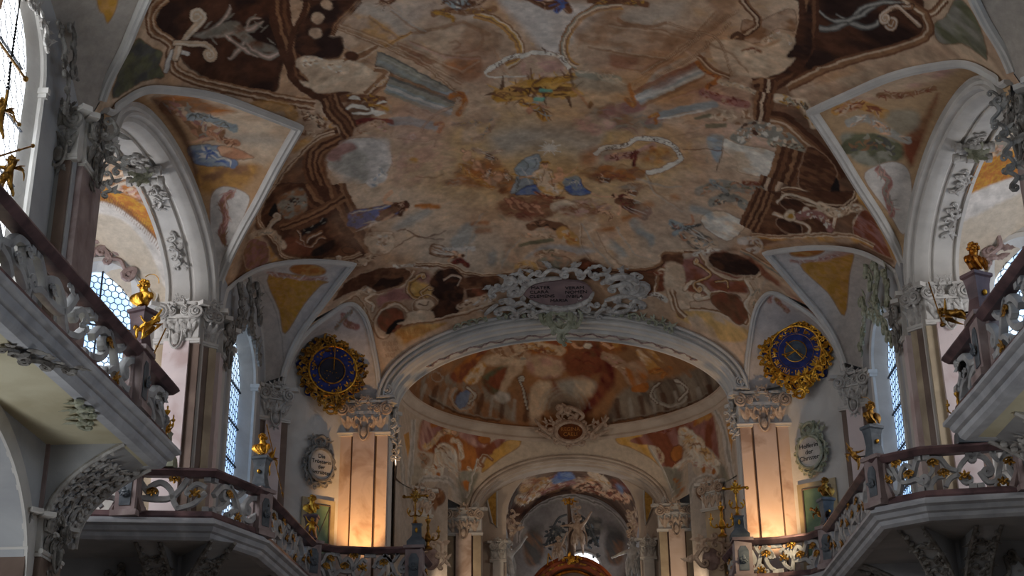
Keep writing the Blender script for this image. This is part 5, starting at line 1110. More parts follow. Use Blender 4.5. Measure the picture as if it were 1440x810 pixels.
ell(S,'H','wh',800,98,20,14,soft=1,edge='br'); drape(S,'H','850,60 900,60 930,90',26,['oc','oj','ye'],115,14)
fill(S,'H','cr','660,260 780,240 840,270 800,320 700,310',soft=5,c2='gr'); fill(S,'H','rb','640,240 700,330 660,320',soft=3,a=.8); fill(S,'H','be','560,280 640,260 620,350 580,450 550,440',soft=3,c2='cr'); ell(S,'H','gd',700,340,90,60,0,soft=6,a=.6)
for k in range(3): stroke(S,'H','gr',ellipse_pts(700,390,70+k*22,90+k*14,10,PI*1.05,PI*1.95),2,.5,1)
drape(S,'H','880,140 950,180 990,250',40,['be2','pk','cr','br2'],116,20); fill(S,'H','oc','1010,120 1080,110 1150,200 1100,220 1060,200',soft=1.5,c2='cr',ts=5,edge='br'); drape(S,'H','1080,210 1160,200 1130,230',20,['oj','br','oc'],117,8); stroke(S,'H','br2','1000,80 1160,210',6,.8,1,False); stroke(S,'H','br2','1090,60 1250,230',6,.8,1,False)
fill(S,'H','oj','970,180 1050,170 1060,270 1000,280',soft=2,c2='be2'); fill(S,'H','oj','1000,280 1070,260 1060,300 1000,300',soft=1); drape(S,'H','1120,90 1200,120 1240,110',30,['pk2','rb','be2'],118,14)
fill(S,'H','bl','220,340 240,300 280,295 275,350 240,375',soft=1.2,c2='bl2'); mould(S,'H','220,280 200,330 240,380 300,360 290,300',8,['gr','be2']); scrollw(S,'H','270,280 310,320 280,350',3,'gr','br'); ell(S,'H','gr',430,325,36,26,soft=2,c2='st')
mould(S,'H','1100,290 1110,340 1170,360 1230,330 1200,260',10,['gd','gr']); scrollw(S,'H','1190,250 1240,290 1200,340',3,'gr','db'); scrollw(S,'H','1120,260 1080,310 1110,350',3,'gr','db'); ell(S,'H','br2',140,235,24,20,soft=1.5,edge='gr'); scrollw(S,'H','500,250 520,300 540,380',3,'gr','db',4,0)
mould(S,'H','100,320 230,390 420,430',10,['gd','db'],.6); mould(S,'H','920,430 1180,380 1330,310',10,['gd','db'],.6)
# ---------------------------------------------------------------- pendentives
S=pend[-1]; S.c[:]=s2l((196,180,162))
fill(S,'I','ye','700,400 750,330 860,240 985,215 980,280 840,370 700,480 680,470',soft=1.2,c2='oc2',ts=3,edge='br2',exact=True)
fill(S,'I','oj','170,210 200,40 300,80 480,140 560,150 720,180 740,230 790,270 740,340 660,380 640,470 510,480 500,400 280,330 170,300',soft=2,c2='rb',ts=2)
fill(S,'I','pk2','180,190 215,40 330,100 350,170 280,240 220,310 180,280',soft=2,c2='pk',ts=4); fill(S,'I','pk','490,170 540,150 620,170 650,230 730,270 640,280 560,240',soft=2,c2='pk2'); fill(S,'I','rb','700,290 830,200 890,205 800,300 740,340',soft=1.5,c2='pk2'); ell(S,'I','oj',700,220,44,36,0,soft=1.2,edge='rb')
ell(S,'I','oj',290,100,34,24,0,soft=1.5); drape(S,'I','220,290 300,220 350,170 400,150 470,170',44,['be','cr','br2','oc2'],121,36,24); drape(S,'I','440,230 500,260 510,370',44,['cr','wh','be2'],122,18,24)
fill(S,'I','wh','290,330 330,260 400,250 460,300 490,400 500,530 420,470 340,540 250,540 220,490 280,420',soft=1.5,c2='cr',ts=5,edge='br2'); drape(S,'I','330,300 380,300 440,380',60,['wh','be','cr','br2'],123,24,30); drape(S,'I','220,480 300,450 420,440 500,520',40,['wh','cr','be2'],124,26,24); fill(S,'I','oj','290,420 320,440 310,460',soft=1); ell(S,'I','oj',328,505,16,24,0,soft=1)
ell(S,'I','sk',455,165,26,22,0,soft=1,edge='br'); ell(S,'I','sk',375,165,18,16,0,soft=1,edge='br')
scrollw(S,'I','760,380 700,340 660,400 680,430',3,'br2','rb'); drape(S,'I','570,450 600,470 640,450',20,['wh','be','br2'],125,10); fill(S,'I','gd','510,490 650,490 630,560 560,750 490,730',soft=2,c2='gn2',ts=5); fill(S,'I','oj','520,570 590,570 560,640',soft=1.5)
drape(S,'I','180,350 230,380 210,430',50,['be2','br2','gd'],126,18); mould(S,'I','650,380 600,520 560,700',10,['st','gr'])
S=pend[1]; S.c[:]=s2l((198,182,164))
fill(S,'J','ye','150,240 300,200 370,240 390,330 450,430 480,470 400,400 250,320 160,290',soft=1.2,c2='oc2',ts=3,edge='br2',exact=True)
fill(S,'J','pk2','330,240 420,180 600,130 700,90 860,60 900,180 930,400 850,330 620,200 640,400 620,460 500,470 470,430 440,310 340,290',soft=2,c2='rb',ts=2)
fill(S,'J','oc','740,90 820,40 870,80 800,130 730,160',soft=2,c2='oj'); ell(S,'J','oj',605,360,44,62,10,soft=1.2,edge='db'); fill(S,'J','rb','250,270 300,240 370,260 450,300 350,300',soft=1,c2='pk2')
fill(S,'J','cr','610,180 660,160 760,220 820,280 830,360 900,400 940,450 850,480 760,450 700,380 660,330 640,250',soft=1.5,c2='wh',ts=5,edge='br2'); drape(S,'J','640,200 700,270 780,330 860,400',70,['cr','wh','oc2','br2'],131,50,26); drape(S,'J','600,480 680,420 760,450 850,470 900,500',50,['wh','be','cr','pk'],132,34,22)
for x,y in ((600,550),(800,490),(880,510)): ell(S,'J','oj',x,y,16,24,0,soft=1)
ell(S,'J','sk',700,110,24,20,0,soft=1,edge='br'); drape(S,'J','430,190 500,200 560,180',20,['rb','pk2','wi'],133,14); drape(S,'J','460,330 500,380 480,440',30,['be','cr','br2'],134,14); fill(S,'J','gd','490,480 620,480 650,560 620,700 560,640',soft=2,c2='gn2',ts=5); drape(S,'J','590,560 640,640 610,690',20,['oj','go','gn2'],135,10); fill(S,'J','gd','920,460 980,480 1000,640 950,620',soft=3,c2='gn2'); mould(S,'J','390,320 500,500 580,700',10,['st','gr'])
for s,v in ((-1,'I'),(1,'J')):
    S=sev[(s,'ch')]; S.c[:]=s2l((186,176,166)); n=np.clip((S.n1-.4)/.25,0,1)[...,None]; S.c=S.c*(1-n*.4)+s2l((160,140,122))*n*.4
    S=pend[s]
    for T in (S,sev[(s,'ch')]):
        if s<0:
            mould(T,'I','160,740 190,560 300,540 430,560 480,740',34,['st','gr','st']); ell(T,'I','br2',300,690,82,74,0,soft=1.2,c2='br',ts=5,edge='db',exact=True); fill(T,'I','br2','280,750 320,750 300,800',soft=1,exact=True); drape(T,'I','240,660 300,680 350,660',40,['br2','br','be2'],141,18)
            fill(T,'I','oc','40,180 90,150 100,280 78,390',soft=1,sm=False,edge='st',exact=True); mould(T,'I','0,50 30,400 60,700',20,['gr','st','gr']); mould(T,'I','130,60 110,400 90,600',26,['st','gr','st']); fill(T,'I','gn2','110,440 200,440 180,560 110,640',soft=4,a=.5)
        else:
            mould(T,'J','690,740 720,600 830,540 930,600 950,700',34,['st','gr','st']); ell(T,'J','br2',830,655,80,74,0,soft=1.2,c2='br',ts=5,edge='db',exact=True); fill(T,'J','br2','810,720 860,720 835,760',soft=1,exact=True); drape(T,'J','770,630 830,650 890,630',40,['br2','br','be2'],142,18)
            fill(T,'J','oc','975,140 1020,120 1035,240 1018,380',soft=1,sm=False,edge='st',exact=True); mould(T,'J','880,10 960,200 1000,400 1040,620',26,['st','gr','st'])
# ---------------------------------------------------------------- apse barrel
S=apse; S.c[:]=s2l((120,94,76)); n=np.clip((S.n1-.4)/.2,0,1)[...,None]; S.c=S.c*(1-n*.7)+s2l((84,62,52))*n*.7
fill(S,'K','gd','110,170 300,110 500,85 700,90 900,150 880,210 700,150 500,120 300,170 180,230',soft=3,c2='be2',ts=3,a=.8)
cloud(S,'K',300,250,140,60,['be2','oc','br2','rb','be'],151,34); cloud(S,'K',620,230,110,50,['be2','oc','rb','be','wi'],152,34); cloud(S,'K',820,260,90,60,['wi','rb','pk2','db'],153,26)
drape(S,'K','180,330 260,300 330,240 420,200',60,['be','sk2','rb','wh','oc'],154,50,20); drape(S,'K','540,270 620,240 700,270 860,320',60,['sk','rb','be','wi','db'],155,60,20); drape(S,'K','640,160 700,200 740,240',50,['be','cr','oc'],156,24,18)
fill(S,'K','bl','385,220 430,160 510,155 530,190 440,215',soft=1.5,c2='bl2',ts=5); fill(S,'K','bl2','380,200 430,200 420,230',soft=2); drape(S,'K','330,290 420,240 520,220',30,['pk2','be','rb'],157,20,16); fill(S,'K','bl2','790,230 840,250 830,290',soft=2)
fill(S,'K','vd','110,360 240,370 330,300 480,250 580,290 700,340 600,320 480,280 330,340 230,420 150,460 110,440',soft=3,c2='db',ts=3); fill(S,'K','db','100,210 190,200 150,350 110,370',soft=3,c2='dg')
drape(S,'K','120,470 150,540 140,620',50,['be2','br','cr','db'],158,24); drape(S,'K','880,430 920,500 930,600',40,['be2','br','cr','rb'],159,24); mould(S,'K','100,150 105,420',8,['cr','be2'],sm=False); mould(S,'K','920,200 920,440',10,['cr','be'],sm=False)
S=aback; S.c[:]=s2l((178,170,162)); n=np.clip((S.n1-.4)/.25,0,1)[...,None]; S.c=S.c*(1-n*.5)+s2l((140,132,126))*n*.5
mould(S,'K','180,600 200,480 300,370 460,310 600,330 780,420 880,560',26,['st','gd','st','gr'])
for xs in ('210,560 260,520 330,560 345,640 310,730 240,740 210,660','720,580 770,530 850,560 840,680 810,740 740,720'): fill(S,'K','br2',xs,soft=3,c2='dg',ts=4,a=.85)
fill(S,'K','dg','260,490 330,490 320,560 250,540',soft=5,a=.6); fill(S,'K','dg','740,480 820,500 830,560 740,540',soft=5,a=.6); cloud(S,'K',460,540,80,60,['gd','dg','gr'],161,14); cloud(S,'K',640,500,80,60,['gd','dg'],162,12)
# ---------------------------------------------------------------- lunette cells
S=sev[(-1,1)]; S.c[:]=s2l((190,152,114))
fill(S,'N','be','620,400 900,410 1240,540 1120,700 900,640 760,480',soft=6,c2='cr',ts=2,exact=True); fill(S,'N','gr','900,560 1180,580 1150,620 1000,600',soft=6,a=.5)
fill(S,'N','oj','640,410 800,400 900,440 1000,470 880,480 720,440',soft=4,c2='br2'); fill(S,'N','br2','830,700 1000,690 1100,700 1010,800 850,810',soft=5,c2='oc',ts=3)
drape(S,'N','700,450 780,470 850,560 920,560',60,['br2','be','gd','pk2','sk2'],171,50,26); drape(S,'N','800,490 880,500 990,545',30,['gb','dg','bl3','gd'],172,24,26)
fill(S,'N','bl2','790,620 850,610 940,620 1000,680 980,700 880,700 820,685',soft=1.2,c2='bl3',ts=4,edge='dg'); drape(S,'N','820,650 900,650 980,690',36,['bl2','bl3','wh','bl'],173,18,26)
fill(S,'N','sk','920,620 980,620 1050,650 1070,665 1010,670 940,660',soft=1.2,c2='sk2',edge='br'); ell(S,'N','sk2',1000,605,16,14,0,soft=1); stroke(S,'N','sk','790,600 850,590 920,580',4,.8,1); drape(S,'N','880,560 930,590 990,600',24,['sk2','be','br','sk'],174,20,18)
fill(S,'N','db','640,420 700,440 800,600 840,800 780,620 700,500',soft=3,a=.75,exact=True)
fill(S,'P','st','295,300 300,270 320,262 350,275 345,300 330,340 315,400 300,400',soft=1.2,exact=True,edge='br2')
drape(S,'P','325,272 312,285 318,305 312,325 314,340',9,['pk2','pk','br2'],175,26,12)
S=sev[(1,1)]; S.c[:]=s2l((188,156,120))
fill(S,'O','be','600,420 900,300 1150,250 1150,300 1000,360 700,440',soft=5,c2='pk',ts=2); fill(S,'O','gn','660,580 760,560 900,590 940,650 860,700 740,690',soft=3,c2='gn2',ts=3); fill(S,'O','rb','930,600 1020,480 1080,400 1000,620 960,700',soft=4,c2='br2')
drape(S,'O','650,470 740,440 850,480',40,['oc','sk2','rb','be'],181,34,22); drape(S,'O','700,520 780,500 860,550 950,590',34,['gr','sk','wh','be2','br2'],182,30,22); drape(S,'O','830,400 950,400 1060,370',24,['br2','rb','be2'],183,24,20); fill(S,'O','gn2','850,480 980,460 990,540 900,560',soft=4,a=.7); drape(S,'O','700,620 800,590 890,640',60,['gn','gn2','dg','br2'],184,24,24)
fill(S,'P','st','1215,250 1235,232 1262,228 1280,245 1282,300 1270,330 1250,300',soft=1.2,exact=True,edge='br2'); drape(S,'P','1235,238 1250,255 1245,270 1255,300',10,['pk2','pk','gd'],185,26,12)
for s,v,tri,med in ((-1,'Q',['150,100 280,95 500,120 420,240 345,350 320,260','330,260 300,170 290,110 500,120'],('440,62',)),(1,'R',['300,150 560,90 545,180 520,400 440,290','1','1'],('330,80',))):
    S=sev[(s,2)]; S.c[:]=s2l((204,194,186))
    if s<0:
        fill(S,'Q','go','275,80 520,110 500,130 430,210 345,340 320,240',soft=1.2,c2='oc',ts=12,edge='br2',exact=True); ell(S,'Q','oc',445,62,80,26,4,soft=1.5,c2='oj',ts=5,edge='br2',exact=True)
        drape(S,'Q','270,75 350,90 430,100 520,100',14,['pk','st','pk2'],191,20,14); stroke(S,'Q','gd','225,100 290,200 335,400 320,560',1.5,.6,.8)
    else:
        fill(S,'R','go','300,150 430,125 560,88 545,200 520,400 440,290',soft=1.2,c2='oc',ts=12,edge='br2',exact=True); ell(S,'R','oc',335,82,88,28,-6,soft=1.5,c2='oj',ts=5,edge='br2',exact=True)
        fill(S,'R','pk','400,110 560,60 620,70 560,95 420,130',soft=2,a=.7); drape(S,'R','250,130 350,130 440,115 560,80',14,['pk','st','pk2'],192,20,14)
    S=sev[(s,3)]; S.c[:]=s2l((196,186,180))
    if s<0: drape(S,'Q','600,260 620,300 660,310',26,['pk2','pk','br2'],193,18,14); drape(S,'Q','570,320 600,280 640,240',14,['gd','br2'],194,12,12)
    else: drape(S,'R','180,320 210,350 240,380',20,['br2','pk2','pk'],195,14,12); drape(S,'R','150,330 160,290 230,300',24,['pk','pk2','st'],196,18,14)
    S=sev[(s,0)]; S.c[:]=s2l((168,158,148))
    fill(S,'P','go','135,-40 165,-40 165,5 152,32 146,20 138,10' if s<0 else '1310,-40 1340,-40 1330,10 1322,20',soft=1.2,c2='oc',ts=8,exact=True,edge='br2')
    # chapel vault: painted architecture above, golden lattice below
    S=sev[(s,'cv')]; S.c[:]=s2l((196,182,164))
    if s<0:
        drape(S,'S','110,340 200,300 300,280',60,['cr','be','br2','gd','be2'],201,40,40); drape(S,'S','170,200 220,240 300,200',50,['be','gn2','st','be2'],202,30,30); fill(S,'S','oj','150,320 220,330 250,350 170,350',soft=2,a=.6)
        mould(S,'S','110,380 220,340 330,320',26,['cr','be2','wh','br2']); drape(S,'S','200,400 260,420 320,440',40,['pk','cr','br2','oj'],203,34,20)
        fill(S,'S','go','60,390 110,385 180,400 270,450 340,520 370,600 385,680 340,600 260,520 160,450 60,430',soft=1.5,c2='oj',ts=16,exact=True,edge='br2')
        fill(S,'S','st','40,430 160,455 260,525 340,610 390,700 390,780 350,760 330,700 280,600 190,510 40,470',soft=1.5,exact=True)
        for i in range(40):
            t=i/39; x=90+290*t; y=400+ (230*t**1.6); stroke(S,'S','br',[(x,y),(x-14,y+34)],1,.7,.5,False); stroke(S,'S','br',[(x-14,y),(x+8,y+34)],1,.7,.5,False)
    else:
        fill(S,'O','go','1180,760 1230,700 1330,650 1410,620 1460,640 1440,720 1300,830 1150,900',soft=2,c2='oj',ts=16); drape(S,'O','1200,650 1300,640 1380,620',40,['be','pk','br2','gd'],204,34,24); mould(S,'O','1200,600 1300,590 1400,600',30,['cr','be2','gd']); fill(S,'O','st','1130,870 1250,800 1440,740 1440,800 1250,900 1120,960',soft=2)
# ================================================================ GALLERIES
Z3=Vector((0,0,1))
def path_frames(P,inward):
    """horizontal path: returns points, outward horizontal normals (away from the wall, mitred)"""
    n=len(P); A=[]
    for i in range(n):
        ds=[]
        if i>0: ds.append((P[i]-P[i-1]).normalized())
        if i<n-1: ds.append((P[i+1]-P[i]).normalized())
        ns=[Vector((d.y,-d.x,0))*inward for d in ds]; a=sum(ns,Vector()); a.normalize(); k=a.dot(ns[0]); A.append(a/max(k,.4))
    return A
def scroll_panel(fr,L,H,root,kind,goldm='gold_dark',mt='bal',gilt=True):
    """pierced strapwork of a balustrade bay: C and S scroll bands with gilded bosses"""
    mb=MB(); T=.11; w=.1+.02*(L>1.4)
    def sp(pts,c0,c1,ww=w):
        P=scroll2([(a*L,b*H) for a,b in pts],c0*H,c1*H,5,1.25,12); mb.ribbon([fr(x,y,T/2) for x,y in P],ww,T,fr.n)
    if kind==0:
        sp([(.04,.97),(.12,.78),(.2,.55),(.3,.42)],0,0); sp([(.02,.25),(.12,.36),(.3,.34),(.48,.36),(.6,.55),(.72,.95)],-.13,0)
        sp([(.62,.06),(.55,.3),(.5,.62),(.37,.82),(.24,.7),(.22,.55)],0,.12); sp([(.6,.06),(.8,.2),(.9,.4),(.97,.55)],0,0,w*.9); sp([(.72,.6),(.84,.8),(.97,.7)],.08,0,w*.8)
    elif kind==1:
        sp([(.03,.5),(.2,.85),(.42,.8),(.52,.5),(.62,.2),(.82,.15),(.97,.45)],0,0); sp([(.03,.1),(.18,.2),(.3,.45),(.3,.62)],0,.13); sp([(.97,.92),(.82,.82),(.7,.55),(.7,.42)],0,.13); sp([(.35,.95),(.5,.72),(.65,.95)],.05,.05,w*.8); sp([(.35,.05),(.5,.3),(.65,.05)],-.05,-.05,w*.8)
    else:
        sp([(.02,.9),(.2,.7),(.3,.45),(.2,.2)],.1,-.12); sp([(.3,.5),(.5,.6),(.65,.85),(.85,.9)],0,-.1); sp([(.3,.4),(.5,.3),(.62,.08)],0,0); sp([(.5,.6),(.62,.4),(.8,.35),(.95,.15)],0,.1); sp([(.95,.85),(.86,.6),(.97,.4)],0,0,w*.8)
    for a,b in ((.02,.93),(.98,.93),(.02,.06),(.98,.06)): mb.obox(fr(a*L,b*H,T/2),fr.u,fr.v,fr.n,.07,.05,T/2)
    pn=mb.build('scroll_panel',M[mt],root)
    spots=((.27,.58),(.55,.95),(.83,.45)) if kind==0 else ((.3,.72),(.5,.06)) if kind==1 else ((.18,.3),(.64,.5),(.85,.8))
    for q,(a,b) in enumerate(spots):
        g=MB(); f=Fr(fr(a*L,b*H,T),fr.u,fr.v,fr.n); up=PI/2 if b<.5 else -PI/2
        g.ball(f(0,0,.02),(.035,.035,.035),8,6)
        for k in (-1,0,1): leaf(g,f,0,0,up+k*.7,.15,.075,.3,3,.5*k)
        P=scroll2([(-.1,0),(0,.05),(.1,0)],.03,-.03,4,1.2,8); g.tube([f(x,y,.02) for x,y in P],.016,5)
        g.build('gilded_rosette' if gilt else 'stone_rosette',M[goldm if gilt else mt],pn)
    return pn
def gallery(label,P,inward,s,wallX,pan=(0,),panels=True,newels=(),gk=0,gilt=True,mt='bal',cell=1.25):
    root=thing('gallery_balcony',label,'balcony',(P[0].x,P[0].y,8.2),'stone balconies of the gallery')
    A=path_frames(P,inward); B=[Z3]*len(P); at=lambda z:[Vector((p.x,p.y,z)) for p in P]
    mb=MB(); mb.sweep([(-.14,0),(.02,0),(.08,.06),(.1,.14),(.16,.17),(.2,.26),(.28,.3),(.28,.36),(.16,.38),(.16,.44),(-.14,.44)],at(8.12),A,B); mb.build('cornice',M['cornice'],root,smooth=False)
    mb=MB(); mb.sweep([(-.12,0),(.1,0),(.12,.05),(.08,.16),(-.1,.16)],at(8.56),A,B); mb.build('plinth',M['marble_red'],root,smooth=False)
    mb=MB(); mb.sweep([(-.15,0),(-.1,-.05),(.1,-.05),(.15,0),(.19,.05),(.17,.1),(.1,.13),(-.1,.13),(-.17,.1),(-.19,.05)],at(9.5),A,B); mb.build('handrail',M['marble_red'],root)
    # bays
    k=0
    for i in range(len(P)-1):
        d=P[i+1]-P[i]; L=d.length; u=d.normalized(); n=Vector((u.y,-u.x,0))*inward
        if L<.35: continue
        m=max(1,round(L/cell)); cl=L/m
        for j in range(m):
            o=P[i]+u*(cl*j+.06); fr=Fr(Vector((o.x,o.y,8.73))-n*.06,u,Z3,n)
            if (cl-.12)<.3: continue
            scroll_panel(fr,cl-.12,.73,root,(k+gk)%3,gilt=gilt or k%5==4,mt=mt); k+=1
    for i,(p,n) in enumerate(newels):   # stone posts
        p=Vector(p); n=Vector(n).normalized(); u=Vector((-n.y,n.x,0)); c=Vector((p.x,p.y,9.1)); mb=MB()
        mb.obox(c,u,Z3,n,.22,.5,.17); mb.obox(c+Z3*.5,u,Z3,n,.27,.04,.22); mb.obox(c-Z3*.46,u,Z3,n,.28,.06,.24)
        for sg in (-1,1): mb.tube([c+u*sg*.22+Z3*.4,c+u*sg*.22-Z3*.1,c+u*sg*.34-Z3*.42],[.04,.05,.09],6)
        nb=mb.build('newel_post',M['newel'],root,smooth=False)
        fb=MB(); fb.plate(c+n*.172,u,Z3,n,[(-.12,-.3),(.12,-.3),(.13,.2),(.06,.32),(-.06,.32),(-.13,.2)],[],.012); fb.build('newel_panel',M['slate'],nb,smooth=False)
        g=MB(); leaf(g,Fr(c+n*.19,u,Z3,n),0,-.1,PI/2,.2,.12,.2,3); leaf(g,Fr(c+n*.19,u,Z3,n),0,-.1,2.4,.16,.1,.2,3); leaf(g,Fr(c+n*.19,u,Z3,n),0,-.1,.8,.16,.1,.2,3); g.build('newel_ornament',M['slate'],nb)
    return root
def soffit(name,poly,z,mt='cream',t=.18):
    mb=MB(); mb.plate((0,0,z),(1,0,0),(0,1,0),(0,0,1),poly,[],t); return struct(mb.build(name,M[mt],smooth=False))
GP={}
for s in (-1,1):
    sd=SIDE[s]
    if s<0:
        G1=[(-7.12,12.2),(-7.06,17),(-6.95,21.5),(-6.93,23.1),(-8.2,23.3)]
        G2=[(-12.4,27.2),(-10.4,28.15),(-9.1,28.35),(-7.45,28.6),(-6.8,30.3),(-6.6,35.5)]
        G3=[(-6.6,35.5),(-6.1,36.1),(-5.2,36.35),(-4.05,36.35),(-3.95,38.2)]
    else:
        G1=[(6.55,12.2),(6.5,17),(6.46,20.9),(6.42,22.45),(7.8,22.7)]
        G2=[(12.2,26.8),(10.2,27.55),(9.05,27.8),(7.1,28.1),(6.35,28.75),(6.36,35.0)]
        G3=[(6.36,35.0),(6.0,35.7),(5.2,36.1),(4.35,36.2),(4.2,38.2)]
    V3=lambda L:[Vector((a,b,0)) for a,b in L]
    G1,G2,G3=V3(G1),V3(G2),V3(G3); GP[s]=(G1,G2,G3); inw=1 if s<0 else -1
    near={-1:'near left, blue-grey in the daylight, below the huge bright window',1:'near right, cut by the picture edge, dark underside'}[s]
    gallery('long gallery balcony '+near,G1,inw,s,8.2,newels=[((G1[2].x,G1[2].y-.1),(-s,0,0))],gk=0,gilt=False,cell=1.9)
    gallery('angular gallery balcony with gilded scrollwork across the %s side chapel'%sd,G2,inw,s,8.2,newels=[((G2[2].x,G2[2].y),(s*.1,-1,0)),((G2[4].x,G2[4].y+.05),(-s,-.5,0)),((G2[1].x,G2[1].y),(0,-1,0))],gk=0 if s<0 else 1)
    gallery('curved gallery balcony in front of the %s chancel arch pier'%sd,G3,inw,s,8.2,newels=[((G3[0].x,G3[0].y),(-s*.7,-.7,0)),((G3[3].x,G3[3].y),(0,-1,0))],gk=2)
    X=lambda a:XC+s*a
    soffit('ceiling',[(X(8.4),-2),(G1[0].x,12.2),(G1[1].x,17),(G1[2].x,21.5),(G1[3].x,23.1),(X(8.4),23.1)] if s<0 else [(X(8.4),-2),(G1[0].x,12.2),(G1[1].x,17),(G1[2].x,21),(G1[3].x,22.45),(X(8.4),22.5)],8.14)
    soffit('ceiling',[(p.x,p.y) for p in G2]+[(X(8.2),35.5),(X(8.2),31),(X(12.5),31)],8.14,'stucco_grey')
    soffit('ceiling',[(p.x,p.y) for p in G3[:4]]+[(X(4.2),38.3),(X(8.2),38.3),(X(8.2),35.0)],8.14,'stucco_grey')
# ---- consoles below the galleries
def console(label,O,n,depth,h,w,mt='stucco_grey',seed=0,orn='relief_dark'):
    """curved bracket: O top point at wall, n outward, reaches 'depth' out at the top"""
    O=Vector(O); n=Vector(n).normalized(); u=Z3.cross(n)
    t=thing('gallery_console',label,'console',tuple(O-Z3*h),'curved stucco consoles under the gallery')
    prof=[(depth*(1-math.cos(PI/2*i/12))**.9*1.0,-h+h*math.sin(PI/2*i/12)) for i in range(13)]
    prof=[(depth*((i/12)**1.8),-h*(1-(i/12)**.75)) for i in range(13)]
    mb=MB(); out=prof+[(0,0)]; mb.plate(O-u*w/2,n,Z3,u,out,[],w); b=mb.build('bracket',M[mt],t,smooth=False)
    ob=MB(); fr=[]
    for i in range(12):
        a=O+n*prof[i][0]+Z3*prof[i][1]; c=O+n*prof[i+1][0]+Z3*prof[i+1][1]; v=(c-a).normalized(); nn=v.cross(u).normalized()
        if nn.dot(n)<0 : nn=-nn
        for sg in (-1,1): ob.ball(a+u*sg*w*.42+nn*.03,(.07,.07,.07),6,4)
        if i%2==1 and i<11:
            f=Fr(a,u,v,nn); rocaille(ob,f,[(-w*.4,-.1),(-w*.15,.16),(w*.15,-.02),(w*.42,.14)],.24,seed+i)
    for sg in (-1,1):
        pp=[O+n*(x+.05)+Z3*(z-.02)+u*sg*w*.5 for x,z in prof]; ob.tube(pp,.045,6)
    ob.build('stucco_relief',M[orn],b); return t
for s in (-1,1):
    X=lambda a:XC+s*a; sd=SIDE[s]
    console('large dark rocaille console under the near %s balcony end'%sd,(X(8.15),22.4 if s<0 else 21.8,8.15),(-s,0,0),1.15,1.35,1.5,seed=3+s,orn='relief')
    console('scrolled console under the %s chapel balcony corner, left one of its pair'%sd if s<0 else 'scrolled console under the %s chapel balcony corner, right one of its pair'%sd,(X(8.55),30.15,8.15),(0,-1,0),1.5,1.4,.5,seed=13+s)
    console('slanting console under the chamfered corner of the %s chapel balcony'%sd,(X(8.0),30.2,8.15),(-s*.55,-.8,0),1.7,1.45,.5,seed=23+s)
    console('console facing the nave under the long %s chapel balcony side'%sd,(X(8.05),32.6,8.15),(-s,0,0),1.3,1.2,.6,seed=33+s)
    console('last console before the clock wall on the %s side'%sd,(X(8.05),35.2,8.15),(-s,0,0),1.3,1.1,.6,seed=43+s)
    # stucco cartouche on the wall below
    t=thing('stucco_cartouche','dull grey rocaille cartouche on the wall under the %s chapel balcony'%sd,'stucco ornament',(X(9.4),30.05,7.2))
    fr=Fr((X(9.5),30.08,7.35),(1,0,0),Z3,(0,-1,0)); mb=MB(); mb.ball(fr(0,0,.02),(.32,.06,.4),14,8); f=mb.build('field',M['stucco_grey'],t)
    mb=MB(); rocaille(mb,fr,ellipse_pts(0,0,.42,.52,20),.32,51+s); mb.build('rocaille_frame',M['relief_dark'],t)
    # lower pier capital by the near arcade
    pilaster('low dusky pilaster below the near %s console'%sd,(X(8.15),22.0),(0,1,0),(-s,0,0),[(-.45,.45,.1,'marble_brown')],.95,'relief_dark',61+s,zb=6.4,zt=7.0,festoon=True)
    pilaster('low brown pilaster facing the viewer at the near %s arcade corner'%sd,(X(8.4),21.35),(1,0,0),(0,-1,0),[(-.22,.22,.1,'marble_brown')],.5,'relief_dark',63+s,zb=6.4,zt=7.0,festoon=False)
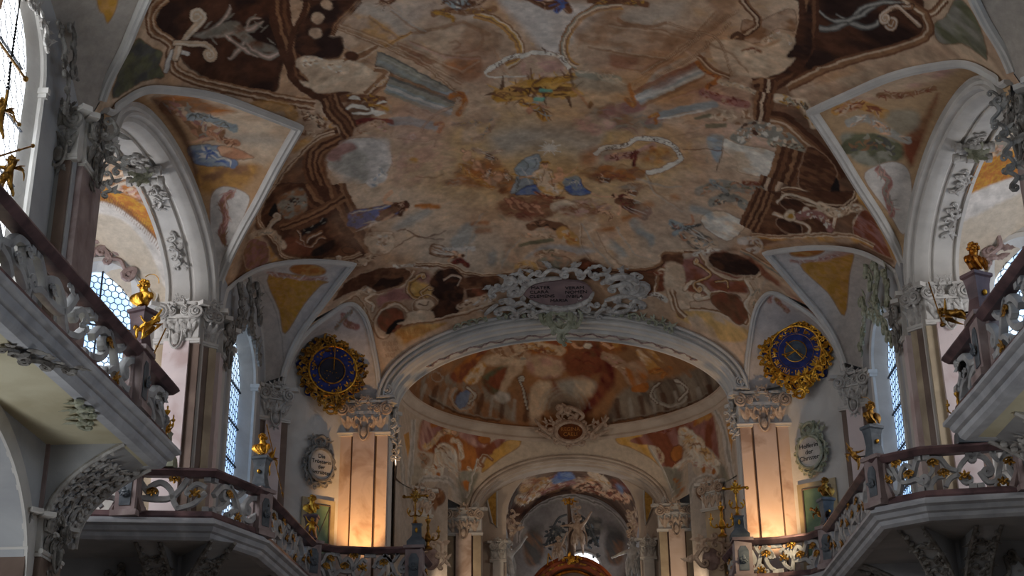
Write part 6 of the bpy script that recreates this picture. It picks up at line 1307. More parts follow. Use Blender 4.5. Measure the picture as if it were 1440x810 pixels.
# ================================================================ GILDED FIGURES ON THE RAILS
def Rot(az,tilt=0,roll=0): return Matrix.Rotation(az,4,'Z')@Matrix.Rotation(tilt,4,'X')@Matrix.Rotation(roll,4,'Y')
def bust(label,base,az,mt='gold',pz=.75,pm='marble_red',halo=False,look=(0,-1,0)):
    b=Vector(base); t=thing('gilded_bust',label,'bust',tuple(b),'gilded busts on pedestals along the gallery rail')
    R=Matrix.Rotation(az,3,'Z'); u=R@Vector((1,0,0)); n=R@Vector((0,-1,0))
    mb=MB(); prof=[(.17,0),(.19,.05),(.15,.1),(.12,.3),(.14,.55),(.16,.64),(.19,.67),(.19,.72),(.13,.75)]
    V=[];F_=[]
    for r,z in prof: V+= [b+u*r*a+n*r*.85*c+Z3*z*pz/.75 for a,c in ((-1,-1),(1,-1),(1,1),(-1,1))]
    m=len(prof); F_=[(4*i+j,4*i+(j+1)%4,4*i+4+(j+1)%4,4*i+4+j) for i in range(m-1) for j in range(4)]+[(0,1,2,3),(4*m-1,4*m-2,4*m-3,4*m-4)]
    mb.add(V,F_); pd=mb.build('pedestal',M[pm],t,smooth=False)
    g=MB(); g.ball(b+n*.13+Z3*pz*.5,(.04,.04,.05),8,6); g.build('medallion',M['gold'],pd)
    xf=Matrix.Translation(b+Z3*(pz-.01))@Matrix.Rotation(az,4,'Z')
    h=1.05; J=dict(pel=(0,0,.04),bel=(0,-.01,.12),che=(0,-.01,.2),nek=(0,-.01,.3),hed=(0,-.03,.38),top=(0,-.03,.47),shL=(-.14,0,.22),elL=(-.17,-.02,.14),shR=(.14,0,.22),elR=(.17,-.02,.14),look=look)
    figure('bust_body',J,xf,h,M[mt],t,1.12,legs=False,hide=('haL','haR'))
    mb=MB(); rr=random.Random(int(b.y*10))
    for i in range(7):
        a=rr.uniform(-.9,.9); P=[xf@Vector((math.sin(a)*.2*h,-.09*h*math.cos(a),.25*h)),xf@Vector((math.sin(a)*.22*h,-.13*h*math.cos(a),.15*h)),xf@Vector((math.sin(a+.6)*.13*h,-.12*h*math.cos(a),.04*h))]
        mb.tube([tuple(q) for q in catmull(P,4)],[.02,.035,.04,.04,.04,.03,.03,.02,.02][:9],5)
    mb.build('drapery',M[mt],t)
    if halo:
        mb=MB(); c=xf@Vector((0,.1*h,.4*h)); mb.tube([c+u*.2*math.cos(q*.3)+Z3*(.2*math.sin(q*.3)+.05) for q in range(8)],.008,5); mb.build('halo',M[mt],t)
    return t
def putto(label,feet,az,tilt,pose,h=.62,mt='gold',staff=None,bracket=None,roll=0):
    f=Vector(feet); t=thing('gilded_putto',label,'putto statue',tuple(f),'gilded putti at the gallery rail')
    xf=Matrix.Translation(f)@Rot(az,tilt,roll)
    figure('putto_body',pose,xf,h,M[mt],t,1.15)
    mb=MB()  # wings and loincloth
    for sg in (-1,1):
        for k in range(4):
            P=[xf@(Vector((sg*.04,.06,.7))*h),xf@(Vector((sg*(.12+.05*k),.14,.78-.06*k))*h),xf@(Vector((sg*(.26+.02*k),.17,.76-.13*k))*h)]; mb.tube(catmull(P,4),[.02*h,.035*h,.04*h,.045*h,.045*h,.04*h,.03*h,.02*h,.008*h],5,flat=.5)
    mb.build('wing',M[mt],t)
    mb=MB()
    for k in range(5):
        P=[xf@(Vector((-.1+.05*k,-.08,.52))*h),xf@(Vector((-.08+.05*k,-.11,.46))*h),xf@(Vector((-.1+.05*k,-.07,.38))*h)]; mb.tube(catmull(P,3),.022*h,5)
    mb.build('loincloth',M[mt],t)
    if staff:
        a,b_,kind=staff; mb=MB(); a=Vector(a);b_=Vector(b_); d=(b_-a).normalized()
        mb.tube([a,b_],.014,6); mb.ball(b_,.03,8,6); mb.ball(a.lerp(b_,.7),.022,6,4)
        if kind=='trumpet': mb.lathe(b_-d*.16,[(.012,0),(.016,.06),(.035,.13),(.05,.16)],10,d)
        if kind=='spear': mb.lathe(b_,[(.025,-.05),(.02,.03),(.0,.16)],6,d)
        mb.build('staff',M[mt],t)
    if bracket: mb=MB(); mb.tube([xf@(Vector((0,.0,.5))*h),Vector(bracket)],.015,6); mb.build('iron_bracket',M['iron'],t)
    return t
fly=dict(pel=(0,0,.5),che=(0,-.05,.7),shL=(-.12,-.04,.74),elL=(-.22,-.1,.8),haL=(-.28,-.14,.93),shR=(.12,-.04,.74),elR=(.18,-.17,.66),haR=(.16,-.29,.6),knL=(-.09,-.12,.32),anL=(-.1,.04,.18),toL=(-.1,.05,.1),knR=(.1,.06,.3),anR=(.12,.2,.2),toR=(.12,.26,.16))
reach=dict(pel=(0,0,.5),che=(0,-.04,.7),elL=(-.2,-.1,.72),haL=(-.22,-.24,.76),elR=(.2,-.06,.82),haR=(.24,-.1,.98),knL=(-.1,-.1,.3),anL=(-.08,.06,.12),toL=(-.08,-.0,.05),knR=(.1,.02,.28),anR=(.13,.14,.1),toR=(.13,.14,.03))
bust('gilded bust on reddish pedestal of the near left balcony, thin rod behind the head',(-6.95,21.45,9.62),-.4,halo=True,look=(.6,-.8,0))
bust('dark orange gilded hooded bust on the near right balcony post',(6.46,20.85,9.62),.5,mt='copper',look=(-.4,-.9,-.1))
bust('gilded bust above the corner of the left chapel balcony',(-6.8,30.25,9.62),-.2,pm='slate',look=(.7,-.6,0))
bust('gilded bust with thin halo above the corner of the right chapel balcony',(6.35,28.95,9.62),.5,mt='gold_dark',pm='slate',halo=True,look=(-.8,-.5,-.2))
bust('small gilded bust on the far left newel below the dark cartouche',(-6.6,35.45,9.62),.0,mt='gold',pz=.68,look=(.3,-.9,0))
bust('small gilded bust on the far right newel in front of the green door',(6.36,35.05,9.62),.3,mt='gold_dark',pm='slate',look=(-.4,-.9,-.1))
P_=lambda a,b,X:tuple(atx(a,b,X))
putto('brightly lit leaning gilded putto with a short staff below the near left bust',P_(188,474,-6.9),-.9,-.75,reach,.66,staff=(P_(233,462,-6.8),P_(216,498,-6.8),'plain'),roll=-.2)
putto('dull gilded putto flying out level below the dark orange bust, thin staff in hand',P_(1369,446,6.4),.9,-1.15,reach,.62,'gold_dark',staff=(P_(1306,397,6.3),P_(1326,457,6.3),'trumpet'),bracket=P_(1380,436,6.5))
putto('small gilded putto holding a very long spear beside the left chapel corner bust',P_(371,668,-6.75),-.6,-.35,reach,.62,staff=(P_(375,597,-6.6),P_(397,694,-6.6),'spear'),bracket=P_(366,655,-6.8))
putto('dark gilded putto leaning out from the right chapel corner pedestal',P_(1214,658,6.3),.8,-.55,fly,.62,'gold_dark',bracket=P_(1224,640,6.35))
putto('gilded putto clinging to the pedestal of the far left newel',P_(438,757,-6.5),.2,-.1,fly,.55)
putto('gilded putto pointing left beside the far right newel pedestal',P_(1160,735,6.3),.6,-.6,reach,.52,'gold_dark',staff=(P_(1152,722,6.2),P_(1141,716,6.2),'trumpet'))
putto('dark putto with raised staff silhouetted against the near bright window',P_(4,276,-6.95),-.5,-.1,dict(reach,elR=(.24,-.06,.78),haR=(.36,-.1,.72)),.6,'gold_dark',staff=(P_(-22,226,-6.9),P_(46,205,-6.9),'plain'))
putto('dark figure half cut by the left picture edge above the silhouetted putto',P_(-10,195,-6.95),-.5,-.1,reach,.6,'gold_dark',staff=(P_(4,150,-6.9),P_(27,175,-6.9),'plain'))
mb=MB(); mb.tube([P_(-6,52,-6.9),P_(36,111,-6.9)],.02,6); mb.ball(P_(36,111,-6.9),.04,8,6); tag(mb.build('gilded_staff',M['gold_dark']),'dark slanting rod with a knob before the upper bright window','staff')
_t=Vector(P_(23,35,-7.6)); mb=MB(); mb.tube([(_t.x,_t.y,float(Sz(abs(_t.x-XC),_t.y))+.02),_t,P_(16,80,-7.6),P_(12,130,-7.6),P_(3,178,-7.6)],.012,5)
for k in range(30): q=Vector(P_(23,35,-7.6)).lerp(Vector(P_(3,178,-7.6)),k/29); mb.ball(q,.022,5,4)
tag(mb.build('lamp_chain',M['iron']),'thin knotted chain hanging before the near bright window','chain')
mb=MB(); mb.tube([P_(-5,60,-7.2),P_(-5,62,-7.2)],.01,4)
def candelabrum(label,base,h=.6,arms=2,mt='gold',az=0):
    b=Vector(base); t=thing('gilded_candelabrum',label,'candelabrum',tuple(b),'gilded candelabra on the gallery')
    mb=MB(); k=h/.6; mb.lathe(b,[(.07*k,0),(.08*k,.02*k),(.03*k,.06*k),(.025*k,.12*k),(.06*k,.16*k),(.05*k,.22*k),(.02*k,.3*k),(.03*k,.36*k),(.015*k,.42*k),(.045*k,.47*k),(.05*k,.5*k),(.012*k,.52*k),(.018*k,.57*k),(0,.6*k)],12); mb.build('stem',M[mt],t)
    for i in range(arms):
        a=az+2*PI*i/arms; d=Vector((math.cos(a),math.sin(a),0)); mb=MB()
        P=catmull([b+Z3*.2*k,b+d*.1*k+Z3*.15*k,b+d*.18*k+Z3*.2*k,b+d*.17*k+Z3*.3*k],4); mb.tube(P,.012*k,6); mb.lathe(b+d*.17*k+Z3*.28*k,[(.03*k,0),(.04*k,.03*k),(.015*k,.04*k),(.012*k,.1*k),(0,.12*k)],8)
        for q in (3,7): leaf(mb,Fr(P[q],d,Z3,d.cross(Z3)),0,0,1.2,.07*k,.04*k,.2,2)
        mb.build('arm',M[mt],t)
    return t
candelabrum('gilded branched candelabrum on the outer corner of the near left balcony',P_(232,618,-6.9),.62,3,az=-.6)
candelabrum('dull gilded branched ornament hanging at the near right balcony end',P_(1351,594,6.35),.6,2,'gold_dark')
# slate pedestals with gold medallions on the chapel rail
for s,p,lb in ((-1,atz(226,659,9.62),'stone urn-shaped pedestal with a gold medallion on the left chapel rail'),(1,atz(1367,625,9.62),'dark slate pedestal with a gold medallion on the right chapel rail')):
    t=thing('medallion_pedestal',lb,'pedestal',tuple(p)); mb=MB(); V=[];prof=[(.3,0),(.3,.1),(.28,.25),(.2,.38),(.14,.46),(.13,.75),(.16,.8)]
    for r,z in prof: V+=[p+Vector((r*a,.18*c,z)) for a,c in ((-1,-1),(1,-1),(1,1),(-1,1))]
    m=len(prof); mb.add(V,[(4*i+j,4*i+(j+1)%4,4*i+4+(j+1)%4,4*i+4+j) for i in range(m-1) for j in range(4)]+[(0,1,2,3),(4*m-1,4*m-2,4*m-3,4*m-4)]); mb.build('body',M['slate' if s>0 else 'relief_green'],t,smooth=False)
    mb=MB(); mb.ball(p+Vector((0,-.19,.56)),(.07,.03,.09),12,8); mb.build('medallion',M['gold'],t)
# chancel newels: slate pedestal, candelabrum and cross
def crossc(label,base,h,mt,az=0):
    b=Vector(base); t=thing('gilded_cross',label,'cross',tuple(b)); mb=MB()
    mb.lathe(b,[(.1,0),(.05,.06),(.03,.14),(.05,.2),(.025,.28),(.022,h*.6)],10); mb.lathe(b+Z3*h*.6,[(.03,0),(.05,.05),(.02,.1),(.025,h*.36),(.05,h*.38),(0,h*.42)],10); mb.build('shaft',M[mt],t)
    mb=MB(); c=b+Z3*h*.78; mb.tube([c-Vector((.28,0,.02)),c,c+Vector((.28,0,.02))],.03,8)
    for sg in (-1,1): mb.ball(c+Vector((.3*sg,0,0)),.05,8,6); 
    fr=Fr(c,(1,0,0),Z3,(0,-1,0))
    for a in range(8): leaf(mb,fr,0,0,a*PI/4+.3,.17,.06,.3,2)
    mb.build('crossbar',M[mt],t)
    mb=MB(); 
    for sg in (-1,1):
        P=catmull([b+Z3*.25,b+Vector((.12*sg,-.05,.2)),b+Vector((.2*sg,-.08,.32)),b+Vector((.17*sg,-.06,.42))],4); mb.tube(P,.018,6); leaf(mb,Fr(P[6],(1,0,0),Z3,(0,-1,0)),0,0,1.57+sg*.6,.14,.06,.3,2)
    mb.build('scroll_arm',M[mt],t)
    return t
for s,p in ((-1,Vector((-4.0,36.35,9.62))),(1,Vector((4.3,36.2,9.62)))):
    t=thing('slate_pedestal','blue-grey slate pedestal with a gold oval on the %s newel before the chancel'%SIDE[s],'pedestal',tuple(p)); mb=MB(); V=[]
    prof=[(.24,0),(.24,.12),(.17,.2),(.12,.28),(.11,.55),(.14,.6)]
    for r,z in prof: V+=[p+Vector((r*a,.85*r*c,z)) for a,c in ((-1,-1),(1,-1),(1,1),(-1,1))]
    m=len(prof); mb.add(V,[(4*i+j,4*i+(j+1)%4,4*i+4+(j+1)%4,4*i+4+j) for i in range(m-1) for j in range(4)]+[(0,1,2,3),(4*m-1,4*m-2,4*m-3,4*m-4)]); mb.build('body',M['slate'],t,smooth=False)
    mb=MB(); mb.ball(p+Vector((0,-.13,.42)),(.035,.02,.07),10,6); mb.build('medallion',M['gold'],t)
    crossc('gilded ornate cross standing on the %s slate pedestal before the chancel'%SIDE[s],p+Vector((-.05 if s<0 else -.02,0,.6)),.95,'gold_dark' if s<0 else 'gold')
    q=p+Vector((.28 if s<0 else -.42,.1,-.05 if s<0 else .1)); candelabrum('tall thin gilded candelabrum right of the left slate pedestal' if s<0 else 'tall thin gilded candelabrum left of the right slate pedestal',q,.95,2,'gold_dark' if s<0 else 'gold')
# ================================================================ CLOCKS, CARTOUCHES, STUCCO, ALTAR
def hitpl(px,py,O,n):
    r=Vector(ray(px,py)); O=Vector(O)-Vector((0,0,CZ)); return r*(O.dot(n)/r.dot(n))+Vector((0,0,CZ))
def loc2(fr,pts):
    out=[]
    if isinstance(pts,str): pts=[tuple(float(c) for c in p.split(',')) for p in pts.split()]
    for x,y in pts: q=hitpl(x,y,fr.O,fr.n)-fr.O; out.append((q.dot(fr.u),q.dot(fr.v)))
    return out
def vert_fr(px,py,Y,nx=0.,nz=0.):
    O=aty(px,py,Y); n=Vector((nx,-1,nz)).normalized(); u=Z3.cross(n)*1.; u=Vector((-n.y,n.x,0)).normalized(); v=n.cross(u).normalized()
    return Fr(O,u,v,n)
def side_fr(px,py,X,s):
    O=atx(px,py,X); n=Vector((-s,0,0)); u=Vector((0,-s,0)) if False else Vector((-n.y,n.x,0)); return Fr(O,u,Z3,n)
M['ochre_panel']=mat('ochre_lattice_paint',(196,152,74),(160,118,50),8,.7)
DWL={}
for s in (-1,1):
    p0=W(s,7.75,36.7,0); p1=W(s,6.15,38.05,0); u=(p1-p0).normalized(); n=Vector((u.y,-u.x,0))
    if n.y>0: n=-n
    DWL[s]=(p0,Vector((-n.y,n.x,0)),n)
def diag_fr(s,px,py,off=0.):
    p0,u,n=DWL[s]; O=hitpl(px,py,p0+n*off,n); return Fr(O,u,Z3,n)
ROM=['XII','I','II','III','IV','V','VI','VII','VIII','IX','X','XI']
def clock(s,cx,cy,R,label):
    fr0=diag_fr(s,cx,cy,.45); n=(fr0.n+Vector((0,-.9,0))+Vector((0,0,-.15))).normalized(); u=Vector((-n.y,n.x,0)).normalized(); fr=Fr(fr0.O,u,n.cross(u),n)
    t=thing('wall_clock',label,'clock',tuple(fr.O))
    mb=MB(); mb.lathe(fr(0,0,-.35),[(R*.5,0),(R*1.02,.25),(R*1.02,.36)],48,fr.n); d=mb.build('dial',M['blue'],t,smooth=False)
    mb=MB(); mb.tube([fr(R*1.02*math.cos(i*PI/32),R*1.02*math.sin(i*PI/32),.02) for i in range(65)],.03,6,cap=False)
    if s>0: mb.tube([fr(R*.7*math.cos(i*PI/32),R*.7*math.sin(i*PI/32),.01) for i in range(65)],.006,4,cap=False)
    mb.build('dial_rim',M['gold'],d)
    g=MB()
    for i in range(12 if s>0 else 18):
        a=2*PI*(i+.5)/(12 if s>0 else 18); rr=R*(.86 if s>0 else (.86,.7)[i%2])
        for k in range(3): q=a+k*PI/3; g.tube([fr(rr*math.sin(a)-.022*math.cos(q),rr*math.cos(a)-.022*math.sin(q),.02),fr(rr*math.sin(a)+.022*math.cos(q),rr*math.cos(a)+.022*math.sin(q),.02)],.006,4)
    gs=g.build('gold_star',M['gold'],d); gs['kind']='stuff'
    if s>0:
        for i,r_ in enumerate(ROM):
            a=2*PI*i/12; f2=Fr(fr(R*.84*math.sin(a),R*.84*math.cos(a),.012),fr.u*math.cos(a)-fr.v*math.sin(a),fr.v*math.cos(a)+fr.u*math.sin(a),fr.n); text_obj('numeral',r_,f2,R*.29,M['gold'],d,.004,.004)
        mb=MB(); mb.lathe(fr(0,0,.01),[(R*.43,0),(R*.43,.02)],40,fr.n); c=mb.build('centre_disc',M['disc'],t,smooth=False)
        mb=MB(); mb.tube([fr(R*.43*math.cos(i*PI/24),R*.43*math.sin(i*PI/24),.03) for i in range(49)],.014,5,cap=False); mb.build('disc_ring',M['gold'],c)
        def hand(nm,a0,l0,a1,l1):
            mb=MB(); P=[fr(l0*R*math.sin(a0),l0*R*math.cos(a0),.05),fr(0,0,.05),fr(l1*R*math.sin(a1),l1*R*math.cos(a1),.05)]; mb.tube(P,[.012,.018,.008],5); mb.ball(P[0],.03,6,4); mb.build(nm,M['gold'],t)
        hand('hour_hand',math.radians(245),.45,math.radians(65),.1); hand('minute_hand',math.radians(322),.5,math.radians(142),.5); hand('pointer',math.radians(262),.52,math.radians(128),.55)
        mb=MB(); mb.ball(fr(-.42*R,-.12*R,.04),(.05,.05,.05),8,6); mb.build('sun_boss',M['gold'],t)
        mb=MB(); mb.ball(fr(0,0,.05),(.045,.045,.03),8,6); mb.build('hub',M['gold'],t)
    else:
        mb=MB(); mb.lathe(fr(-.03,-.03,.0),[(R*.5,0),(R*.5,.03)],40,fr.n); c=mb.build('centre_disc',M['blackish'],t,smooth=False)
        mb=MB(); mb.tube([fr(-.03+R*.56*math.cos(i*PI/24),-.03+R*.56*math.sin(i*PI/24),.03) for i in range(49)],.035,6,cap=False,flat=.6); mb.build('disc_ring',M['gold_dark'],c)
        g=MB(); r=random.Random(4)
        for i in range(11): g.ball(fr(-.03+r.uniform(-.35,.35)*R,-.03-R*r.uniform(.0,.38),.035),.014,5,4)
        gs=g.build('gold_star',M['gold'],c); gs['kind']='stuff'
        mb=MB(); mb.tube([fr(.02,-.02,.06),fr(.02,R*1.15,.06)],[.012,.018],5); mb.build('pointer',M['gold'],t)
        mb=MB(); mb.ball(fr(-R*.3,R*.8,.05),(.08,.08,.04),10,6); mb.build('moon_boss',M['gold_dark'],t)
    # carved frame: back board and rocaille wreath
    mb=MB(); r=random.Random(2+s); out=[]
    for i in range(60):
        a=2*PI*i/60; rr=R*(1.35+.13*math.sin(a*7+s)+.06*math.sin(a*13)); out.append((rr*math.cos(a)*1.02,rr*math.sin(a)))
    mb.plate(fr(0,0,-.2),fr.u,fr.v,fr.n,out,[],.12); fb=mb.build('frame_board',M['blue'],t,smooth=False)
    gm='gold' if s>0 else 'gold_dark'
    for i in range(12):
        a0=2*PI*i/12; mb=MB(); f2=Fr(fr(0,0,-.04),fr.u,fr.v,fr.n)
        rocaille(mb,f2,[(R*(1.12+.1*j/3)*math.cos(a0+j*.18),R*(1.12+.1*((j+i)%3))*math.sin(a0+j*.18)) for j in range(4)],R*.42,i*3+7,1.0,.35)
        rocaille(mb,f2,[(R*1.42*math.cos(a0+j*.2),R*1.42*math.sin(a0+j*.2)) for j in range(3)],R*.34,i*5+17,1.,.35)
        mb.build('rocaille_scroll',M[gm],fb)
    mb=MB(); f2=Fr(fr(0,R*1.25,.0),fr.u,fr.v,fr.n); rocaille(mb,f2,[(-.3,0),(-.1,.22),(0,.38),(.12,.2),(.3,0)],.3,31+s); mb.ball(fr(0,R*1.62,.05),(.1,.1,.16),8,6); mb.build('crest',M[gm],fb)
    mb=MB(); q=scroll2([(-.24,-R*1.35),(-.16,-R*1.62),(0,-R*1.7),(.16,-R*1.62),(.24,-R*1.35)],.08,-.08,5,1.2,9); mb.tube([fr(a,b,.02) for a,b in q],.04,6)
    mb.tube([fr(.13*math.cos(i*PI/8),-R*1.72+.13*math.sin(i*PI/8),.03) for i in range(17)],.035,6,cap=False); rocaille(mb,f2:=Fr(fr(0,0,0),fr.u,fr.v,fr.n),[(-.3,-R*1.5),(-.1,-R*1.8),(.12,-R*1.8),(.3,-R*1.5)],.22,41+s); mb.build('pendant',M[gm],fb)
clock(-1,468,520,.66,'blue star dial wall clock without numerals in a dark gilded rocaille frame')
clock(1,1119,494,.7,'blue wall clock with gilded roman numerals in a bright gilded rocaille frame')
def cartouche(label,fr,rx,ry,lines,size,ink='ink',mt='relief',field='cart',crest=True,seed=0,scale=1.,name='text_cartouche',depth=.15,sub=None,fonty=0):
    t=thing(name,label,'cartouche',tuple(fr.O))
    mb=MB(); mb.plate(fr(0,0,-.12),fr.u,fr.v,fr.n,ellipse_pts(0,0,rx,ry,40)[:-1],[],.12+depth); f=mb.build('tablet',M[field],t,smooth=False)
    for i,l in enumerate(lines): text_obj('inscription',l,Fr(fr(0,(len(lines)-1)*size*.5-i*size+fonty,depth),fr.u,fr.v,fr.n),size*1.05,M[ink],f,.004,.006)
    mb=MB(); mb.tube([fr(rx*1.04*math.cos(i*PI/24),ry*1.04*math.sin(i*PI/24),depth) for i in range(49)],.045*scale,6,cap=False)
    n=8
    mb.build('tablet_rim',M[mt],f)
    for i in range(n):
        a0=2*PI*i/n; mb=MB(); rocaille(mb,Fr(fr(0,0,.0),fr.u,fr.v,fr.n),[(rx*(1.24+.12*((i+j)%2))*math.cos(a0+j*2*PI/n/3),ry*(1.24+.12*((i+j)%2))*math.sin(a0+j*2*PI/n/3)) for j in range(4)],min(rx,ry)*.5,seed+i,1.,.2)
        P=scroll2([(rx*1.1*math.cos(a0),ry*1.1*math.sin(a0)),(rx*1.32*math.cos(a0+.35),ry*1.3*math.sin(a0+.35)),(rx*1.12*math.cos(a0+.7),ry*1.12*math.sin(a0+.7))],.07*scale,.07*scale,5,1.2,8)
        mb.tube([fr(a,b,.06) for a,b in P],.04*scale,6); mb.build('rocaille_scroll',M[mt],t)
    if crest:
        mb=MB(); P=scroll2([(-.08*scale,ry*1.2),(-.2*scale,ry*1.6),(.02,ry*1.95),(.16*scale,ry*1.7),(.1*scale,ry*1.3)],.0,-.08*scale,5,1.3,9); mb.tube([fr(a,b,.07) for a,b in P],[.05*scale]*len(P),6)
        rocaille(mb,fr,[(-.25*scale,ry*1.25),(-.1*scale,ry*1.7),(.05*scale,ry*2.0),(.2*scale,ry*1.6),(.25*scale,ry*1.2)],.26*scale,seed+21); mb.build('crest',M[mt],t)
        mb=MB(); rocaille(mb,fr,[(-rx*.7,-ry*1.15),(-.1*scale,-ry*1.45),(.1*scale,-ry*1.45),(rx*.7,-ry*1.1)],.24*scale,seed+31); mb.build('foot_ornament',M[mt],t)
    return t
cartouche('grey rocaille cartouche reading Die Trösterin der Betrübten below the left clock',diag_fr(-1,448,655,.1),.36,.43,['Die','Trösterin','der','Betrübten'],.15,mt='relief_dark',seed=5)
cartouche('pale green and pink cartouche reading Helferin der Christen below the right clock',diag_fr(1,1142,637,.1),.36,.43,['Helferin','der','Christen'],.17,mt='relief_green',seed=9)
# doors on the diagonal walls
for k,s,q in ((1,-1,[(424,702),(470,706),(430,712),(463,712)]),(2,1,[(1122,683),(1176,676),(1134,692),(1166,688)])):
    p0,u,n=DWL[s]; f=diag_fr(s,*q[0],.02); a=loc2(f,q); x0,x1=sorted((a[0][0],a[1][0])); zt=max(a[0][1],a[1][1]); i0,i1=x0+.16,x1-.16
    root=bpy.data.objects.new('door_%d'%k,None); COL.objects.link(root); root.location=f.O; struct(root); zb=8.5-f.O.z
    mb=MB(); mb.plate(f(0,0,0),f.u,f.v,f.n,[(x0,zb),(x1,zb),(x1,zt),(x0,zt)],[[(i0,zb+.2),(i1,zb+.2),(i1,zt-.16),(i0,zt-.16)]],.06); mb.build('door_frame',M['door_frame'],root,smooth=False)
    mb=MB(); mb.plate(f(0,0,0),f.u,f.v,f.n,[(i0,zb+.2),(i1,zb+.2),(i1,zt-.16),(i0,zt-.16)],[],.03); mb.build('door_panel',M['door_green'],root,smooth=False)
    mb=MB()
    for a_,b_ in (((i0,zb+.2),(i0,zt-.16)),((i1,zb+.2),(i1,zt-.16)),((i0,zt-.16),(i1,zt-.16))): mb.tube([f(*a_,.07),f(*b_,.07)],.02,5)
    if s<0: mb.tube([f(i0,zt-.2,.04),f(i1,zb+.8,.04)],.01,4); mb.tube([f(i1,zt-.2,.04),f(i0,zb+.8,.04)],.01,4)
    mb.build('door_moulding',M['marble_brown'],root,smooth=False)
# stucco helper: clusters traced on a plane
def stucco(name,label,fr,runs,size,mt='relief',seed=0,extra=None,cat='stucco ornament',lift=.3,group=None):
    t=thing(name,label,cat,tuple(fr.O)); 
    if group: t['group']=group
    for i,r_ in enumerate(runs):
        mb=MB(); pts=loc2(fr,r_); P=[(p.x,p.y) for p in catmull([(a,b,0) for a,b in pts],3)] if len(pts)>2 else pts
        rocaille(mb,fr,P,size,seed+i*7,1.,lift); mb.build('rocaille',M[mt],t)
    if extra: extra(t)
    return t
def tube_px(fr,pts,r,mt,t,c0=0,c1=0,name='scroll',lift=.08):
    mb=MB(); P=scroll2(loc2(fr,pts),c0,c1,5,1.4,14); n=len(P); mb.tube([fr(a,b,lift) for a,b in P],[r*(.45+.55*math.sin(PI*min(1,i/(n-1)*1.0))**.6) for i in range(n)],7); return mb.build(name,M[mt],t)
# great cartouche over the chancel arch, lying on the vault
n_=Vector((0,-.34,-.94)).normalized(); v_=Vector((0,-.94,.34)); O_=hitpl(786,412,Vector((0,37.0,16.86)),n_); frC=Fr(O_,(1,0,0),(1,0,0) and v_,n_)
T_=stucco('great_cartouche','large crusty grey stucco cartouche with an inscribed tablet crowning the chancel arch',frC,
 ['688,412 705,402 722,396 742,390','700,432 730,440 752,438','742,390 770,382 800,380 830,384','838,384 862,392 880,388 902,384','838,440 870,432 905,424','860,400 880,405 900,404','705,420 722,425 740,428','752,438 775,440 800,436 835,428'],.5,'relief',71,cat='stucco ornament',lift=.2)
pts=loc2(frC,'734,408 750,398 775,393 800,392 822,396 833,408 822,418 795,426 770,425 748,418'); mb=MB(); mb.plate(frC(0,0,.02),frC.u,frC.v,frC.n,[(p.x,p.y) for p in catmull([(a,b,0) for a,b in pts],4,True)],[],.08); tb=mb.build('tablet',M['cart_pink'],T_,smooth=False)
a_=loc2(frC,'760,401 808,401 758,407 810,407 762,413 808,413 786,419')
for (x,y),tx in zip(a_,('MATER','VERAM','CLARA','NOMEN','CLEMENS','IVBILA','MARIA')): text_obj('inscription',tx,Fr(frC(x,y,.1),frC.u,frC.v,frC.n),.17,M['ink'],tb,.004,.006)
for p,r_,c0,c1 in (('733,408 742,397 762,390 790,388',.09,-.2,0),('834,408 826,420 800,430 770,430 745,420',.09,0,0),('720,400 700,404 690,410',.08,.2,0),('845,396 862,388 880,386 893,392',.12,0,-.3),('850,420 880,412 900,410',.1,0,.25),('700,425 690,432 682,440',.07,0,0),('740,430 728,436 722,442',.07,0,0),('850,432 872,436 890,430',.07,0,0)): tube_px(frC,p,r_,'relief',T_,c0,c1)
frP=vert_fr(790,455,37.72); 
for p,r_,c0,c1 in (('776,436 772,450 778,462 790,468 800,460 803,446 798,436',.1,-.12,.12),('765,436 760,445 764,455',.07,0,.1),('790,468 786,478 792,484',.08,0,0),('812,436 818,446 812,460',.06,0,-.1)): tube_px(frP,p,r_,'relief_green',T_,c0,c1,'pendant_scroll')
mb=MB(); rocaille(mb,frP,loc2(frP,'762,440 768,455 780,466 792,474 800,462 806,446'),.32,91); rocaille(mb,frP,loc2(frP,'786,462 792,484'),.24,95); mb.build('pendant',M['relief_green'],T_)
# leaf garlands on the arch
for lb,pp,sd_ in (('greenish leaf garland on the arch left of the great cartouche',['638,462 660,454 685,450','700,446 720,444 738,443'],3),('greenish leaf garland on the arch right of the great cartouche',['862,441 885,444 905,450','912,452 930,458 946,466'],5)):
    f=vert_fr(790,450,37.8); stucco('leaf_garland',lb,f,pp,.24,'relief_green',sd_,cat='garland',lift=.5)
for lb,pp,sd_ in (('faint grey stucco sprig on the left soffit of the chancel arch',['606,512 630,497 655,487 690,478'],13),('faint grey stucco sprig on the right soffit of the chancel arch',['900,472 940,480 975,494 1000,512'],15)):
    f=vert_fr(790,480,38.55); t=thing('soffit_sprig',lb,'stucco ornament',tuple(f.O)); mb=MB()
    L2=[]
    for i in range(26):
        a=(.62+.9*i/25) if sd_==13 else (PI-.62-.9*i/25)
        q=Vector((XC-5.17*math.cos(a)*.915,38.6+.12*math.sin(i*1.7),14.2+2.47*math.sin(a)*.832-.03)); mb.ball(q,(.07,.05,.03),6,4); L2.append(q)
    mb.tube(L2,.025,5); mb.build('sprig',M['relief_pink'],t)
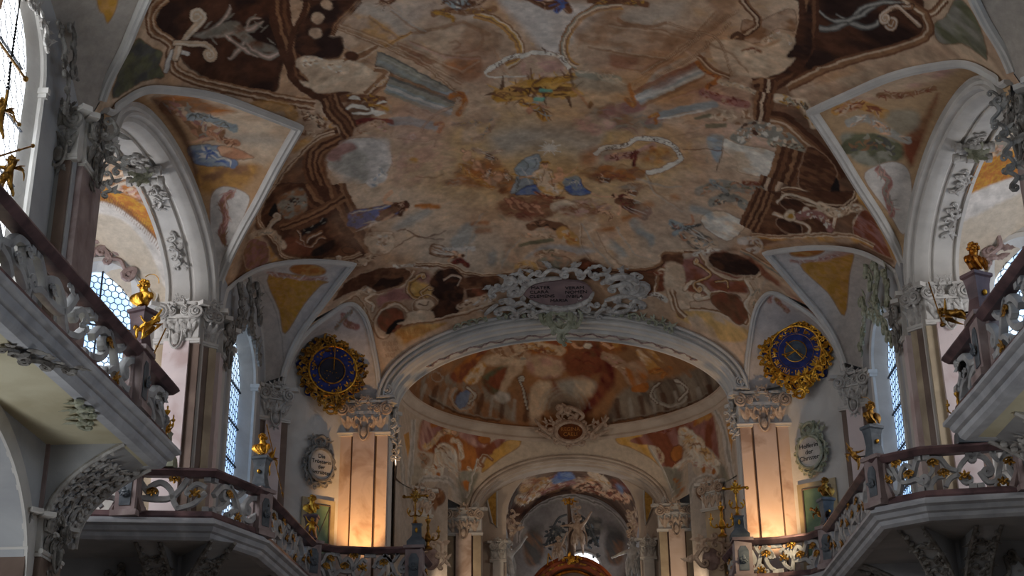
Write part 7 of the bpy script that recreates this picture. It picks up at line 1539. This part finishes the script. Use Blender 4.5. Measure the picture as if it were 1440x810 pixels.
# cartouche over the altar arch
frR=vert_fr(802,609,50.25)
T2=cartouche('cream crested cartouche with a brown inscribed tablet above the altar arch',frR,.5,.36,['REGINA','CAELI'],.19,ink='ink_gold',mt='relief_warm',field='cart_brown',seed=33,scale=1.7,crest=False)
for p,r_,c0,c1 in (('790,592 784,585 790,578',.08,0,.12),('814,592 820,586 812,578 800,574',.09,0,.12),('772,610 762,602 752,590',.08,.1,0),('775,618 764,612 752,606',.07,0,0),('832,612 842,602 856,588',.08,.1,0),('830,618 842,612 856,606',.07,0,0),('836,606 848,596 852,584',.05,0,0),('800,585 797,574 790,568',.05,0,0)): tube_px(frR,p,r_,'relief_warm',T2,c0,c1,'branch')
mb=MB(); rocaille(mb,frR,loc2(frR,'790,590 800,580 812,588'),.3,44); rocaille(mb,frR,loc2(frR,'758,606 772,600 780,596'),.26,45,1,.6); rocaille(mb,frR,loc2(frR,'826,600 838,602 852,598'),.26,46,1,.6); mb.build('crest',M['relief_warm'],T2)
# volutes on arch feet
for s,cx,cy,Y,r_ in ((-1,545,549,37.9,.16),(1,1041,537,37.9,.16),(-1,668,711,51.0,.14),(1,936,704,51.0,.14)):
    f=vert_fr(cx,cy,Y); t=thing('arch_volute','small spiral volute at the %s foot of the %s arch'%(SIDE[s],'great chancel' if Y<40 else 'inner altar'),'volute',tuple(f.O)); mb=MB(); volute(mb,f,0,0,r_,s,.035); mb.build('spiral',M['stucco'],t)
    mb=MB(); mb.obox(f(0,-r_*1.2,-.05),f.u,f.v,f.n,r_*1.3,.03,.12); mb.build('base_block',M['stucco'],t,smooth=False)
# hanging stucco over the tall windows
for s,runs,sd_ in ((-1,['336,392 332,410 336,430 330,452','348,388 346,410 352,430 348,455','358,400 358,430 362,455','326,470 336,458 348,462 356,480 360,505'],1),(1,['1218,362 1222,385 1228,405','1232,368 1238,392 1232,420 1238,440','1244,380 1250,400 1252,430','1214,420 1220,440 1216,462 1212,490','1224,440 1240,448 1250,470 1256,486'],2)):
    f=side_fr(343 if s<0 else 1235,430,XC+s*7.95,s); stucco('window_crest','crusty %s leaf and shell stucco hanging over the %s tall window'%('grey' if s<0 else 'green-tinged',SIDE[s]),f,runs,.42,'relief_dark' if s<0 else 'relief_green',101+sd_,lift=.3)
# chapel window crest (left and right)
for s,runs,mt in ((-1,['132,305 140,330 138,350','150,310 152,335 160,350','168,330 176,345 178,352','128,352 145,362 165,372 184,392'],'relief_pink'),(1,['1405,275 1398,295 1410,310','1420,290 1425,310','1404,330 1396,350 1392,365'],'relief_pink')):
    q0,u,n=DIAGL if s<0 else DIAGR; nn=-n; uu=Vector((-nn.y,nn.x,0)); f=Fr(hitpl(150 if s<0 else 1410,340,q0+nn*.12,nn),uu,Z3,nn)
    stucco('window_crest','curling pinkish stucco above the arched window inside the %s side chapel'%SIDE[s],f,runs,.5,mt,111+s,lift=.2)
    # ochre wall panel beside the window
    pts='183,375 190,368 200,372 208,366 216,390 222,415 212,430 206,424 198,400' if s<0 else '1372,330 1378,322 1390,328 1404,325 1404,345 1396,365 1380,400 1372,400'
    o=loc2(f,pts); t=thing('wall_panel','brownish ochre shaped panel on the wall beside the %s chapel window'%SIDE[s],'panel',tuple(f.O)); mb=MB(); mb.plate(f(0,0,-.1),f.u,f.v,f.n,[(p.x,p.y) for p in catmull([(a,b,0) for a,b in o],3,True)],[],.03); mb.build('painted_field',M['marble_ochre'],t,smooth=False)
    P=[f(p.x,p.y,-.05) for p in catmull([(a,b,0) for a,b in o],3,True)]; mb=MB(); mb.tube(P+[P[0]],.02,5,cap=False); mb.build('panel_rim',M['stucco'],t)
# near pier ornaments
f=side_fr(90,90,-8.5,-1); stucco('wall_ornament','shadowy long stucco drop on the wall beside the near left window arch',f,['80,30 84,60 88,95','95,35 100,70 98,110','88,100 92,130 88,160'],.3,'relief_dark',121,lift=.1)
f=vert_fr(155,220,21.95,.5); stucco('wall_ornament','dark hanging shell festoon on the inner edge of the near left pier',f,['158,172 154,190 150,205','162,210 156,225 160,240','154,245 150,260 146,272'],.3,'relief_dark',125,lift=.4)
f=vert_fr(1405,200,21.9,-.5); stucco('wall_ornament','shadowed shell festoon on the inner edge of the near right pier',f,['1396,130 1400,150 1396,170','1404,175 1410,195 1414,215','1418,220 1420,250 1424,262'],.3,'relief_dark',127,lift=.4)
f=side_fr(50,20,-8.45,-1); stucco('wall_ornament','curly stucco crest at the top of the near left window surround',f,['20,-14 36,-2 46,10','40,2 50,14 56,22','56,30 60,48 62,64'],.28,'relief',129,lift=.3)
# soffit ornaments of the chapel arches
for s,lst in ((-1,[('247,318 250,340 246,362 252,372','pinkish stucco leaf drop low on the left chapel arch soffit'),('226,212 236,235 240,262','stucco leaf on the upper left chapel arch soffit'),('186,170 200,178 212,190','stucco leaf near the top of the left chapel arch soffit')]),(1,[('1322,270 1318,290 1324,310 1320,328','pinkish stucco leaf drop low on the right chapel arch soffit'),('1336,190 1330,215 1326,240','shaded stucco leaf on the upper right chapel arch soffit'),('1352,150 1362,140 1376,132','shaded stucco leaf near the top of the right chapel arch soffit')])):
    for k,(pp,lb) in enumerate(lst):
        mb=MB(); Q=[atx(*[float(c) for c in p.split(',')],XC+s*8.95) for p in pp.split()]; t=thing('soffit_leaf',lb,'stucco ornament',tuple(Q[0]))
        # rest the sprig on the soffit: project onto the arch's inner curve
        def onarch(q):
            a=math.atan2((q.z-A1['z0'])/A1['b'],-(q.y-A1['cy'])/A1['a']); aa=A1['a']-.5; bb=A1['b']-.5; sn=max(math.sin(a),0); return Vector((q.x,A1['cy']-aa*math.cos(a),A1['z0']+bb*sn**(2/2.3)))
        Q=[onarch(q) for q in Q]; u=(Q[-1]-Q[0]).normalized(); c=Vector((0,A1['cy'],A1['z0']-1))-Q[0]; c.x=0; nn=(c-u*c.dot(u)).normalized(); fr=Fr(Q[0],nn.cross(u)*-1,u,nn)
        L_=(Q[-1]-Q[0]).length; rocaille(mb,fr,[(-.1,0),(.08,L_*.3),(-.08,L_*.6),(.06,L_)],.28,131+k,.9,.08); mb.build('leaf',M['relief'],t)
    cx,cy=(207,212) if s<0 else (1360,165)
    c=onarch(atx(cx,cy,XC+s*8.9)); t=thing('keystone_rolls','cluster of rolled stucco scrolls with a green tuft on the %s chapel arch'%SIDE[s],'stucco ornament',tuple(c)); 
    for k,(dy,dz) in enumerate(((-.16,0),(.1,-.12),(-.02,.16))):
        mb=MB(); b=c+Vector((0,dy,dz-.08)); mb.lathe(b-Vector((.5,0,0)),[(.11,.1),(.11,.2),(.08,.22),(.08,.36),(.11,.38),(.11,.6),(.08,.63),(.08,.78),(.11,.8),(.11,.9)],12,(1,0,0)); mb.build('roll',M['relief'],t)
    mb=MB(); f=Fr(c+Vector((0,-.15,-.25)),(1,0,0),Z3,(0,-1,0))
    for a in range(7): leaf(mb,f,0,0,a*.9,.3,.14,.4,3)
    mb.build('tuft',M['relief_green'],t)
# stucco leaves on corners of chancel pier inner edges
for s,pp in ((-1,'556,590 552,610 556,630 553,645'),(1,'1022,580 1026,600 1030,615')):
    f=vert_fr(555 if s<0 else 1026,600,38.0); stucco('wall_ornament','hanging leaf drop on the inner edge of the %s chancel pier capital'%SIDE[s],f,[pp],.22,'relief',141+s,lift=.4)
for s,x,y in ((-1,606,780),(1,1000,780)):
    f=vert_fr(x,y,47.0); stucco('chancel_cartouche','curling stucco cartouche low on the %s chancel wall beside the altar arch pier'%SIDE[s],f,[[(x-14,y+16),(x-16,y),(x-8,y-16),(x+4,y-20)],[(x+6,y-18),(x+16,y-6),(x+12,y+16)]],.5,'relief_warm',151+s,lift=.2,extra=lambda t,f=f:(lambda mb:(mb.ball(f(0,-.15,0),(.3,.06,.38),14,8),mb.build('field',M['relief_pink'],t)))(MB()))
# apse volutes
for s,x in ((-1,722),(1,884)):
    f=vert_fr(x,735,52.1); stucco('apse_ornament','stucco scrolls on the %s edge of the painted apse vault'%SIDE[s],f,[[(x,718),(x+2*s,735),(x,752)]],.32,'relief_warm',161+s)
# ---------------------------------------------------------------- high altar
AY=55.0
for q_ in (aty(714,822,53.2),aty(893,820,53.2)): pass
t=thing('high_altar','red-brown marble altar top with curved pediment, gilded mask and garlands','altar',(AX,AY,0))
mb=MB(); cxA=aty(805,810,AY).x
P=[];A_=[];B_=[]
cz=10.9; RA=2.3
for i in range(61):
    a=PI*(.1+.8*i/60); P.append(Vector((cxA-1.95*math.cos(a),AY,cz+RA*math.sin(a)))); A_.append(Vector((-math.cos(a),0,math.sin(a)))); B_.append(Vector((0,-1,0)))
mb.sweep([(-.4,-.3),(0,-.3),(.04,0),(0,.1),(.06,.16),(.02,.3),(-.08,.34),(-.1,.24),(-.2,.22),(-.24,.3),(-.4,.28)],P,A_,B_); pe=mb.build('pediment',M['altar'],t)
mb=MB()
for i in range(9): a=PI*(.2+.6*i/8); c=Vector((cxA-1.8*math.cos(a),AY-.3,cz+(RA-.28)*math.sin(a))); mb.obox(c,(math.sin(a),0,math.cos(a)),(0,1,0),(-math.cos(a),0,math.sin(a)),.13,.03,.035)
o=mb.build('gilded_inlay',M['gold_dark'],pe,smooth=False); o['kind']='stuff'
mb=MB(); mb.sweep([(0,-.2),(0,0),(-.05,.05),(-.12,.02),(-.12,-.2)],[p-a*.45 for p,a in zip(P,A_)],A_,B_); mb.build('inner_arch',M['copper'],pe)
mb=MB(); mb.plate((cxA,AY+.1,0),(1,0,0),Z3,(0,1,0),[(-1.9,8)]+[(-1.75*math.cos(PI*i/30),10.9+1.9*math.sin(PI*i/30)) for i in range(31)]+[(1.9,8)],[],.2); mb.build('retable',M['marble_brown'],t,smooth=False)
for q_ in (aty(714,830,53.2),aty(893,828,53.2),aty(695,800,53.0),aty(914,800,53.0)):
    mb=MB(); h_=q_.z-(1.0 if q_.y<53.1 else 0); mb.lathe((q_.x,q_.y,0),[(.34,0),(.34,h_-1.2),(.26,h_-1.1),(.26,h_-.3),(.36,h_-.15),(.36,h_)] if q_.y>53.1 else [(.12,0),(.12,h_)],14); mb.build('side_pedestal',M['marble_brown'],t)
for sg in (-1,1):
    mb=MB(); mb.lathe((cxA+sg*2.0,AY,0),[(.3,0),(.3,7),(.22,7.2),(.2,11),(.3,11.2),(.34,11.6)],16); mb.build('column',M['altar'],t)
f=Fr((cxA,AY-.4,13.05),(1,0,0),Z3,(0,-1,0)); mb=MB(); rocaille(mb,f,[(-.32,.05),(-.1,-.12),(.1,-.12),(.34,.05)],.26,171); mb.ball(f(0,0,.05),(.1,.08,.14),8,6); mb.build('gilded_mask',M['gold'],pe)
# stem with garlands
mb=MB(); mb.tube([(cxA-.05,AY,13.1),(cxA-.02,AY,14.2),(cxA-.08,AY,15.35)],[.14,.1,.06],8); st=mb.build('crowning_stem',M['marble_brown'],t)
mb=MB(); mb.ball((cxA-.08,AY,15.4),(.1,.1,.12),8,6); rocaille(mb,Fr((cxA-.08,AY-.1,15.3),(1,0,0),Z3,(0,-1,0)),[(-.15,0),(0,.25),(.15,0)],.2,173); mb.build('gilded_crown',M['gold'],st)
mb=MB(); rocaille(mb,Fr((cxA+.2,AY-.05,15.1),(1,0,0),Z3,(0,-1,0)),[(0,-.5),(.15,-.1),(0,.3)],.3,175); mb.build('palm_leaf',M['relief_warm'],st)
for sg,k in ((-1,0),(1,1)):
    mb=MB(); f=Fr((cxA,AY+.1,0),(1,0,0),Z3,(0,-1,0))
    rr=random.Random(9+k)
    for i in range(46):
        a=rr.uniform(.25,1.05) if True else 0; x=sg*a*.95; z=14.75-1.25*(a-.25)*rr.uniform(.3,1.25)-rr.uniform(0,.5); leaf(mb,f,x,z,rr.uniform(0,6.28),rr.uniform(.14,.26),.1,.5,3,rr.uniform(-.5,.5))
    mb.tube(catmull([(cxA+sg*.15,AY,14.9),(cxA+sg*.5,AY,14.75),(cxA+sg*.8,AY,14.2),(cxA+sg*1.05,AY,13.6)],5),.05,6); mb.build('leaf_garland',M['slate'],st)
def statue(label,feet,h,pose,az,mt,cat='angel statue',robe=True,wings=True,name='angel_statue',tilt=0,group=None):
    f=Vector(feet); t=thing(name,label,cat,tuple(f),group); xf=Matrix.Translation(f)@Rot(az,tilt); figure('angel_body',pose,xf,h,M[mt],t,.95)
    if wings:
        mb=MB()
        for sg in (-1,1):
            for k in range(6):
                P=[xf@(Vector((sg*.05,.06,.72))*h),xf@(Vector((sg*(.12+.02*k),.12,.84-.06*k))*h),xf@(Vector((sg*(.19+.008*k),.16,.8-.12*k))*h)]; mb.tube(catmull(P,4),[.015*h,.03*h,.035*h,.035*h,.035*h,.03*h,.025*h,.015*h,.006*h],5,flat=.4)
        mb.build('wing',M[mt],t)
    if robe:
        mb=MB(); rr=random.Random(int(abs(f.x)*100))
        for k in range(12):
            a=rr.uniform(0,2*PI); P=[xf@(Vector((.08*math.cos(a),.07*math.sin(a),.62))*h),xf@(Vector((.13*math.cos(a+.2),.12*math.sin(a+.2),.45))*h),xf@(Vector((.15*math.cos(a+.4),.14*math.sin(a+.4),.26))*h)]; mb.tube(catmull(P,4),[.02*h,.03*h,.035*h,.04*h,.04*h,.04*h,.035*h,.03*h,.01*h],5)
        mb.build('robe',M[mt],t)
    return t
up=dict(reach,elR=(.22,-.1,.85),haR=(.3,-.16,.98),elL=(-.2,-.12,.68),haL=(-.3,-.2,.62))
statue('pale angel standing on the crown of the altar with both arms spread',(cxA+.25,AY-.4,13.2),1.6,dict(up,elL=(-.24,-.06,.72),haL=(-.36,-.1,.7)),.1,'relief_warm')
statue('pinkish seated angel on the left shoulder of the altar pediment with one leg hanging',(cxA-.55,AY-.5,12.75),1.25,dict(up,knL=(-.1,-.2,.42),anL=(-.1,-.22,.16),toL=(-.1,-.3,.1),knR=(.1,-.2,.42),anR=(.1,-.18,.18),toR=(.1,-.24,.12)),-.3,'relief_warm',tilt=-.15)
mb=MB(); mb.tube([(cxA-.95,AY-.4,12.85),(cxA-.9,AY-.4,13.3)],.03,6); mb.tube([(cxA-.9,AY-.4,13.3),(cxA-.7,AY-.4,12.9)],.02,6); tag(mb.build('gilded_rod',M['gold']),'little angular gilded rod beside the seated altar angel','ornament')
M['white_fig']=mat('whitened_carved_wood',(226,222,216),(190,186,180),4,.5)
statue('bright white gesturing angel statue left of the altar before a grey capital',tuple(aty(714,830,53.2)),1.95,dict(up,haL=(-.4,-.2,.58)),.5,'white_fig')
statue('white angel statue right of the altar with lowered head',tuple(aty(893,828,53.2)),1.95,dict(up,haR=(.16,-.2,.52),elR=(.2,-.1,.62),look=(-.5,-.8,-.3)),-.5,'white_fig')
for x,y,lb in ((695,800,'thin greenish candle left of the left white angel'),(914,800,'thin greenish candle right of the right white angel')):
    q=aty(x,y,53.0); mb=MB(); mb.lathe((q.x,q.y,q.z-1),[(.05,0),(.05,.9),(.03,.92),(.028,1.55),(0,1.6)],8); tag(mb.build('altar_candle',M['relief_green']),lb,'candle')
# east window: glass behind the altar
root=bpy.data.objects.new('window_20',None); COL.objects.link(root); root.location=(AX,57.7,13.3); struct(root)
mb=MB(); mb.plate((AX-(0)+(.25+XC+.3),57.75,13.35),(1,0,0),Z3,(0,1,0),ellipse_pts(0,0,.85,.75,32)[:-1],[],.03); mb.build('pane',M['glass_bright'],root,smooth=False)
mb=MB(); mb.tube([Vector((AX+(.25+XC+.3)+.72*math.cos(i*PI/20),57.55,13.35+.62*math.sin(i*PI/20))) for i in range(41)],.06,8,cap=False); mb.build('surround',M['stucco'],root)
# small black floodlights on the galleries
for x,y,X_,lb in ((376,712,-6.65,'small black spotlight clamped to the left balcony rail near the stair of scrolls'),(1163,722,6.3,'small black spotlight clamped to the right balcony rail'),(1352,514,6.35,'small black spotlight at the near right balcony end')):
    q=atx(x,y,X_); t=thing('spotlight',lb,'spotlight',tuple(q),'small black spotlights on the balconies'); mb=MB(); mb.lathe(q+Vector((0,-.1,0)),[(.05,0),(.06,.05),(.05,.16),(.03,.2)],10,(0,1,-.3)); mb.build('lamp_head',M['iron'],t)
    mb=MB(); mb.tube([q+Vector((0,.05,0)),q+Vector((-.1*(1 if X_<0 else -1),.15,-.05)),q+Vector((-.22*(1 if X_<0 else -1),.1,-.15))],.018,6); mb.tube([q,q+Vector((0,.02,-.2))],.02,6); mb.build('bracket',M['iron'],t)
# tie rods between pier and rail
for s,a,b in ((-1,(103,660),(181,663)),(1,(1440,615),(1385,624))):
    mb=MB(); mb.tube([atz(*a,9.62),atz(*b,9.62)],.02,6); tag(mb.build('tie_rod',M['iron']),'thin dark rod running from the %s chapel balcony rail to the near pier'%SIDE[s],'rod')
# outer shell keeping the sky out above the vaults
mb=MB(); mb.box(-13.3,13.3,-3,60,20.4,20.6); struct(mb.build('ceiling',M['stucco_grey'],smooth=False))
for s in (-1,1):
    mb=MB(); mb.box(*sorted((XC+s*13,XC+s*13.2)),-3,60,8.2,20.5); struct(mb.build('wall_'+SIDE[s],M['stucco_grey'],smooth=False))
    mb=MB(); mb.box(*sorted((XC+s*8.7,XC+s*8.9)),-3,22.2,14.2,20.5); 
mb=MB(); mb.box(-13,13,59,59.2,0,20.5); struct(mb.build('wall_east',M['stucco_grey'],smooth=False))

# ochre spandrel panels beside the apse vault
for s,pts in ((-1,'685,672 699,688 699,742 692,735 684,700'),(1,'906,678 912,672 921,684 918,712 908,738 905,700')):
    f=vert_fr(690 if s<0 else 912,700,51.98); o=loc2(f,pts); t=thing('wall_panel','small ochre triangular panel beside the %s edge of the apse vault'%SIDE[s],'panel',tuple(f.O)); mb=MB(); mb.plate(f(0,0,0),f.u,f.v,f.n,o,[],.02); mb.build('painted_field',M['ochre_panel'],t,smooth=False)
    P=[f(a,b,.02) for a,b in o]; mb=MB(); mb.tube(P+[P[0]],.04,5,cap=False); mb.build('panel_rim',M['stucco'],t)

for k,(pp,lb) in enumerate((('2,486 16,488 30,494','broken stucco ornament on the cream underside of the near left balcony, at the picture edge'),('36,500 60,508 84,512 100,518','ragged stucco sprig on the cream underside of the near left balcony'))):
    f=Fr(atz(*[float(c) for c in pp.split()[0].split(',')],8.12),(0,1,0),(1,0,0),(0,0,-1)); stucco('soffit_ornament',lb,f,[pp],.34,'relief_dark',201+k,lift=.12)
for k,(pp,lb) in enumerate((('118,598 124,580 116,562','dark leafy sprig painted on stucco above the near left console'),)):
    f=Fr(atz(118,598,8.12),(0,1,0),(1,0,0),(0,0,-1)); stucco('soffit_ornament',lb,f,[pp],.3,'relief_green',211+k,lift=.12)
for k,v in sev.items(): v.build('ceiling' if k[1] in (0,1,2,3,'cv') else 'wall_'+SIDE[k[0]])
vault.build('ceiling'); dome.build('ceiling'); apse.build('ceiling'); aback.build('wall_apse_back')
for s in pend: pend[s].build('ceiling')
DAY=(.84,.92,1.0)
WORLD=.32; PW=40; EXPO=-.6
LIGHTS=[('near_window_daylight',(XC+s*8.692,18.62,11.7),(-s,0,0),4.6,2.9,(280 if s<0 else 30),DAY) for s in (-1,1)]
LIGHTS+=[('chapel_fill_light',(XC+s*12.4,27.2,12.0),(-s,.75,-.05),2.6,4.2,(620 if s<0 else 400),(.95,.96,1)) for s in (-1,1)]  # unseen fill lamps added in the chapels, tilted to light the vault
LIGHTS+=[('chancel_window_daylight',(XC+s*5.0,43.5,12.5),(-s,.0,.25),1.6,3.2,150,(1,.9,.78)) for s in (-1,1)]
LIGHTS+=[('apse_window_daylight',(XC+s*2.2,55,11.5),(-s,-.2,.4),1.2,2.2,110,(.85,.92,1)) for s in (-1,1)]
LIGHTS+=[('arcade_fill_light',(XC+s*9.7,18.3,4.2),(-s,.3,.35),4,3,(300 if s<0 else 200),(.9,.95,1)) for s in (-1,1)]  # unseen fill lamps added behind the arcade to brighten the balcony undersides
SPOTS=[('gallery_floodlight',(XC-5.45,36.6,8.95),(XC-5.55,38.0,11.3),800,(1,.55,.2),.1,62),('gallery_floodlight',(XC+5.5,36.6,8.95),(XC+5.5,38.0,11.0),800,(1,.62,.3),.1,62),
 ('balcony_floodlight',(6.0,34.9,9.9),(4.9,36.1,9.1),330,(1,.8,.5),.08,60)]
SPOTS+=[('chancel_floodlight',(XC+s*4.4,48.0,10.2),(XC+s*3.9,50.6,12.4),260,(1,.78,.55),.1,80) for s in (-1,1)]
# ================================================================ LIGHT
sc=bpy.context.scene
w=bpy.data.worlds.new('world'); sc.world=w; w.use_nodes=True; bg=w.node_tree.nodes['Background']; bg.inputs['Color'].default_value=(.75,.85,1,1); bg.inputs['Strength'].default_value=WORLD
def area(name,loc,direction,sx,sy,power,col):
    l=bpy.data.lights.new(name,'AREA'); l.shape='RECTANGLE'; l.size=sx; l.size_y=sy; l.energy=power; l.color=col
    o=bpy.data.objects.new(name,l); COL.objects.link(o); o.location=loc; o.rotation_euler=Vector(direction).to_track_quat('-Z','Y').to_euler(); return o
# daylight entering by the windows of the bays behind and beside the viewer
for s in (-1,1):
    for y in (4.5,11.5):
        area('window_daylight',(XC+s*8.3,y,11.6),(-s,.25,-.1),3.0,4.4,PW*(1.3 if s<0 else .3),DAY)
for o in LIGHTS: area(*o)
def spot(name,loc,target,power,col,size=.2,ang=70):
    l=bpy.data.lights.new(name,'SPOT'); l.energy=power; l.color=col; l.shadow_soft_size=size; l.spot_size=math.radians(ang); l.spot_blend=.8
    o=bpy.data.objects.new(name,l); COL.objects.link(o); o.location=loc; o.rotation_euler=(Vector(target)-Vector(loc)).to_track_quat('-Z','Y').to_euler(); return o
for a in SPOTS: spot(*a)
sc.view_settings.view_transform='Standard'; sc.view_settings.look='None'; sc.view_settings.gamma=1; sc.view_settings.exposure=EXPO; sc.view_settings.use_curve_mapping=False
sc.cycles.max_bounces=5; sc.cycles.diffuse_bounces=4; sc.cycles.glossy_bounces=2; sc.cycles.use_denoising=True; sc.cycles.caustics_reflective=False; sc.cycles.caustics_refractive=False
sc.cycles.sample_clamp_indirect=3
